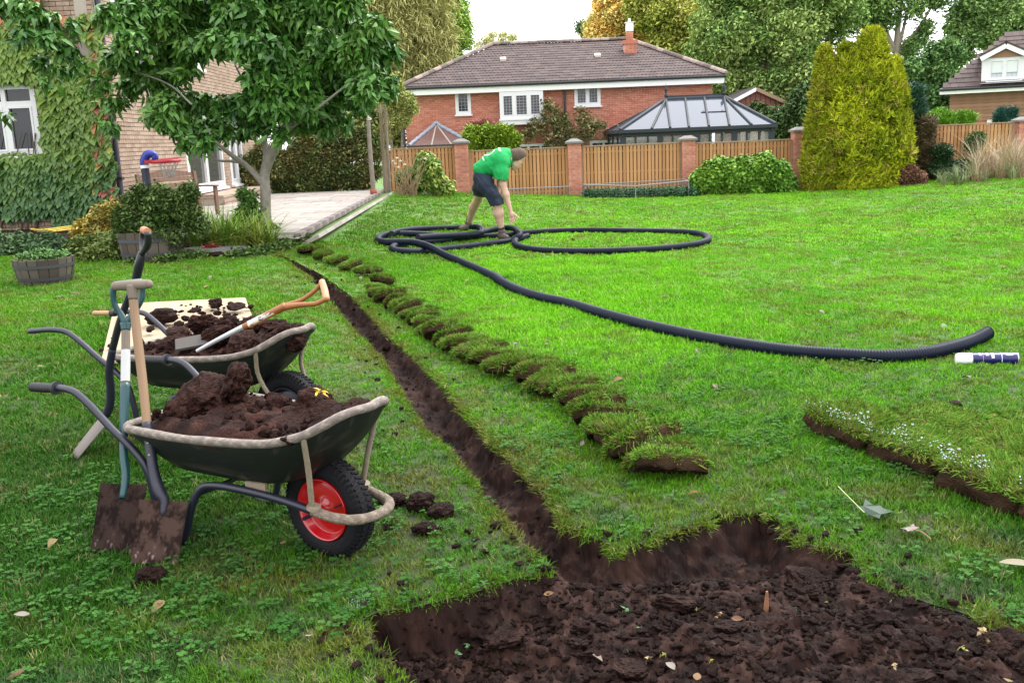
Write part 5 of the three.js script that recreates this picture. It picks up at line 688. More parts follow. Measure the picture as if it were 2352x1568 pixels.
// ---------------------------------------------------------------- garden tree in front of the house
{
  const g = thing('garden_tree', 'spreading garden tree with dark glossy leaves and smooth grey forked trunk', 'tree'), t0 = gp(611, 541), Z = -t0.z;
  const P = (x, y, dz = 0) => pd(x, y, Z + dz), tr = [t0.clone().setY(t0.y - 0.1), P(610, 500), P(609, 440), P(607, 400, 0.05), P(620, 360, 0.0), P(645, 310, -0.1), P(690, 220, -0.2), P(730, 120, -0.2)];
  const limbs = [sweep(tr, [0.098, 0.078, 0.072, 0.076, 0.06, 0.045, 0.03, 0.012], { seg: 40, rs: 14 }), sweep([P(605, 425), P(590, 405, 0.02), P(565, 380, 0.0), P(530, 355, -0.2), P(495, 325, -0.4), P(470, 285, -0.5)], [0.046, 0.042, 0.037, 0.03, 0.018, 0.006], { seg: 24, rs: 10 }), sweep([P(555, 372), P(530, 370, 0.2), P(500, 368, 0.3), P(440, 350, 0.4)], [0.028, 0.022, 0.014, 0.008], { seg: 14, rs: 8 }),
    sweep([P(612, 385), P(628, 345, 0.3), P(665, 310, 0.5), P(740, 260, 0.6), P(830, 215, 0.6)], [0.055, 0.045, 0.036, 0.022, 0.008], { seg: 20, rs: 10 }), sweep([P(610, 390), P(608, 330, 0.4), P(590, 250, 0.6), P(540, 150, 0.6)], [0.05, 0.042, 0.03, 0.012], { seg: 20, rs: 10 }), sweep([P(440, 240, -0.65), P(380, 190, -0.2), P(260, 150, 0.3), P(130, 110, 0.3), P(50, 60, 0.3)], [0.014, 0.012, 0.010, 0.008, 0.004], { seg: 20, rs: 7 }), sweep([P(650, 305, -0.1), P(740, 240, -0.6), P(850, 150, -0.7)], [0.035, 0.022, 0.008], { seg: 14, rs: 7 })];
  mesh('trunk', limbs, bump(withMap(mat([0.215, 0.195, 0.16], 0.85), T.bark, 0.7), T.bark, 0.012, 1.4), g);
  const r = RNG(19), B = [], add = (x, y, rr, dz = null) => B.push(bl(x, y, Z + (dz ?? R(-0.9, 0.9, r)), rr, 0.8, 1));
  [[250, 35, 24], [300, 30, 42], [360, 40, 50], [430, 25, 52], [500, 40, 52], [560, 30, 55], [620, 45, 55], [680, 30, 55], [740, 40, 52], [800, 50, 48], [850, 72, 40], [880, 110, 28], [430, -30, 60], [540, -30, 65], [660, -30, 65], [770, -15, 55], [300, 95, 36], [275, 140, 28], [330, 155, 34], [400, 110, 42], [440, 100, 34], [500, 95, 34], [560, 105, 36], [620, 120, 46], [690, 110, 50], [750, 110, 48], [810, 120, 46], [860, 150, 34], [890, 190, 22], [300, 195, 24], [365, 185, 32], [415, 160, 22], [605, 180, 42], [670, 175, 48], [730, 175, 46], [790, 185, 40], [840, 200, 32], [375, 235, 28], [425, 235, 28], [480, 245, 32], [535, 240, 32], [590, 230, 38], [640, 240, 38], [700, 235, 38], [760, 235, 30], [350, 270, 20], [400, 285, 26], [450, 292, 28], [500, 298, 28], [550, 290, 24], [600, 280, 24], [430, 320, 18], [475, 328, 16], [700, 278, 24], [745, 288, 20], [790, 280, 16], [265, 235, 18], [250, 285, 14], [225, 190, 16], [820, 235, 16], [880, 220, 12], [640, 300, 14]].forEach((b) => add(...b));
  [[15, 10, 26], [60, 20, 24], [105, 45, 22], [55, 75, 18], [105, 90, 18], [150, 110, 16], [95, 135, 16], [145, 160, 13], [105, 185, 9], [185, 150, 10], [195, 205, 9], [8, 262, 8], [165, 60, 10]].forEach(([x, y, q]) => add(x, y, q, R(-1.2, -0.5, r)));
  foliage(g, [spray(21, 11, 0.128, 0.066, { spread: 0.62, pitch: [-1.25, 0.25], droop: 0.45, seg: 3 }), spray(22, 11, 0.115, 0.062, { spread: 0.68, pitch: [-1.2, 0.4], droop: 0.5, seg: 3 }), spray(23, 10, 0.135, 0.066, { spread: 0.45, pitch: [-1.3, 0.0], droop: 0.4, seg: 3 })], LMshiny, B, { n: 4900, pal: [[0.020, 0.070, 0.014], [0.044, 0.130, 0.020], [0.078, 0.185, 0.028], [0.135, 0.25, 0.038]], seed: 20, inner: 0.08, size: [0.6, 1.2], tilt: 1.5 });
  base(g, t0);
}
// ---------------------------------------------------------------- planting bed
{
  const front = [[-60, 592], [40, 588], [120, 582], [200, 594], [290, 600], [380, 598], [430, 592], [520, 590], [600, 582], [650, 570], [700, 545]].map(([x, y]) => gp(x, y)), back = [[-60, 530], [60, 524], [200, 520], [300, 512], [470, 524], [560, 538], [640, 546], [690, 541]].map(([x, y]) => gp(x, y)), S = [...front, ...back.reverse()];
  const sh = new THREE.Shape(S.map((p) => new THREE.Vector2(p.x, p.z))), q = new THREE.ShapeGeometry(sh).toNonIndexed(), p = q.attributes.position; for (let i = 0; i < p.count; i++) { const x = p.getX(i), z = p.getY(i); p.setXYZ(i, x, ground(x, z) + 0.03, z); } q.computeVertexNormals();
  struct('flower_bed', q, bump(phys([0.022, 0.014, 0.011], 0.95, { specularIntensity: 0.15 }), T.fine, 0.02, 3));
  clearOf.push((x, z) => { if (z > -10) return false; let c = false; for (let i = 0, j = S.length - 1; i < S.length; j = i++) if ((S[i].z > z) !== (S[j].z > z) && x < ((S[j].x - S[i].x) * (z - S[i].z)) / (S[j].z - S[i].z) + S[i].x) c = !c; return c; });
  const gl = (x, y, rr, fl = 0.5) => { const c = gp(x, y + rr * 0.4); const b = bl(x, y, -c.z, rr, fl, 0.8); b.p.y = c.y + b.r.y * 0.6; return b; };
  shrub('ground_cover', 'low grey green ground cover plants along the left of the bed', [[10, 560, 36], [60, 566, 36], [110, 560, 34], [30, 575, 26], [85, 578, 24], [-30, 565, 40], [140, 570, 22]].map((b) => gl(...b, 0.55)), { n: 1700, geos: SS, pal: [[0.03, 0.075, 0.03], [0.07, 0.13, 0.05], [0.13, 0.18, 0.08]], seed: 151 }, 'ground cover', 0);
  shrub('hypericum_shrub', 'bushy light green border plant between the barrel and the tub', [[190, 575, 30], [225, 570, 34], [260, 580, 32], [290, 578, 24], [215, 590, 22], [250, 560, 24]].map((b) => gl(...b, 0.7)), { n: 1500, geos: SS, pal: [[0.05, 0.09, 0.02], [0.12, 0.17, 0.04], [0.22, 0.24, 0.07]], seed: 152 });
  shrub('yellow_clematis', 'untidy clump with yellowing stems beside the downpipe', [[215, 520, 22], [240, 500, 22], [255, 530, 22], [230, 545, 24], [270, 510, 14], [262, 480, 12], [190, 530, 18]].map(([x, y, q]) => bl(x, y, 14.6, q)), { n: 900, geos: SS, m: LMdull, pal: [[0.14, 0.17, 0.07], [0.32, 0.28, 0.07], [0.45, 0.33, 0.06], [0.2, 0.2, 0.12]], seed: 153 }, 'shrub', 22, mat([0.5, 0.38, 0.14], 0.8));
  { const g = thing('garden_hose', 'yellow garden hose lying at the foot of the creeper wall', 'hose'), A = [[85, 533], [120, 533], [160, 528], [190, 523]].map(([x, y]) => { const p = gp(x, y, 0.04); return p; }); for (let k = 0; k < 3; k++) mesh('loop', sweep(A.map((p, i) => p.clone().add(V3(-0.05 * k, 0.012 + 0.02 * k, 0.05 * k * (i % 2)))), 0.012, { seg: 20, rs: 6 }), mat([0.55, 0.42, 0.06], 0.5), g); base(g); }
  // strap leaved clump under the tree
  const LP = [[440, 560], [470, 566], [500, 572], [530, 570], [555, 572], [580, 566], [600, 574], [620, 570], [545, 558], [515, 556], [480, 552], [450, 572]].map(([x, y]) => gp(x, y));
  strapClump('daylily_clump', 'arching green and yellow strap leaves under the garden tree', LP, { n: 80, h: 0.56, w: 0.018, lean: 1.7, pal: [[0.06, 0.16, 0.012], [0.10, 0.22, 0.016], [0.19, 0.24, 0.02], [0.08, 0.2, 0.015]], seed: 154, cat: 'plant' });
  shrub('jasmine_climber', 'small leafy climber growing up beside the tree trunk', [[570, 460, 14], [572, 485, 18], [565, 510, 22], [580, 530, 22], [545, 530, 22], [600, 540, 18], [560, 445, 9], [620, 525, 8]].map(([x, y, q]) => bl(x, y, 14.0, q, 1.1)), { n: 800, geos: SS, pal: [[0.04, 0.11, 0.02], [0.10, 0.19, 0.04]], seed: 155 }, 'climbing plant', 8);
  shrub('bed_edging_plants', 'low weeds and creeping plants along the front edge of the bed', [[330, 596, 14], [400, 594, 14], [425, 588, 12], [455, 588, 12], [540, 586, 14], [575, 582, 14], [610, 576, 14], [645, 568, 14], [680, 556, 12], [660, 560, 14], [700, 550, 10], [310, 600, 12], [370, 598, 12]].map((b) => gl(...b, 0.5)), { n: 800, geos: SS, pal: [[0.03, 0.075, 0.015], [0.07, 0.13, 0.03], [0.14, 0.15, 0.05]], seed: 158, size: [0.6, 1.1] }, 'plant', 0);
  shrub('heuchera', 'small red leaved plant at the front of the bed', [gl(484, 578, 11, 0.8)], { n: 70, geos: SS, pal: [[0.24, 0.03, 0.035], [0.36, 0.07, 0.06]], seed: 156, size: [0.7, 1.1] }, 'plant', 0);
  { const g = thing('stepping_stone', 'flat grey stone slab at the front of the bed', 'stone'), c = gp(495, 580), q2 = new THREE.CylinderGeometry(0.34, 0.36, 0.05, 9).toNonIndexed(); q2.scale(1.25, 1, 0.6); q2.computeVertexNormals(); mesh('slab', q2.translate(c.x, c.y + 0.05, c.z), concrete, g); base(g); }
}
// ---------------------------------------------------------------- wooden tubs
function tub(label, at, rT, rB, h, soil) {
  const g = thing('half_barrel', label, 'planter'), n = 18, st = [[0.085, 0.066, 0.05], [0.11, 0.088, 0.068], [0.06, 0.047, 0.037], [0.10, 0.083, 0.068]].map((c) => bump(withMap(mat(c, 0.9), T.wood, 1), T.wood, 0.006, 1)), r = RNG(Math.round(rT * 100)), iron = mat([0.045, 0.047, 0.055], 0.65);
  const rad = (t) => lerp(rB, rT, t) + 0.035 * Math.sin(Math.PI * (0.25 + t * 0.6)) * rT / 0.3 * 0.7;
  for (let i = 0; i < n; i++) { const a0 = (i + 0.03) / n * 6.283, a1 = (i + 0.97) / n * 6.283, dr = R(-0.004, 0.004, r), hh = h + R(-0.006, 0.006, r);
    const q = surf(2, 6, (u, v) => { const a = lerp(a0, a1, u), rr = rad(v) + dr; return V3(Math.cos(a) * rr, v * hh, Math.sin(a) * rr); }), q2 = surf(2, 6, (u, v) => { const a = lerp(a1, a0, u), rr = rad(v) + dr - 0.028; return V3(Math.cos(a) * rr, v * hh, Math.sin(a) * rr); }), q3 = surf(2, 1, (u, v) => { const a = lerp(a0, a1, u), rr = rad(1) + dr - 0.028 * v; return V3(Math.cos(a) * rr, hh, Math.sin(a) * rr); });
    mesh('stave', [q, q2, q3], st[Math.floor(r() * 4)], g); }
  for (const t of [0.22, 0.72]) mesh('hoop', surf(48, 1, (u, v) => { const tt = t - 0.065 + 0.13 * v; return V3(Math.cos(u * 6.2832) * (rad(tt) + 0.008), tt * h, Math.sin(u * 6.2832) * (rad(tt) + 0.008)); }), iron, g);
  mesh('potting_soil', surf(20, 8, (u, v) => { const rr = (rad(0.85) - 0.03) * v; return V3(Math.cos(u * 6.2832) * rr, soil + 0.03 * (n2(u * 20, v * 7) - 0.5), Math.sin(u * 6.2832) * rr); }), bump(mat([0.05, 0.03, 0.022], 0.9), T.fine, 0.01, 4), g);
  g.position.copy(at); g.rotation.y = 0.4; return g;
}
const barrelAt = gp(106, 648), tubAt = gp(350, 594);
tub('short weathered half barrel on the lawn at the left', barrelAt, 0.31, 0.245, 0.28, 0.23);
shrub('barrel_seedlings', 'small green seedlings growing in the half barrel', [V3(-0.07, 0.30, -0.08), V3(-0.15, 0.29, 0.02), V3(0.06, 0.28, -0.15)].map((v) => ({ p: v.add(barrelAt), r: V3(0.13, 0.06, 0.10) })), { n: 90, geos: SS, pal: [[0.041, 0.121, 0.027], [0.121, 0.230, 0.068]], seed: 161, size: [0.5, 0.9], root: barrelAt.clone().add(V3(0, 0.22, 0)) }, 'seedlings', 3);
tub('large grey barrel tub holding a clipped evergreen shrub', tubAt, 0.37, 0.33, 0.36, 0.31);
shrub('tub_shrub', 'spreading small leaved evergreen shrub growing in the large tub', [[345, 520, 50], [395, 505, 45], [310, 495, 45], [350, 470, 45], [400, 460, 40], [370, 445, 28], [420, 450, 26], [435, 440, 18], [300, 460, 22], [290, 520, 32], [430, 490, 30], [450, 520, 18], [320, 440, 16], [340, 545, 40], [390, 540, 34]].map(([x, y, q]) => bl(x, y, -tubAt.z - 0.05, q, 0.75)), { n: 2900, geos: [spray(66, 12, 0.05, 0.022, { spread: 1.1, pitch: [-0.3, 1.1] }), spray(67, 12, 0.045, 0.022, { spread: 1.2, pitch: [-0.3, 1.1] })], pal: [[0.030, 0.061, 0.016], [0.068, 0.115, 0.027], [0.121, 0.162, 0.047]], seed: 162, sub: 7, subr: 0.5, root: tubAt.clone().add(V3(0, 0.3, 0)), size: [0.9, 1.5] }, 'shrub', 14);

// ---------------------------------------------------------------- wheelbarrows
const trayM = withMap(mat([0.72, 0.72, 0.72], 0.55), T.dirty), rimM = bump(withMap(mat([1, 1, 1], 0.7), T.cement), T.cement, 0.002), tubeM = withMap(mat([1, 1, 1], 0.38, { metalness: 0.0 }), T.tube), strutM = withMap(mat([0.24, 0.195, 0.135], 0.8), T.speck, 2), tyreM = bump(phys([0.006, 0.006, 0.008], 0.7, { specularIntensity: 0.45 }), T.fine, 0.002, 3), redM = phys([0.42, 0.004, 0.008], 0.28, { clearcoat: 0.8, clearcoatRoughness: 0.12 }), rubber = mat([0.012, 0.014, 0.016], 0.6), noseM = bump(withMap(mat([1.0, 0.95, 0.85], 0.85), T.cement), T.cement, 0.004);
const mirrorZ = (pts) => [...pts, ...pts.slice(0, -1).reverse().map((p) => V3(p.x, p.y, -p.z))];
function barrow(label, at, psi, wooden, wx = 0) {
  const g = thing('wheelbarrow', label, 'wheelbarrow');
  const rimC = new THREE.CatmullRomCurve3([[-0.93, 0.50, 0], [-0.925, 0.50, 0.19], [-0.89, 0.503, 0.265], [-0.80, 0.508, 0.295], [-0.5, 0.515, 0.292], [-0.2, 0.527, 0.272], [-0.02, 0.545, 0.248], [0.09, 0.575, 0.215], [0.175, 0.620, 0.175], [0.225, 0.652, 0.125], [0.248, 0.664, 0.06], [0.255, 0.664, 0], [0.248, 0.664, -0.06], [0.225, 0.652, -0.125], [0.175, 0.620, -0.175], [0.09, 0.575, -0.215], [-0.02, 0.545, -0.248], [-0.2, 0.527, -0.272], [-0.5, 0.515, -0.292], [-0.80, 0.508, -0.295], [-0.89, 0.503, -0.265], [-0.925, 0.50, -0.19]].map((p) => V3(...p)), true);
  const botC = new THREE.CatmullRomCurve3([[-0.74, 0.315, 0], [-0.74, 0.315, 0.11], [-0.715, 0.315, 0.16], [-0.66, 0.312, 0.175], [-0.45, 0.31, 0.17], [-0.28, 0.31, 0.155], [-0.17, 0.315, 0.135], [-0.1, 0.325, 0.11], [-0.05, 0.34, 0.085], [-0.025, 0.35, 0.06], [-0.015, 0.355, 0.03], [-0.01, 0.355, 0], [-0.015, 0.355, -0.03], [-0.025, 0.35, -0.06], [-0.05, 0.34, -0.085], [-0.1, 0.325, -0.11], [-0.17, 0.315, -0.135], [-0.28, 0.31, -0.155], [-0.45, 0.31, -0.17], [-0.66, 0.312, -0.175], [-0.715, 0.315, -0.16], [-0.74, 0.315, -0.11]].map((p) => V3(...p)), true);
  const dent = (x, z, k) => 0.007 * k * (n2(x * 9 + psi * 3, z * 9 + 5) - 0.5) * 2;
  const shell = (off) => surf(96, 12, (u, v) => { const a = rimC.getPoint(u), b = botC.getPoint(u); if (v > 0.8) { const k = (v - 0.8) / 0.2, c = V3(-0.38, 0.308, 0); return b.clone().lerp(c, k * 0.98).add(V3(0, off, 0)); } const s = v / 0.8, q = Math.pow(s, 1.25), p = V3(lerp(a.x, b.x, q), lerp(a.y, b.y, Math.pow(s, 0.86)), lerp(a.z, b.z, q)), d = dent(p.x, p.z, Math.sin(s * Math.PI)), l = Math.hypot(p.x + 0.38, p.z) || 1; p.x += (p.x + 0.38) / l * (d - off); p.z += p.z / l * (d - off); return p; });
  mesh('tray', [shell(0), shell(0.003)], trayM, g);
  const rimPts = rimC.getPoints(60).slice(0, -1).map((p, i) => p.clone().add(V3(0.006 * (n2(i * 0.6, psi) - 0.5), 0.012 * (n2(i * 0.45, 3 + psi) - 0.5), 0.008 * (n2(i * 0.5, 9) - 0.5))));
  mesh('tray_lip', sweep(rimPts, (t) => 0.0165 + 0.004 * n2(t * 40, psi), { seg: 150, rs: 10, closed: true, uvk: 2 }), rimM, g);
  const half = [[-1.5, 0.62, 0.30], [-1.30, 0.638, 0.297], [-1.20, 0.630, 0.294], [-1.12, 0.588, 0.29], [-0.98, 0.488, 0.282], [-0.86, 0.405, 0.272], [-0.795, 0.34, 0.268], [-0.77, 0.22, 0.262], [-0.755, 0.08, 0.26], [-0.735, 0.035, 0.26], [-0.68, 0.02, 0.26], [-0.62, 0.03, 0.26], [-0.585, 0.09, 0.256], [-0.535, 0.22, 0.245], [-0.485, 0.285, 0.232], [-0.42, 0.301, 0.222], [-0.27, 0.297, 0.198], [-0.1, 0.275, 0.165], [0.05, 0.248, 0.143], [0.16, 0.234, 0.132], [0.228, 0.230, 0.105], [0.264, 0.229, 0.055], [0.274, 0.229, 0]].map((p) => V3(...p));
  const fr = mirrorZ(half), fc = new THREE.CatmullRomCurve3(fr, false, 'centripetal'); mesh('frame', sweep(fc, 0.0165, { seg: 190, rs: 10, uvk: 2 }), tubeM, g);
  { const nose = mirrorZ(half.slice(18).map((p) => p.clone())); mesh('nose_bar', sweep(new THREE.CatmullRomCurve3(nose, false, 'centripetal'), (t) => 0.0195 + 0.002 * n2(t * 30, 2), { seg: 60, rs: 10, uvk: 3 }), noseM, g, 'cement crusted nose bar in front of the wheel'); }
  for (const s of [1, -1]) {
    if (wooden) { if (s < 0) { mesh('grip', rod(V3(-1.66, 0.612, -0.302), V3(-1.46, 0.622, -0.30), 0.0155, 12), withMap(mat([0.40, 0.25, 0.12], 0.6), T.wood, 1), g, 'bare wooden dowel plugged in as grip'); mesh('ferrule', rod(V3(-1.50, 0.62, -0.30), V3(-1.46, 0.623, -0.30), 0.023, 12), rubber, g); } }
    else mesh('grip', [sweep([V3(-1.515, 0.62, 0.30 * s), V3(-1.42, 0.626, 0.299 * s), V3(-1.33, 0.634, 0.298 * s)], (t) => 0.0205 + 0.0022 * Math.sin(t * 60), { seg: 60, rs: 12 }), rod(V3(-1.335, 0.634, 0.298 * s), V3(-1.318, 0.636, 0.298 * s), 0.03, 14)], rubber, g);
    mesh('strut', [sweep([V3(0.105, 0.574, 0.214 * s), V3(0.08, 0.43, 0.178 * s), V3(0.052 + wx * 0.8, 0.262, 0.148 * s)], 0.0135, { seg: 8, rs: 8, flat: 0.7 }), place(new THREE.CylinderGeometry(0.028, 0.030, 0.012, 12), { p: [0.06, 0.266, 0.146 * s], r: [0, 0, -0.25] }), place(new THREE.SphereGeometry(0.011, 8, 6), { p: [0.105, 0.580, 0.214 * s] })], strutM, g);
    mesh('bracket', place(box(0.1, 0.035, 0.012), { p: [-0.23, 0.312, 0.172 * s], r: [0, 0.15 * s, 0] }), strutM, g);
  }
  mesh('cross_brace', [rod(V3(-0.52, 0.25, 0.24), V3(-0.52, 0.25, -0.24), 0.011, 8), rod(V3(-0.30, 0.296, 0.2), V3(-0.30, 0.296, -0.2), 0.012, 8)], tubeM, g);
  const wh = mesh('wheel', [rod(V3(0, 0.207, -0.05), V3(0, 0.207, 0.05), 0.011, 10), rod(V3(0, 0.207, 0.03), V3(0, 0.207, 0.062), 0.02, 14), rod(V3(0, 0.207, -0.062), V3(0, 0.207, -0.03), 0.02, 14)], wooden ? tubeM : redM, g); const wy = 0.207;
  const tp = []; for (let i = 0; i <= 20; i++) { const a = -Math.PI * 0.86 + i / 20 * Math.PI * 1.72; const w = Math.sin(a), r = Math.cos(a); tp.push([0.1655 + 0.0415 * Math.sign(r) * Math.pow(Math.abs(r), 0.72), 0.051 * Math.sign(w) * Math.pow(Math.abs(w), 0.7)]); }
  const LUG = []; for (let i = 0; i < 54; i++) for (const s of [-1, 1]) { const a = (i + (s > 0 ? 0.5 : 0)) / 54 * 6.2832; LUG.push(place(box(0.0105, 0.009, 0.032), { p: [0, 0.2068, s * 0.0185], r: [0, 0.35 * s, 0] }).rotateZ(a), place(box(0.0095, 0.024, 0.009), { p: [0, 0.193, s * 0.0445], r: [-0.45 * s, 0, 0] }).rotateZ(a)); }
  mesh('tyre', [lathe(tp, 64).rotateX(Math.PI / 2), ...LUG].map((q) => q.translate(0, wy, 0)), tyreM, wh);
  for (const s of [1, -1]) mesh('wheel_rim', [lathe([[0.012, 0.040], [0.028, 0.040], [0.034, 0.028], [0.060, 0.020], [0.090, 0.022], [0.103, 0.012], [0.112, 0.016], [0.121, 0.044], [0.1285, 0.051], [0.1315, 0.046], [0.126, 0.01]], 56).rotateX(Math.PI / 2).scale(1, 1, s).translate(0, wy, 0)], wooden ? tubeM : redM, wh);
  mesh('axle', rod(V3(0, 0.207, -0.15), V3(0, 0.207, 0.15), 0.008, 8), tubeM, wh); mesh('valve', rod(V3(0.085, wy + 0.03, 0.02), V3(0.075, wy + 0.026, 0.05), 0.004, 6), rubber, wh);
  wh.position.x = wx; if (!wooden) g.scale.setScalar(0.975); g.position.copy(at); g.rotation.y = -psi; return g;
}
const bw1 = V3(-0.752, 0, -3.60), psi1 = 33 * Math.PI / 180, bw2 = V3(-1.345, 0.012, -5.14), psi2 = 26 * Math.PI / 180;
bw1.y = ground(bw1.x, bw1.z) - 0.004; bw2.y = ground(bw2.x, bw2.z) - 0.004;
barrow('near wheelbarrow with red wheel rim, loaded with soil, cement stained tray edge', bw1, psi1, false);
barrow('farther wheelbarrow standing behind the near one, bare dark handle and wooden grip', bw2, psi2, true, 0.13);
// soil loads
const loadM = clodMat.clone(); loadM.color = C(1.4, 1.2, 1.15);
function load(name, label, at, psi, big, seed) {
  const g = thing(name, label, 'soil'), r = RNG(seed);
  const q = surf(70, 34, (u, v) => { const x = lerp(-0.88, 0.11, u), wd = lerp(0.275, 0.2, ss(0.55, 1, u)) * Math.pow(Math.sin(Math.PI * clamp(u, 0.035, 0.965)), 0.22), z = lerp(-wd, wd, v), e = Math.sin(Math.PI * clamp(u, 0, 1)) * Math.sin(Math.PI * v); let y = 0.475 + 0.06 * Math.sqrt(e) + (0.06 * (0.7 - 1.5 * rough3(x * 8 + seed, 2, z * 8, 4)) + 0.03 * (0.5 - rough3(x * 26, seed, z * 26, 3))) * ss(0, 0.2, e) + 0.1 * ss(0.8, 1, u); return V3(x, y, z); });
  const p = q.attributes.position, col = new Float32Array(p.count * 3); for (let i = 0; i < p.count; i++) col.set(soilTone(p.getX(i) + seed, p.getY(i), p.getZ(i)), i * 3); q.setAttribute('color', new THREE.BufferAttribute(col, 3)); q.attributes.uv.array.forEach((v, i, a) => { a[i] = v * (i % 2 ? 2 : 4); });
  const M = mesh('soil_mound', q, loadM, g); M.rotation.y = -psi; M.position.copy(at);
  big.forEach(([px, py, Z, rr, sx = 1, sy = 1, a = 0], i) => { const o = mesh('soil_clod', CLODBIG[(i + seed) % 4], loadM, g), s = rr * Z / FPX; o.position.copy(pd(px, py, Z)); o.scale.set(s * sx, s * sy, s); o.rotation.set(R(-0.5, 0.5, r), r() * 6, a || R(-0.5, 0.5, r)); });
  const L = [[], []]; for (let i = 0; i < 260; i++) { const x = R(-0.8, 0.1, r), z = R(-0.22, 0.22, r), s = 0.008 + 0.022 * Math.pow(r(), 3), c = Math.cos(psi), sn = Math.sin(psi); L[i % 2].push([M4(V3(at.x + x * c - z * sn, at.y + 0.535 + R(-0.02, 0.02, r), at.z + x * sn + z * c), [r() * 6, r() * 6, r() * 6], s), C(1, 1, 1).multiplyScalar(R(0.7, 1.3, r))]); } L.forEach((l, i) => inst('soil_crumbs', CLOD[i], loadM, l, g));
  return base(g);
}
const l1 = load('soil_load', 'heap of dark clods filling the near wheelbarrow, one tall slab on end', bw1, psi1, [[455, 925, 3.95, 78, 1.1, 0.9, 0.35], [545, 872, 3.9, 52, 0.62, 1.35, -0.5], [500, 900, 3.95, 62, 1.1, 0.8, 0.4], [425, 955, 3.95, 46], [520, 975, 3.82, 56, 0.9, 1.1], [575, 950, 3.85, 50, 1.2], [625, 985, 3.75, 62, 1.3, 0.8], [640, 935, 3.85, 45], [700, 955, 3.75, 52, 1.2, 0.8], [725, 922, 3.78, 42, 1, 1.0], [760, 948, 3.7, 44, 1.2, 0.7], [590, 985, 3.78, 46], [380, 975, 4.0, 40, 1.3, 0.7], [820, 930, 3.6, 26, 1.5, 0.6], [470, 975, 3.9, 44]], 3);
const l2 = load('soil_load', 'lumpy soil filling the farther wheelbarrow around the wooden handled fork', bw2, psi2, [[660, 770, 5.1, 46, 1.1, 1], [610, 785, 5.1, 40], [560, 790, 5.1, 46, 1.3, 0.8], [500, 775, 5.2, 42, 1.3, 0.8], [440, 795, 5.3, 48, 1.2, 0.8], [390, 815, 5.3, 42, 1.2], [520, 750, 5.3, 40], [570, 750, 5.3, 34], [470, 745, 5.4, 34], [630, 750, 5.2, 32], [680, 790, 5.0, 28, 1.2], [410, 770, 5.5, 34, 1.5, 0.7], [350, 830, 5.3, 30]], 8);
{ const m = mat([0.62, 0.45, 0.04], 0.7), y = thing('yellow_flower', 'small yellow flower head lying on the soil in the near wheelbarrow', 'flower'), p = pd(738, 900, 3.68); const r = RNG(3); for (let i = 0; i < 14; i++) mesh('petal', leafG(0.028, 0.013).rotateX(R(-0.9, 0.4, r)).rotateY(i * 1.1).translate(p.x + R(-0.018, 0.018, r), p.y + R(-0.008, 0.012, r), p.z), m, y); base(y); }
{ const b = thing('broken_slate', 'grey broken tile piece lying in the farther wheelbarrow soil', 'tile'), p = pd(445, 785, 5.15); mesh('shard', place(bevel(0.2, 0.016, 0.09, 0.004), { p: p.toArray(), r: [0.5, 0.3, 0.12] }), mat([0.07, 0.062, 0.056], 0.9), b); base(b); }

// ---------------------------------------------------------------- shovels and spades
const ashWood = withMap(mat([0.24, 0.15, 0.085], 0.7), T.wood, 1), greyAsh = withMap(mat([0.19, 0.155, 0.125], 0.75), T.wood, 1), steelM = withMap(phys([0.55, 0.39, 0.33], 0.75, { specularIntensity: 0.22 }), T.muddy), darkSteel = withMap(mat([1, 1, 1], 0.5), T.tube), greenP = mat([0.010, 0.055, 0.062], 0.35);
function blade(top, tip, side, w, curl = 0.02) {   // a pressed steel sheet with thickness, turned up at the sides
  const L = top.distanceTo(tip), ax = tip.clone().sub(top).normalize(), n = side.clone().cross(ax).normalize(), s = ax.clone().cross(n).normalize();
  const q = new THREE.BoxGeometry(w, L, 0.004, 14, 16, 1), p = q.attributes.position, uv = q.attributes.uv;
  for (let i = 0; i < p.count; i++) { const x = p.getX(i), y = p.getY(i), z = p.getZ(i), e = Math.abs(x) / (w / 2), t = 0.5 - y / L; const lift = curl * Math.pow(e, 4) - 0.006 * Math.cos(x / w * Math.PI) + 0.012 * Math.pow(Math.abs(t - 0.45), 2) - (t > 0.97 ? 0.002 : 0) ; const xx = x * (1 - 0.05 * t) , yy = -(t * L + (t > 0.98 ? 0.006 * (n2(x * 60, 3) - 0.5) : 0)); const P = top.clone().addScaledVector(s, xx).addScaledVector(ax, -yy).addScaledVector(n, z + lift); p.setXYZ(i, P.x, P.y, P.z); uv.setXY(i, x / w + 0.5, 1 - t); }
  q.computeVertexNormals(); return [q, n];
}
const along3 = (pts, Z0, Z1) => { const n = pts.length - 1; let d = [0]; for (let i = 1; i <= n; i++) d.push(d[i - 1] + Math.hypot(pts[i][0] - pts[i - 1][0], pts[i][1] - pts[i - 1][1])); return pts.map(([x, y], i) => pd(x, y, lerp(Z0, Z1, d[i] / d[n]))); };
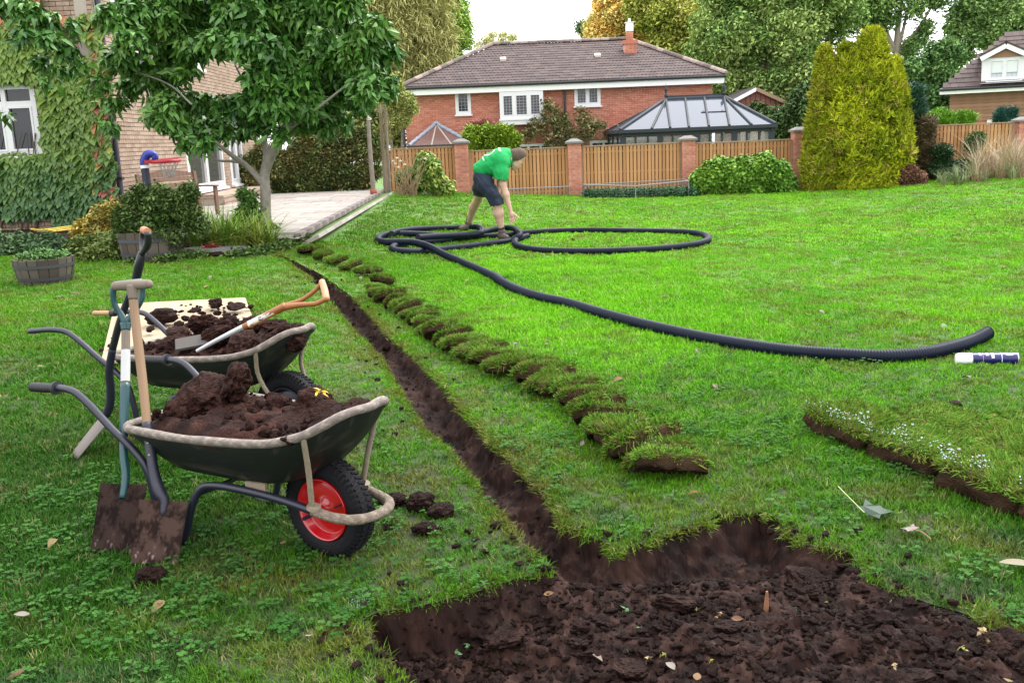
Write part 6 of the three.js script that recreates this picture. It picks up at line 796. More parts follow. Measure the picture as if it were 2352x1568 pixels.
{ // shovel with wooden T handle
  const g = thing('shovel', 'front shovel with wooden T handle and muddy square blade', 'shovel');
  const tip = gp(357, 1300), zt = -tip.z, P = along3([[303, 668], [313, 760], [325, 860], [337, 970], [352, 1080], [366, 1128], [378, 1150], [357, 1300]], 4.06, zt);
  mesh('shaft', sweep(P.slice(0, 5), [0.0185, 0.0195, 0.0185, 0.018], { seg: 30, rs: 12, uvk: 1 }), ashWood, g);
  const a = pd(264, 657, 4.07), b = pd(340, 652, 4.05), m = pd(303, 654, 4.06); mesh('handle', [sweep([a, m, b], [0.019, 0.0225, 0.0225, 0.020], { seg: 14, rs: 12 }), new THREE.SphereGeometry(0.0195, 10, 8).translate(b.x, b.y, b.z), new THREE.SphereGeometry(0.0185, 10, 8).translate(a.x, a.y, a.z), sweep([P[0].clone().lerp(P[1], 0.22), m], [0.0195, 0.027], { seg: 6, rs: 12 })], greyAsh, g);
  const [q, n] = blade(P[6].clone(), tip.clone().setY(tip.y + 0.008), pd(430, 1150, zt).sub(pd(324, 1145, zt)), 0.196, -0.016); mesh('blade', q, steelM, g);
  mesh('socket', [sweep([P[3].clone(), P[4].clone(), P[5].clone(), P[6].clone(), P[6].clone().lerp(P[7], 0.22)], [0.0205, 0.0215, 0.021, 0.026, 0.012], { seg: 26, rs: 12, uvk: 2 })], darkSteel, g);
  for (const t of [0.15, 0.4, 0.65]) { const c = P[3].clone().lerp(P[4], t); mesh('rivet', new THREE.SphereGeometry(0.006, 8, 6).translate(c.x, c.y, c.z + 0.021), mat([0.3, 0.28, 0.26], 0.5, { metalness: 0.6 }), g); }
  base(g, tip);
}
{ // green handled shovel behind it
  const g = thing('shovel', 'rear shovel with dark green handle and white label on the shaft', 'shovel');
  const tip = gp(261, 1274), zt = -tip.z, P = along3([[288, 742], [288, 800], [287, 880], [284, 960], [283, 1040], [288, 1095], [286, 1112], [261, 1272]], 4.12, zt);
  mesh('shaft', sweep([P[0], P[1], P[2]], 0.0185, { seg: 14, rs: 12, uvk: 1 }), greyAsh, g); mesh('label', sweep([P[1].clone().lerp(P[2], 0.05), P[2].clone().lerp(P[1], 0.05)], 0.0193, { seg: 6, rs: 14, cap: false }), withMap(mat([0.6, 0.6, 0.6], 0.6), tex(64, (u, v) => (u > 0.1 && u < 0.5 && n2(u * 12, v * 14, 0) > 0.62 ? [0.1, 0.3, 0.2] : [0.72, 0.74, 0.72]))), g);
  mesh('socket', sweep([P[2], P[3], P[4], P[5], P[6].clone().lerp(P[7], 0.2)], [0.021, 0.0195, 0.017, 0.018, 0.016], { seg: 26, rs: 12 }), greenP, g);
  const gl2 = pd(262, 655, 4.13), gr = pd(326, 648, 4.16), br = P[0]; mesh('handle', [sweep([br.clone().lerp(P[1], 0.3), br], [0.019, 0.024], { seg: 6, rs: 12 }), sweep([br, pd(277, 722, 4.13), pd(263, 700, 4.13), pd(259, 672, 4.13), gl2], [0.017, 0.0125, 0.0125, 0.014], { seg: 16, rs: 10 }), sweep([br, pd(306, 718, 4.14), pd(322, 692, 4.15), pd(326, 668, 4.16), gr], [0.017, 0.0125, 0.0125, 0.014], { seg: 16, rs: 10 }), sweep([gl2, gr], 0.0175, { seg: 6, rs: 12 })], greenP, g);
  const [q] = blade(P[6].clone(), tip.clone().setY(tip.y + 0.008), pd(325, 1107, zt).sub(pd(239, 1103, zt)), 0.19, -0.014); { const m = steelM.clone(); m.color = C(0.30, 0.21, 0.18); mesh('blade', q, m, g); }
  base(g, tip);
}
{ // spade leaning behind
  const g = thing('spade', 'black spade with cranked shaft leaning behind the shovels, narrow muddy blade', 'spade');
  const tip = gp(166, 1046), zt = -tip.z, blk = mat([0.014, 0.016, 0.02], 0.35);
  const P = along3([[320, 606], [312, 640], [292, 690], [274, 740], [258, 800], [250, 850], [253, 890], [252, 925], [243, 952], [166, 1046]], 4.62, zt);
  mesh('shaft', sweep(P.slice(0, 5), 0.0185, { seg: 20, rs: 12 }), blk, g); mesh('socket', sweep(P.slice(4, 9), [0.019, 0.021, 0.021, 0.022, 0.024], { seg: 20, rs: 12 }), darkSteel, g);
  const a = pd(329, 528, 4.66), b = pd(338, 532, 4.52), n1 = pd(320, 602, 4.62); mesh('handle', [sweep([P[1], n1, pd(326, 580, 4.62)], [0.021, 0.023, 0.02], { seg: 8, rs: 12 }), sweep([pd(326, 582, 4.62), pd(326, 565, 4.66), pd(325, 545, 4.67), a], 0.014, { seg: 12, rs: 8 }), sweep([pd(326, 582, 4.61), pd(337, 565, 4.55), pd(340, 548, 4.53), b], [0.016, 0.018, 0.018], { seg: 12, rs: 8 })], blk, g); mesh('grip', rod(a, b, 0.0185, 12), mat([0.40, 0.16, 0.08], 0.7), g);
  const [q] = blade(P[8].clone(), tip.clone(), V3(0.5, 0.05, 0.85), 0.16, 0.01); mesh('blade', q, withMap(mat([0.17, 0.145, 0.135], 0.6), T.wood, 1), g);
  base(g, tip);
}
{ // digging fork with wooden D handle in the far barrow
  const g = thing('digging_fork', 'wooden D handled digging fork stuck in the soil of the farther wheelbarrow', 'fork'), M = withMap(mat([0.30, 0.11, 0.028], 0.4), T.wood, 1);
  const P = along3([[452, 806], [500, 780], [560, 750], [572, 745], [610, 725], [655, 703]], 5.05, 4.92), yA = [[655, 703], [690, 690], [722, 668], [738, 650]].map(([x, y]) => pd(x, y, 4.98)), yB = [[655, 705], [690, 700], [725, 697], [748, 686]].map(([x, y]) => pd(x, y, 4.86));
  mesh('shaft', sweep(P.slice(0, 4), [0.010, 0.013, 0.0165], { seg: 14, rs: 12 }), mat([0.50, 0.52, 0.55], 0.35, { metalness: 0.5 }), g); mesh('handle', [sweep(P.slice(2), [0.0175, 0.019, 0.021], { seg: 14, rs: 12, uvk: 1 }), sweep(yA, [0.018, 0.012, 0.012], { seg: 14, rs: 10, uvk: 1 }), sweep(yB, [0.018, 0.013, 0.013], { seg: 14, rs: 10, uvk: 1 })], M, g); mesh('grip', sweep([pd(739, 646, 4.98), pd(745, 666, 4.92), pd(750, 688, 4.86)], [0.0165, 0.0185, 0.0165], { seg: 8, rs: 12 }), withMap(mat([0.55, 0.27, 0.14], 0.5), T.wood, 1), g);
  mesh('label', sweep([P[3].clone(), P[5].clone().lerp(P[4], 0.3)], 0.0196, { seg: 8, rs: 14, cap: false }), withMap(mat([1, 1, 1], 0.5), tex(64, (u, v) => (u < 0.55 ? (v > 0.75 ? [0.6, 0.55, 0.05] : n2(u * 30, v * 20) > 0.7 ? [0.05, 0.05, 0.05] : [0.62, 0.62, 0.6]) : [0.5, 0.2, 0.055]))), g);
  base(g);
}
// ---------------------------------------------------------------- plywood sheet with spilt soil
{
  const g = thing('plywood_sheet', 'pale plywood sheet lying on the lawn behind the wheelbarrows', 'plywood'), p1 = gp(204, 836, 0.05), p2 = gp(284, 699, 0.05), p3 = gp(582, 684, 0.05), c = p1.clone().add(p3).multiplyScalar(0.5), w = p2.distanceTo(p3), l = p1.distanceTo(p2), ry = Math.atan2(-(p3.z - p2.z), p3.x - p2.x);
  const q = new THREE.BoxGeometry(w, 0.018, l, 8, 1, 8); { const uv = q.attributes.uv; for (let i = 0; i < uv.count; i++) uv.setXY(i, uv.getX(i) * 1.0, uv.getY(i) * 0.8); }
  const o = mesh('board', q, withMap(mat([1, 1, 1], 0.75), T.ply), g); const ax = p3.clone().sub(p2).normalize(), az = p1.clone().sub(p2).normalize(), ay = az.clone().cross(ax).normalize(); o.quaternion.setFromRotationMatrix(new THREE.Matrix4().makeBasis(ax, ay, ax.clone().cross(ay))); o.position.copy(c); base(g, c);
  clearOf.push((x, z) => { const d = V3(x - c.x, 0, z - c.z), a = V3(ax.x, 0, ax.z).normalize(), b = V3(az.x, 0, az.z).normalize(); return Math.abs(d.dot(a)) < w / 2 && Math.abs(d.dot(b)) < l / 2; });
  const s = thing('spilt_soil', 'dark clods and crumbs scattered over the plywood sheet', 'soil'), r = RNG(41);
  const on = (px, py, rr, k, sy = 0.8) => { const p = gp(px, py, 0.065), o2 = mesh('soil_clod', k ? CLODBIG[Math.floor(r() * 4)] : CLOD[Math.floor(r() * 5)], clodMat, s), q2 = rr * -p.z / FPX; o2.position.copy(p); o2.position.y += q2 * 0.35; o2.scale.set(q2 * 1.15, q2 * sy, q2); o2.rotation.set(R(-0.3, 0.3, r), r() * 6, R(-0.3, 0.3, r)); };
  [[370, 738, 36, 1, 0.8], [495, 703, 20, 1], [540, 710, 20, 1, 0.35], [445, 717, 13, 1, 0.5], [452, 714, 8], [500, 722, 9], [465, 722, 8], [540, 725, 6], [575, 707, 7], [415, 717, 5], [232, 806, 6], [252, 796, 7], [260, 780, 6], [425, 735, 12, 1], [480, 735, 14, 1], [520, 728, 9], [410, 750, 14, 1], [440, 752, 16, 1], [345, 760, 12], [486, 698, 8], [530, 699, 6]].forEach((a) => on(...a)); for (let i = 0; i < 60; i++) on(R(390, 570, r), R(698, 755, r), R(1.5, 4, r)); base(s);
}
// ---------------------------------------------------------------- corrugated drain pipe
const pipeM = phys([0.005, 0.008, 0.019], 0.42, { specularIntensity: 0.3 });
function pipe(label, pts) {
  const g = thing('drain_pipe', label, 'drain pipe'), P = pts.map(([x, y, up = 0]) => gp(x, y, 0.048 + up)), c = new THREE.CatmullRomCurve3(P, false, 'centripetal'); c.arcLengthDivisions = 3000; const L = c.getLength(), seg = Math.round(L / 0.0050);
  mesh('tube', sweep(c, (t) => { const ph2 = t * L / 0.0200; return 0.0500 - 0.0062 * Math.pow(0.5 + 0.5 * Math.cos(ph2 * 6.2832), 1.4); }, { seg, rs: 14, cap: false }), pipeM, g);
  for (const [k, d] of [[0, 1], [1, -1]]) { const p = c.getPointAt(k), tn = c.getTangentAt(k).multiplyScalar(d); mesh('pipe_mouth', [rod(p.clone().addScaledVector(tn, -0.002), p.clone().addScaledVector(tn, 0.05), 0.043, 18)], mat([0.006, 0.006, 0.008], 0.8), g); mesh('end_rim', new THREE.TorusGeometry(0.046, 0.004, 6, 24).applyQuaternion(new THREE.Quaternion().setFromUnitVectors(V3(0, 0, 1), tn)).translate(p.x, p.y, p.z), pipeM, g); }
  return base(g, P[0].clone().setY(ground(P[0].x, P[0].z)));
}
const zz = (a) => a.map(([x, y, u]) => [(900 + x / 2.613) / 1.0884, (340 + y / 2.613) / 1.0884, u]);
const mainPts = [...zz([[1095, 652], [1065, 660], [1030, 672], [1010, 694], [1030, 716], [1080, 732], [1200, 746], [1450, 752], [1750, 745], [2000, 731], [2190, 706], [2265, 684], [2275, 668], [2250, 648], [2170, 631], [2000, 622], [1700, 617], [1450, 614], [1250, 620], [1100, 630], [1000, 641], [900, 650], [760, 657], [600, 675], [430, 692], [330, 705], [235, 716], [212, 730], [222, 744], [280, 751], [360, 755], [460, 748], [560, 735], [750, 715], [900, 695], [990, 680], [1038, 652, 0.06], [1036, 628, 0.08], [1010, 604, 0.07], [955, 598, 0.03], [860, 612, 0.03], [760, 637, 0.05], [650, 652, 0.06], [520, 650, 0.05], [400, 640, 0.03], [250, 636], [165, 643], [125, 662], [128, 686], [170, 693, 0.02], [250, 690, 0.06], [340, 692, 0.09], [410, 708, 0.09], [470, 730, 0.08], [540, 768, 0.03], [640, 812], [740, 855], [840, 900], [930, 945]]), [1130, 631], [1180, 662], [1240, 682], [1300, 695], [1370, 716], [1450, 738], [1530, 757], [1620, 776], [1720, 793], [1820, 806], [1930, 814], [2040, 818], [2120, 812], [2190, 797], [2240, 780], [2270, 764, 0.02]];
pipe('long black corrugated pipe snaking over the lawn into loops by the man', mainPts);
pipe('short separate black pipe lying on top of the coil at the man\'s feet', zz([[205, 640, 0.03], [230, 626, 0.03], [350, 608, 0.02], [500, 600, 0.01], [640, 597, 0.01], [745, 592, 0.02], [790, 602, 0.04], [798, 620, 0.06], [770, 636, 0.09], [690, 646, 0.11], [500, 654, 0.12], [378, 662, 0.12]]));
// ---------------------------------------------------------------- cut turves
const sodMat = bump(phys([1, 1, 1], 0.9, { vertexColors: true, specularIntensity: 0.2 }), T.fine, 0.012, 2);
const dome = (x, z, w, d) => (w > 0.4 ? 0.012 : 0.03) * (1 - Math.pow(2 * x / w, 2)) * (1 - Math.pow(2 * z / d, 2)) - 0.012;
function sodBody(seed, w, t, d) {
  const q = mergeVertices(new THREE.BoxGeometry(w, t, d, 12, 4, 10).deleteAttribute('normal').deleteAttribute('uv')), p = q.attributes.position, col = new Float32Array(p.count * 3);
  for (let i = 0; i < p.count; i++) { const x = p.getX(i), y = p.getY(i), z = p.getZ(i), lo = 0.5 - y / t, a = rough3(x * 14 + seed, y * 20, z * 14, 3) - 0.4, rag = 1 + (seed > 4 ? 0.08 : 0.30) * (n2(x * 7 + seed * 3, z * 7) - 0.5) - (seed > 4 ? 0.03 : 0.16) * Math.pow(Math.abs(2 * x / w) * Math.abs(2 * z / d), 2); p.setXYZ(i, x * rag * (1 - 0.10 * lo) + (seed > 4 ? 0.05 : 0.025) * a * Math.sign(x), y - 0.03 * a * lo + dome(x, z, w, d) + 0.014 * (n2(x * 8 + seed, z * 8) - 0.5), z * rag * (1 - 0.10 * lo) + (seed > 4 ? 0.06 : 0.025) * a * Math.sign(z)); const c = lo < 0.22 ? [0.065, 0.072, 0.016] : mixc(soilTone(x * 2 + seed, y * 2, z * 2), [0.075, 0.045, 0.024], 0.35 + 0.5 * (1 - lo)); col.set(c, i * 3); }
  q.setAttribute('color', new THREE.BufferAttribute(col, 3)); q.computeVertexNormals(); q.setAttribute('uv', new THREE.BufferAttribute(new Float32Array(p.count * 2).map((_, i) => (i % 2 ? p.getY(i >> 1) + p.getZ(i >> 1) : p.getX(i >> 1)) * 6), 2)); return q;
}
function sodGrass(seed, w, t, d, n, h = 0.045, hang = 1) {
  const r = RNG(seed), gs = [], tufts = [1, 2, 3].map((k) => bladeTuft(seed * 5 + k, 9, h, 0.0045, 0.022, 2));
  for (let i = 0; i < n; i++) { const u = R(-1.04, 1.04, r), v = R(-1.04, 1.04, r), e = Math.max(Math.abs(u), Math.abs(v)), rg = 1 + (seed > 4 ? 0.08 : 0.30) * (n2(u * w * 3.5 + seed * 3, v * d * 3.5) - 0.5) - (seed > 4 ? 0.03 : 0.16) * Math.pow(u * v, 2), x = u * w / 2 * rg, z = v * d / 2 * rg, q = tufts[i % 3].clone(); q.applyMatrix4(M4(V3(x, t / 2 - 0.004 + dome(clamp(x, -w / 2, w / 2), clamp(z, -d / 2, d / 2), w, d) - (e > 0.9 ? hang * R(0.005, 0.03, r) : 0) + 0.012 * (n2(x * 8 + seed, z * 8) - 0.5), z), [Math.pow(v, 3) * 1.25 * hang + R(-0.4, 0.4, r), 0, -Math.pow(u, 3) * 1.25 + R(-0.4, 0.4, r)], R(0.7, 1.2, r))); const c = q.attributes.color, m = mixc([0.06, 0.19, 0.010], [0.16, 0.165, 0.028], r() < 0.55 ? r() : r() * 0.5), k = R(0.75, 1.3, r); for (let j = 0; j < c.count; j++) c.setXYZ(j, c.getX(j) * m[0] * k, c.getY(j) * m[1] * k, c.getZ(j) * m[2] * k); gs.push(q); }
  return mergeGeometries(gs);
}
const SODS = [1, 2, 3, 4].map((s) => { const w = 0.29 + 0.05 * hsh(s, 5), t = 0.075, d = 0.165 + 0.03 * hsh(s, 6); return { b: sodBody(s, w, t, d), g: sodGrass(s, w, t, d, 260, 0.029), t }; }), SLABS = [5, 6, 7].map((s) => { const w = 0.46, t = 0.135, d = 0.36; return { b: sodBody(s, w, t, d), g: sodGrass(s, w, t, d, 640, 0.036, 0.75), t }; });
const paintG = (() => { const r = RNG(8), gs = []; for (let i = 0; i < 20; i++) { const q = new THREE.CircleGeometry(R(0.0018, 0.005, r), 5); q.rotateX(-1.57 + R(-0.9, 0.9, r)); q.rotateY(r() * 6); q.scale(1, 1, R(0.6, 1.6, r)); gs.push(q.translate(R(-0.08, 0.08, r) * (0.4 + r()), R(0.005, 0.03, r), R(-0.025, 0.025, r))); } return merge(gs); })(), paintM = mat([0.28, 0.31, 0.35], 0.6);
function sod(set, i, p, yaw, rx, rz, label, group, paint) {
  const s = set[i % set.length], g = thing('turf_sod', label, 'turf', group); mesh('soil', s.b, sodMat, g); const gr = mesh('grass', s.g, grassMat, g); gr.userData.kind = 'stuff';
  if (paint) for (const [x, z, a] of paint) { const o = mesh('paint_mark', paintG, paintM, g); o.position.set(x, s.t / 2 + 0.018, z); o.rotation.y = a; o.scale.setScalar(0.7 + 0.6 * Math.abs(Math.sin(a * 7))); o.userData.kind = 'stuff'; }
  g.position.copy(p); g.rotation.set(rx, yaw, rz, 'YXZ'); return g;
}
{
  const ones = ['', 'first', 'second', 'third', 'fourth', 'fifth', 'sixth', 'seventh', 'eighth', 'ninth', 'tenth', 'eleventh', 'twelfth', 'thirteenth', 'fourteenth', 'fifteenth', 'sixteenth', 'seventeenth', 'eighteenth', 'nineteenth'], ORD = Array.from({ length: 50 }, (_, k) => { const n = k + 1; return n < 20 ? ones[n] : n % 10 ? ['', '', 'twenty', 'thirty', 'forty'][Math.floor(n / 10)] + ' ' + ones[n % 10] : ['', '', 'twentieth', 'thirtieth', 'fortieth'][n / 10]; });
  const row0 = [[712, 572], [742, 583], [772, 594], [806, 606], [846, 620], [880, 640], [868, 662], [896, 680], [926, 698], [962, 716], [985, 742], [1020, 762], [1062, 785], [1098, 800], [1135, 815], [1172, 836], [1225, 835], [1262, 868], [1322, 890], [1372, 925], [1425, 985], [1480, 1020], [1545, 1060]], r = RNG(55), row = row0.flatMap((a, i) => { const b = row0[i + 1]; return b && i > 5 ? [a, [(a[0] + b[0]) / 2 + R(-6, 6, r), (a[1] + b[1]) / 2 + R(-4, 4, r)]] : [a]; }), LAST = row.length - 1;
  const say = ['nearest cut turf of the row, thick with clover', 'second nearest turf of the row, white speckled and tilted', 'third nearest turf of the row with a dark hollow below', 'fourth nearest turf of the row, tipped against the next'];
  row.forEach(([x, y], i) => { const k = row.length - 1 - i, p = gp(x, y, 0.085), size = lerp(0.95, 1.1, i / LAST); const nx = row[Math.min(LAST, i + 1)], pv = row[Math.max(0, i - 1)], A = gp(...nx), B = gp(...pv), yw = Math.atan2(A.x - B.x, A.z - B.z) + R(-0.3, 0.3, r), gap = A.distanceTo(B) / (i && i < LAST ? 2 : 1); const g = sod(SODS, i, p, yw, i < 7 ? R(-0.22, 0.15, r) : R(-0.62, -0.05, r), R(-0.28, 0.2, r), say[k] || ORD[k] + ' cut turf from the near end of the row along the trench', 'turves in a row along the trench', [0, 1, 3, 8, 15, 22].includes(LAST - i) ? [[R(-0.05, 0.05, r), 0.02, 0.4]] : null); { const q = lerp(0.85, 1.15, i / LAST); g.scale.set(q * R(0.85, 1.15, r), q * R(0.85, 1.15, r), clamp(gap / 0.135, 0.62, 1.3)); } if (k === 2) g.position.y += 0.03; });
  const f0 = gp(1842, 988), f1 = gp(2352, 1215), dir = f1.clone().sub(f0).setY(0).normalize(), back = V3(dir.z, 0, -dir.x); if (back.z > 0) back.negate(); const yaw = Math.atan2(-dir.z, dir.x);
  [[0.22, 0.17, 0.075, -0.06, 1], [0.70, 0.19, 0.08, 0.03, 1], [1.18, 0.18, 0.085, -0.03, 1], [1.64, 0.18, 0.075, 0.02, 1], [0.42, 0.55, 0.07, 0.04, 0], [0.91, 0.56, 0.075, -0.03, 0], [1.40, 0.56, 0.07, 0.03, 0], [0.72, 0.93, 0.06, 0.02, 0], [1.22, 0.94, 0.065, -0.04, 0], [1.72, 0.9, 0.065, 0, 0]].forEach(([s, b, up, t, paint], i) => { const p = f0.clone().addScaledVector(dir, s).addScaledVector(back, b); p.y = ground(p.x, p.z) + up; sod(SLABS, i, p, yaw + R(-0.07, 0.07, r), R(-0.05, 0.05, r), t, paint ? ['front left turf slab of the pile with white paint along its edge', 'second front turf slab of the pile, white painted edge', 'third front turf slab of the pile with heavy white paint', 'front turf slab of the pile cut by the right frame edge'][i] : ['left turf slab of the middle row in the right hand pile', 'middle turf slab of the middle row in the right hand pile', 'right turf slab of the middle row in the right hand pile', 'left turf slab of the back row in the right hand pile', 'middle turf slab of the back row in the right hand pile', 'right turf slab of the back row in the right hand pile'][i - 4], 'turf slabs piled at the right', paint ? [0, 1, 2, 3, 4, 5].map(() => [R(-0.2, 0.2, r), R(0.08, 0.185, r), R(-1.2, 1.2, r)]) : null); });
  const bits = thing('soil_lumps', 'dark soil lumps lying on the turf pile at the right', 'soil'); for (const [x, y, q] of [[2195, 928, 16], [2330, 985, 18], [2120, 960, 8], [2320, 1040, 22], [2270, 1030, 16], [2155, 1000, 7], [2290, 975, 9], [2200, 945, 8]]) { const p = gp(x, y, 0.10), o = mesh('soil_clod', CLOD[q % 5], clodMat, bits), s = q * -p.z / FPX; o.position.copy(p); o.scale.set(s * 1.2, s * 0.6, s); } base(bits);
  const cl = [[905, 1160, 30, 'clod of soil right beside the wheelbarrow nose'], [968, 1170, 40, 'biggest clod of soil lying on the grass beside the trench'], [1015, 1185, 30, 'clod stuck against the biggest clod beside the trench'], [980, 1225, 28, 'flat crumbly clod below the biggest clod'], [890, 1218, 14, 'small clod below the wheelbarrow nose'], [1140, 1212, 13, 'small clod alone at the trench edge'], [1010, 1215, 9, 'tiny clod near the flat crumbly clod'], [1030, 1160, 8, 'tiny clod right of the biggest clod'], [345, 1335, 34, 'clod of soil fallen in front of the shovel blades'], [312, 1345, 14, 'small clod left of the one before the shovel blades'], [575, 1280, 12, 'small brown clod on the grass left of the wheel'], [1770, 1225, 12, 'clod at the tip of the pit edge']];
  for (const [x, y, q, label] of cl) { const p = gp(x, y, 0), s = q * -p.z / FPX * 0.95, g = thing('soil_clod', label, 'soil clod'); const o = mesh('lump', CLODBIG[(x + y) % 4], clodMat, g); o.scale.set(s * 1.25, s * 0.95, s); o.rotation.y = x; g.position.copy(p); g.position.y += s * 0.5; }
  const pm = thing('paint_mark', 'white line marking paint sprayed on the grass at the pit corner', 'paint mark'), pr = RNG(3); for (let i = 0; i < 9; i++) { const p = gp(R(800, 845, pr), R(1368, 1402, pr)), o = mesh('painted_grass', paintG, paintM, pm); o.position.copy(p); o.rotation.y = R(0, 6, pr); o.scale.setScalar(R(0.5, 0.8, pr)); } base(pm);
}
// ---------------------------------------------------------------- marking paint can
{
  const g = thing('spray_can', 'white capped navy spray can of line marking paint lying by the pipe end', 'spray can'), a = gp(2196, 824, 0.036), b = gp(2341, 823, 0.036), ax = b.clone().sub(a), L = ax.length(); ax.normalize(); const r = 0.0385;
  const cv = document.createElement('canvas'); cv.width = 512; cv.height = 512; const x = cv.getContext('2d'); x.fillStyle = '#141052'; x.fillRect(0, 0, 512, 512); x.fillStyle = '#c9ccd6'; x.fillRect(0, 470, 512, 42); x.fillRect(0, 0, 512, 26);
  x.fillStyle = '#e8eaf4'; x.textAlign = 'center'; x.save(); x.translate(256, 256); x.rotate(Math.PI / 2); x.font = 'bold 46px sans-serif'; x.fillText('LINE', -20, 110); x.fillText('MARKER', -20, 50); x.font = 'bold 34px sans-serif'; x.fillText('PAINT', -20, 185); x.font = '16px sans-serif'; x.fillText('white', -20, 228); x.restore(); x.fillStyle = '#b48ac8'; x.fillRect(112, 26, 5, 440); x.fillStyle = '#cfe0f0'; x.fillRect(318, 60, 7, 330);
  x.lineWidth = 16; x.strokeStyle = '#c8d2ea'; x.beginPath(); x.arc(410, 215, 60, 0, 7); x.stroke(); x.fillStyle = '#3f74c8'; x.beginPath(); x.arc(405, 215, 30, 0, 7); x.fill(); x.fillStyle = '#d84638'; x.fillRect(350, 190, 34, 42);
  const ct = new THREE.CanvasTexture(cv); ct.colorSpace = THREE.SRGBColorSpace; ct.wrapS = ct.wrapT = THREE.RepeatWrapping;
  const q0 = new THREE.Quaternion().setFromUnitVectors(V3(1, 0, 0), ax), put = (geo) => geo.applyQuaternion(q0).translate(a.x, a.y, a.z);
  mesh('body', put(surf(24, 40, (u, v) => { const an = (v - 0.5) * 6.2832 + 1.15; return V3(0.10 + u * (L - 0.105), Math.sin(an) * r, Math.cos(an) * r); })), (() => { const m = phys([1, 1, 1], 0.32); m.map = ct; return m; })(), g);
  mesh('cap', put(lathe([[0, 0], [0.030, 0], [0.036, 0.006], [0.0395, 0.03], [0.0395, 0.10], [0.03, 0.102]], 32).rotateZ(-Math.PI / 2)), mat([0.82, 0.82, 0.84], 0.4), g); mesh('can_base', put(lathe([[0, 0.004], [0.03, 0.0], [0.0385, -0.004], [0.039, -0.012]], 28).rotateZ(-Math.PI / 2).translate(L - 0.002, 0, 0)), mat([0.5, 0.5, 0.52], 0.35, { metalness: 0.7 }), g);
  base(g, a.clone().setY(a.y - r));
}
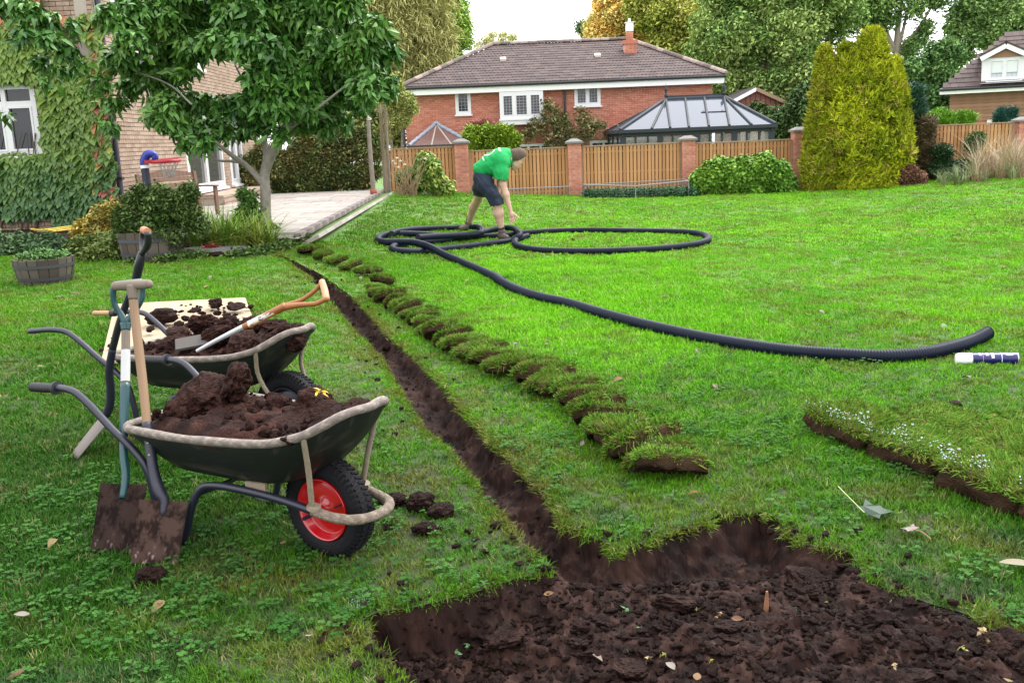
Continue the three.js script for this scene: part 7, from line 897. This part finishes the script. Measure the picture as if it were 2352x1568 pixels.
// ---------------------------------------------------------------- fallen leaves, stick in the pit
{
  const r = RNG(91), tones = [[0.14, 0.11, 0.08], [0.13, 0.07, 0.025], [0.15, 0.105, 0.035], [0.17, 0.15, 0.125], [0.10, 0.045, 0.02]].map((c) => mat(c, 0.8)), LG = [leafG(0.09, 0.05, { droop: 0.25, fold: 0.5, seg: 5 }), leafG(0.075, 0.045, { droop: -0.3, fold: 0.4, seg: 5 }), leafG(0.10, 0.05, { droop: 0.5, fold: -0.3, seg: 5 })];
  const maple = (s) => { const sh = new THREE.Shape(), P = [[0, -0.02], [0.10, 0.0], [0.46, -0.06], [0.34, 0.10], [0.52, 0.32], [0.26, 0.34], [0.18, 0.46], [0.30, 0.62], [0.12, 0.62], [0, 0.92]]; sh.moveTo(...P[0]); P.slice(1).forEach((p) => sh.lineTo(...p)); P.slice(0, -1).reverse().forEach(([x, y]) => sh.lineTo(-x, y)); const q = new THREE.ShapeGeometry(sh).toNonIndexed(), p = q.attributes.position; for (let i = 0; i < p.count; i++) { const x = p.getX(i), y = p.getY(i); p.setXYZ(i, x * s, (0.16 * Math.abs(x) + 0.10 * Math.sin(y * 5) + 0.12 * (x * x)) * s, -y * s); } q.computeVertexNormals(); return q; };
  { const g = thing('fallen_leaf', 'large grey green lobed leaf with long stalk lying right of the pit', 'leaf'), p = gp(1996, 1200); mesh('leaf_blade', maple(0.15).rotateY(-1.2), mat([0.03, 0.055, 0.035], 0.7), g); mesh('stalk', sweep([V3(-0.02, 0.01, 0), V3(-0.05, 0.04, -0.1), V3(-0.06, 0.05, -0.2)], 0.0022, { seg: 8, rs: 5 }), mat([0.35, 0.4, 0.16], 0.7), g); g.position.copy(p); g.position.y += 0.035; }
  { const g = thing('fallen_leaf', 'pale pinkish lobed leaf lying on clover right of the pit', 'leaf'), p = gp(2096, 1240); mesh('leaf_blade', maple(0.075).rotateX(-0.25).rotateY(0.5), mat([0.19, 0.15, 0.14], 0.8), g); mesh('stalk', sweep([V3(0, 0.005, 0), V3(0.02, 0.01, 0.04), V3(0.035, 0.0, 0.085)], 0.0018, { seg: 6, rs: 5 }), mat([0.3, 0.12, 0.1], 0.7), g); g.position.copy(p); g.position.y += 0.04; }
  { const g = thing('fallen_leaf', 'pale oval leaf at the right frame edge beside the pit', 'leaf'), p = gp(2295, 1318); mesh('leaf_blade', leafG(0.15, 0.055, { droop: 0.05, fold: 0.25, seg: 6 }).rotateY(1.35), mat([0.17, 0.15, 0.10], 0.8), g); g.position.copy(p); g.position.y += 0.045; }
  const spots = [[1640, 895], [1655, 908], [1850, 728], [1880, 722], [1520, 690], [1600, 812], [1430, 880], [2310, 620], [2165, 752], [1990, 585], [1335, 1038], [1255, 800], [1075, 648], [1130, 690], [950, 662], [485, 640], [280, 690], [85, 850], [140, 690], [180, 682], [590, 650], [470, 668], [300, 640], [830, 640], [1605, 1148], [910, 1208], [655, 1265], [130, 1255], [70, 1430], [60, 1560], [1180, 800], [1770, 660], [2000, 690], [2080, 720], [1700, 600], [1250, 500], [1420, 480], [2240, 500], [2050, 470], [1310, 555], [1215, 610], [255, 1000], [380, 1400], [710, 1480], [1905, 760], [2230, 880]];
  const G2 = thing('fallen_leaf', 'small dry fallen leaf lying on the open lawn', 'leaf', 'small fallen leaves on the lawn'), sc = [];
  mesh('leaf_blade', LG[0], tones[0], G2);
  spots.forEach(([x, y], i) => { const p = gp(x, y); if (dug(p.x, p.z) < 0.02) return; const o = i ? thing('fallen_leaf', 'small dry fallen leaf lying on the open lawn', 'leaf', 'small fallen leaves on the lawn') : G2; if (i) mesh('leaf_blade', LG[i % 3], tones[i % 5], o); o.position.copy(p); o.position.y += 0.035; o.rotation.set(R(-0.3, 0.3, r), r() * 6.28, R(-0.3, 0.3, r)); o.scale.setScalar(R(0.45, 0.85, r) * (p.z < -9 ? 1.2 : 1)); });
  const inPit = [[1362, 1530, 0], [1250, 1400, 1], [1600, 1622, 1], [1550, 1585, 3], [1680, 1480, 4], [2300, 1640, 2]]; inPit.forEach(([x, y, t], i) => { const p = gp(x, y, -0.1), d = dug(p.x, p.z), o = thing('fallen_leaf', 'small withered leaf lying on the soil in the pit', 'leaf', 'withered leaves in the pit'); mesh('leaf_blade', LG[i % 3], tones[t], o); o.position.set(p.x, soilH(p.x, p.z, d) + 0.02, p.z); o.rotation.set(R(-0.5, 0.5, r), r() * 6, 0); o.scale.setScalar(0.5); });
  const bits = [], sprig = spray(99, 5, 0.03, 0.016, { spread: 0.5 }); for (let i = 0; i < 46; i++) { const x = R(-0.5, 1.7, r), z = R(PITZ, OB[3], r), d = dug(x, z); if (d > -0.05) continue; bits.push([M4(V3(x, soilH(x, z, d) + 0.008, z), [R(-1, 1, r), r() * 6, R(-1, 1, r)], R(0.5, 1.1, r)), C(...pick([[0.07, 0.16, 0.03], [0.2, 0.2, 0.05], [0.1, 0.2, 0.08], [0.3, 0.22, 0.12]], r))]); }
  const o = inst('torn_greenery', sprig, LMdull, bits); o.userData.label = 'torn grass and weed bits scattered over the pit soil'; o.userData.category = 'plant debris';
  const st = thing('stick', 'short brown stick standing upright in the pit soil', 'stick'), p = gp(1758, 1410, -0.05), d = dug(p.x, p.z), y = soilH(p.x, p.z, d); mesh('wood', sweep([V3(p.x, y - 0.04, p.z), V3(p.x + 0.004, y + 0.05, p.z), V3(p.x + 0.002, y + 0.085, p.z + 0.01)], [0.010, 0.009, 0.004], { seg: 8, rs: 7 }), withMap(mat([0.26, 0.12, 0.06], 0.8), T.wood, 1), st); base(st);
}

// ---------------------------------------------------------------- the bending man
{
  const g = thing('person', 'person in green T-shirt and dark shorts bending down over the black pipe coil', 'person'), f0 = gp(1155, 549), Z0 = -f0.z, KZ = Z0 / FPX / 6.323;
  const J = (x, y, dz = 0) => pd(1038.2 + x / 6.323, 321.6 + y / 6.323, Z0 + dz), rr = (v) => v * KZ;
  function blob(bones, { cell = 0.014, k = 0.03, clip = [] } = {}) {
    const lo = V3(1e9, 1e9, 1e9), hi = V3(-1e9, -1e9, -1e9); for (const [a, b, ra, rb] of bones) { const m = Math.max(ra, rb) + 0.03; for (const p of [a, b]) { lo.min(p.clone().subScalar(m)); hi.max(p.clone().addScalar(m)); } }
    const c = lo.clone().add(hi).multiplyScalar(0.5), half = Math.max(hi.x - lo.x, hi.y - lo.y, hi.z - lo.z) / 2, N = Math.min(150, Math.ceil(half * 2 / cell) + 4), mc = new MarchingCubes(N, lawnMat, false, false, 160000), hs = N / 2; mc.isolation = 0;
    const B = bones.map(([a, b, ra, rb]) => { const ex = b.x - a.x, ey = b.y - a.y, ez = b.z - a.z; return [a.x, a.y, a.z, ex, ey, ez, 1 / Math.max(1e-9, ex * ex + ey * ey + ez * ez), ra, rb - ra]; });
    for (let z = 0; z < N; z++) { const pz = c.z + (z - hs) / hs * half; for (let y = 0; y < N; y++) { const py = c.y + (y - hs) / hs * half; for (let x = 0; x < N; x++) { const px = c.x + (x - hs) / hs * half; let d = 1e3;
      if (px > lo.x && px < hi.x && py > lo.y && py < hi.y && pz > lo.z && pz < hi.z) { for (const q of B) { const vx = px - q[0], vy = py - q[1], vz = pz - q[2]; let t = (vx * q[3] + vy * q[4] + vz * q[5]) * q[6]; t = t < 0 ? 0 : t > 1 ? 1 : t; const dx = vx - q[3] * t, dy = vy - q[4] * t, dz = vz - q[5] * t, e = Math.sqrt(dx * dx + dy * dy + dz * dz) - q[7] - q[8] * t; if (d > 100) d = e; else { const h = Math.max(k - Math.abs(d - e), 0) / k; d = Math.min(d, e) - h * h * k * 0.25; } }
        for (const [p, n] of clip) d = Math.max(d, (px - p.x) * n.x + (py - p.y) * n.y + (pz - p.z) * n.z); }
      mc.field[z * N * N + y * N + x] = -d; } } }
    mc.update(); const n = mc.count, P = new Float32Array(n * 3); for (let i = 0; i < n; i++) { P[i * 3] = mc.positionArray[i * 3] * half + c.x; P[i * 3 + 1] = mc.positionArray[i * 3 + 1] * half + c.y; P[i * 3 + 2] = mc.positionArray[i * 3 + 2] * half + c.z; }
    let q = new THREE.BufferGeometry(); q.setAttribute('position', new THREE.BufferAttribute(P, 3)); q = mergeVertices(q, 1e-4); q.computeVertexNormals(); return q;
  }
  const rf = gp(1070, 529), dR = -rf.z - Z0;                       // the rear foot stands farther away
  const S = (a, b, ra, rb = ra) => [J(...a), J(...b), rr(ra), rr(rb)];
  const headC = [945, 240, 0.0];
  const bodyB = [S([455, 540, 0], [690, 300, 0], 88, 120), S([690, 300, -0.1], [690, 300, 0.1], 100), S([690, 300, 0], [830, 235, 0], 95, 60), S([830, 235, 0], [930, 265, 0], 60, 62),
    S([460, 580, -0.1], [655, 935, -0.16], 88, 64), S([655, 935, -0.16], [672, 1060, -0.14], 64, 74), S([672, 1060, -0.14], [722, 1320, -0.1], 72, 36), S([430, 570, 0.1], [385, 850, dR * 0.6], 88, 62), S([385, 850, dR * 0.6], [310, 980, dR * 0.8], 62, 72), S([310, 980, dR * 0.8], [242, 1210, dR], 70, 36),
    S([735, 345, -0.17], [735, 640, -0.2], 62, 48), S([735, 640, -0.2], [780, 790, -0.2], 48, 50), S([780, 790, -0.2], [848, 1020, -0.2], 48, 28), S([735, 330, 0.17], [700, 590, 0.24], 60, 46), S([700, 590, 0.24], [655, 800, 0.22], 46, 30), S([655, 800, 0.22], [640, 870, 0.2], 34, 30)];
  const headB = [S(headC, [970, 225, 0], 104, 100), S([940, 300, 0], [928, 350, 0], 84, 70), S([928, 350, -0.012], [905, 396, 0], 60, 46), S([975, 350, -0.01], [985, 372, -0.01], 16, 15), S([965, 322, -0.03], [965, 322, 0.02], 46), S([852, 268, -0.115], [850, 300, -0.112], 18, 12), S([830, 235, 0], [925, 262, 0], 58, 66), S([940, 396, -0.012], [948, 388, -0.012], 14)];
  const hand = [S([850, 1020, -0.2], [862, 1085, -0.2], 27, 32), S([875, 1075, -0.21], [880, 1100, -0.21], 28, 26), S([853, 1105, -0.2], [850, 1160, -0.205], 13, 11), S([850, 1160, -0.205], [866, 1222, -0.215], 11, 9), S([868, 1110, -0.21], [876, 1165, -0.22], 13, 11), S([876, 1165, -0.22], [884, 1200, -0.225], 11, 9), S([884, 1108, -0.215], [898, 1150, -0.23], 12.5, 10.5), S([898, 1150, -0.23], [908, 1185, -0.235], 10.5, 9), S([895, 1098, -0.2], [915, 1128, -0.19], 12, 10), S([915, 1128, -0.19], [922, 1158, -0.185], 10, 8.5), S([885, 1060, -0.22], [930, 1095, -0.235], 14, 11.5), S([930, 1095, -0.235], [970, 1132, -0.245], 11, 9)];
  const skin = mat([0.52, 0.32, 0.245], 0.6);
  mesh('body', [blob(bodyB, { cell: 0.013 }), blob(headB, { cell: 0.006, k: 0.02 }), blob(hand, { cell: 0.0036, k: 0.008 })], skin, g);
  const hn = J(900, 380).sub(J(990, 175)).normalize();
  mesh('hair', [blob([S([948, 232, 0], [978, 220, 0], 112, 107), S([1000, 270, -0.02], [1010, 290, 0.02], 55, 45), S([880, 250, -0.05], [870, 270, -0.06], 50, 35)], { cell: 0.007, k: 0.03, clip: [[J(955, 300), V3(0.42, -0.9, 0).normalize()], [J(838, 300), V3(-0.85, -0.5, 0).normalize()]] })], bump(mat([0.085, 0.058, 0.040], 0.85), T.fine, 0.01, 3), g);
  for (const [x, y, z] of [[985, 338, -0.055], [992, 336, 0.03]]) mesh('eye', new THREE.SphereGeometry(0.012, 8, 6).translate(...J(x, y, z).toArray()), mat([0.03, 0.02, 0.018], 0.4), g);
  // T-shirt, its print lies across the back
  const spine = J(800, 150).sub(J(380, 360)).setZ(0).normalize(), upn = V3(-spine.y, spine.x, 0), c0 = J(590, 220);
  const shirt = blob([S([425, 430, -0.07], [425, 430, 0.07], 112), S([425, 430, 0], [560, 360, 0], 112, 150), S([560, 360, -0.05], [560, 360, 0.05], 148), S([560, 360, 0], [720, 280, 0], 152, 160), S([700, 285, -0.1], [720, 280, 0.1], 135), S([720, 285, 0], [805, 235, 0], 150, 112), S([738, 330, -0.17], [712, 480, -0.2], 92, 98), S([712, 480, -0.2], [700, 620, -0.21], 98, 100), S([738, 320, 0.17], [705, 560, 0.23], 92, 84), S([560, 470, 0], [480, 480, 0], 75, 90)], { cell: 0.012, k: 0.06, clip: [[J(700, 612), J(705, 700).sub(J(712, 480)).normalize()], [J(455, 512), J(440, 620).sub(J(505, 320)).setZ(0).normalize()], [J(865, 205), spine.clone().add(V3(0.1, -0.2, 0)).normalize()]] });
  { const p = shirt.attributes.position, n = shirt.attributes.normal, uv = new Float32Array(p.count * 2); for (let i = 0; i < p.count; i++) { const v = V3(p.getX(i), p.getY(i), p.getZ(i)).sub(c0), on = n.getX(i) * upn.x + n.getY(i) * upn.y + n.getZ(i) * 0.35 > 0.1; uv[i * 2] = on ? clamp(0.5 + v.z / 0.5, 0, 1) : 0.01; uv[i * 2 + 1] = on ? clamp(0.5 + v.dot(spine) / 0.62, 0, 1) : 0.01; if (on) { const w = 0; p.setXYZ(i, p.getX(i) + n.getX(i) * w, p.getY(i) + n.getY(i) * w, p.getZ(i) + n.getZ(i) * w); } } for (let i = 0; i < p.count; i++) { const v = V3(p.getX(i), p.getY(i), p.getZ(i)), a = v.clone().sub(c0).dot(spine), w = 0.02 * ss(0.32, -0.3, a) * (Math.abs(n3(a * 16 + v.z * 5, v.y * 9, v.z * 7) * 2 - 1) - 0.45) + 0.012 * (n3(v.x * 14, v.y * 14, v.z * 14) - 0.5); p.setXYZ(i, v.x + n.getX(i) * w, v.y + n.getY(i) * w, v.z + n.getZ(i) * w); }
    shirt.setAttribute('uv', new THREE.BufferAttribute(uv, 2)); shirt.computeVertexNormals(); }
  const cv = document.createElement('canvas'); cv.width = cv.height = 256; const x = cv.getContext('2d'); x.fillStyle = '#00a050'; x.fillRect(0, 0, 256, 256); x.fillStyle = x.strokeStyle = '#eef4ef'; x.fillRect(70, 64, 148, 12); x.lineWidth = 9; x.beginPath(); x.arc(150, 138, 38, 0, 7); x.stroke(); x.fillRect(120, 190, 90, 9); x.fillRect(60, 140, 40, 8);
  const ct = new THREE.CanvasTexture(cv); ct.colorSpace = THREE.SRGBColorSpace; const sm = mat([0.85, 0.85, 0.85], 0.85); sm.map = ct; mesh('t_shirt', shirt, bump(sm, T.fine, 0.004, 8), g);
  const denim = bump(mat([0.014, 0.022, 0.045], 0.85), T.fine, 0.006, 6);
  const wst = [J(450, 478), J(505, 320).sub(J(440, 620)).setZ(0).normalize()], folds = (q, a) => { const p = q.attributes.position, n = q.attributes.normal; for (let i = 0; i < p.count; i++) { const v = V3(p.getX(i), p.getY(i), p.getZ(i)), w = a * (Math.abs(n3(v.x * 11 + v.y * 9, v.y * 5, v.z * 12) * 2 - 1) - 0.45) + a * 0.5 * (n3(v.x * 30, v.y * 22, v.z * 30) - 0.5); p.setXYZ(i, v.x + n.getX(i) * w, v.y + n.getY(i) * w, v.z + n.getZ(i) * w); } q.computeVertexNormals(); return q; };
  const shorts = [blob([S([430, 510, -0.08], [430, 510, 0.08], 108), S([440, 520, -0.07], [480, 640, -0.11], 122, 122), S([480, 640, -0.11], [640, 880, -0.17], 122, 96), S([640, 880, -0.17], [668, 950, -0.17], 96, 96), S([590, 760, -0.26], [620, 800, -0.27], 48, 44)], { cell: 0.012, k: 0.05, clip: [[J(655, 935), J(690, 1000).sub(J(665, 860)).normalize()], wst] }), blob([S([430, 520, 0.04], [410, 690, dR * 0.3], 118, 108), S([410, 690, dR * 0.3], [385, 880, dR * 0.58], 106, 86)], { cell: 0.012, k: 0.05, clip: [[J(388, 852), J(370, 930).sub(J(400, 760)).setZ(0).normalize()], wst] })].map((q) => folds(q, 0.016));
  mesh('shorts', shorts, denim, g); 
  const black = mat([0.015, 0.018, 0.024], 0.9), boot = bump(mat([0.075, 0.055, 0.045], 0.8), T.fine, 0.008, 6);
  for (const [a, b, c1] of [[[714, 1275, -0.1], [722, 1335, -0.1], 50], [[255, 1135, dR], [240, 1200, dR], 52]]) mesh('sock', blob([S(a, b, c1, c1 - 8)], { cell: 0.01 }), black, g);
  const sole = mat([0.05, 0.04, 0.035], 0.8);
  for (const [P, so] of [[[S([722, 1330, -0.1], [722, 1385, -0.1], 55, 50), S([718, 1400, -0.1], [785, 1412, -0.22], 48, 36), S([785, 1412, -0.22], [800, 1418, -0.26], 38, 32)], [[715, 1448, -0.1], [800, 1450, -0.25]]], [[S([240, 1200, dR], [232, 1250, dR], 56, 52), S([228, 1265, dR], [150, 1278, dR - 0.13], 50, 38), S([150, 1278, dR - 0.13], [120, 1282, dR - 0.17], 38, 32)], [[235, 1305, dR], [118, 1306, dR - 0.16]]]]) { mesh('boot', blob(P, { cell: 0.008, k: 0.03, clip: [[J(so[0][0], so[0][1], so[0][2]), V3(0, -1, 0)]] }), boot, g); mesh('boot_sole', sweep([J(...so[0]), J(...so[0]).lerp(J(...so[1]), 0.5), J(...so[1])], [rr(46), rr(40), rr(36)], { seg: 10, rs: 12, flat: 0.28 }), sole, g); }
  base(g, f0);
}

// ---------------------------------------------------------------- lawn cover
{
  const r = RNG(77), near = [], mid = [], far = [], clover = [], farEdge = (x) => 26.4;
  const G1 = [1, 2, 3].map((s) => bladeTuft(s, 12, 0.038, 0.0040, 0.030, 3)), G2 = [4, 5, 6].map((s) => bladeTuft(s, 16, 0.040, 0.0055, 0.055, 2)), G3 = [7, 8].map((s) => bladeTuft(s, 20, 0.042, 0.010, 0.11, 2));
  const bands = [[1.9, 3.4, 2700, near], [3.4, 5.2, 2300, near], [5.2, 7, 1500, near], [7, 9.5, 900, mid], [9.5, 13, 650, mid], [13, 18, 270, far], [18, 26.6, 180, far]];
  for (const [z0, z1, dens, list] of bands) {
    const w = z1 * 0.62 + 0.5, n = Math.round(dens * (z1 - z0) * 2 * w);
    for (let i = 0; i < n; i++) {
      const Z = R(z0, z1, r), x = R(-w, w, r), z = -Z; if (Math.abs(x) > Z * 0.60 + 0.45) continue;
      if (x < lawnLeft(Z) || bare(x, z)) continue;
      const d = dug(x, z); if (d < 0.004) continue;
      const wn = worn(x, z); if (r() < wn * 0.25) continue;
      const edge = d < 0.05, s = R(0.75, 1.25, r) * (1 - 0.35 * wn) * (0.85 + 0.35 * fbm2(x * 2.2, z * 2.2, 2)), tilt = edge ? 0.5 : 0.22;
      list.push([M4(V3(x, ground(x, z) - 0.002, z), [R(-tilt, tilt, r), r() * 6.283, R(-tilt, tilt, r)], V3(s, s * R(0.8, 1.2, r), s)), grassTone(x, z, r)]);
      if (list === near && r() < (Z < 5.2 ? 0.05 : 0.02) * (0.15 + 1.7 * ss(0.4, 0.7, fbm2(x * 1.6 + 20, z * 1.6, 3)))) clover.push([M4(V3(x, ground(x, z), z), [0, r() * 6.283, 0], R(0.7, 1.25, r)), C(...mixc([0.018, 0.068, 0.011], [0.045, 0.115, 0.022], r()))]);
    }
  }
  for (let i = 0, j = OUT.length - 1; i < OUT.length; j = i++) {      // ragged fringe hanging over the cut edge
    const [ax, az] = OUT[j], [bx, bz] = OUT[i], L = Math.hypot(bx - ax, bz - az), nx = (bz - az) / L, nz = -(bx - ax) / L; if (L > 1.2 || az > -1.9) continue;
    const sgn = dug((ax + bx) / 2 + nx * 0.06, (az + bz) / 2 + nz * 0.06) < 0 ? 1 : -1;
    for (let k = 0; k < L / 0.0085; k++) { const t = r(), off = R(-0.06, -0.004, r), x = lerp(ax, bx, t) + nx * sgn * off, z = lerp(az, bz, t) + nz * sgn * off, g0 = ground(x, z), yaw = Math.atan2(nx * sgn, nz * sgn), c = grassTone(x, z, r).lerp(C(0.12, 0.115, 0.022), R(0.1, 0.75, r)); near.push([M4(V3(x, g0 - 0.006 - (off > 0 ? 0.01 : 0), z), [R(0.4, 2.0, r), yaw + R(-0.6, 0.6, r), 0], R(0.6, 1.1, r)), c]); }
  }
  const lawnGrass = new THREE.Group(); lawnGrass.name = 'lawn_grass'; lawnGrass.userData = { label: 'short mown green grass with clover covering the whole lawn', category: 'grass', kind: 'stuff' }; scene.add(lawnGrass);
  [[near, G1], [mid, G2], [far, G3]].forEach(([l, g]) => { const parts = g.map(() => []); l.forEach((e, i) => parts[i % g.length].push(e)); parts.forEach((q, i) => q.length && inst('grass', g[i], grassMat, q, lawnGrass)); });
  inst('clover', cloverGeo(5, 6), cloverMat, clover, lawnGrass);
  console.log('grass', near.length, mid.length, far.length, clover.length);
}

renderer.render(scene, camera);
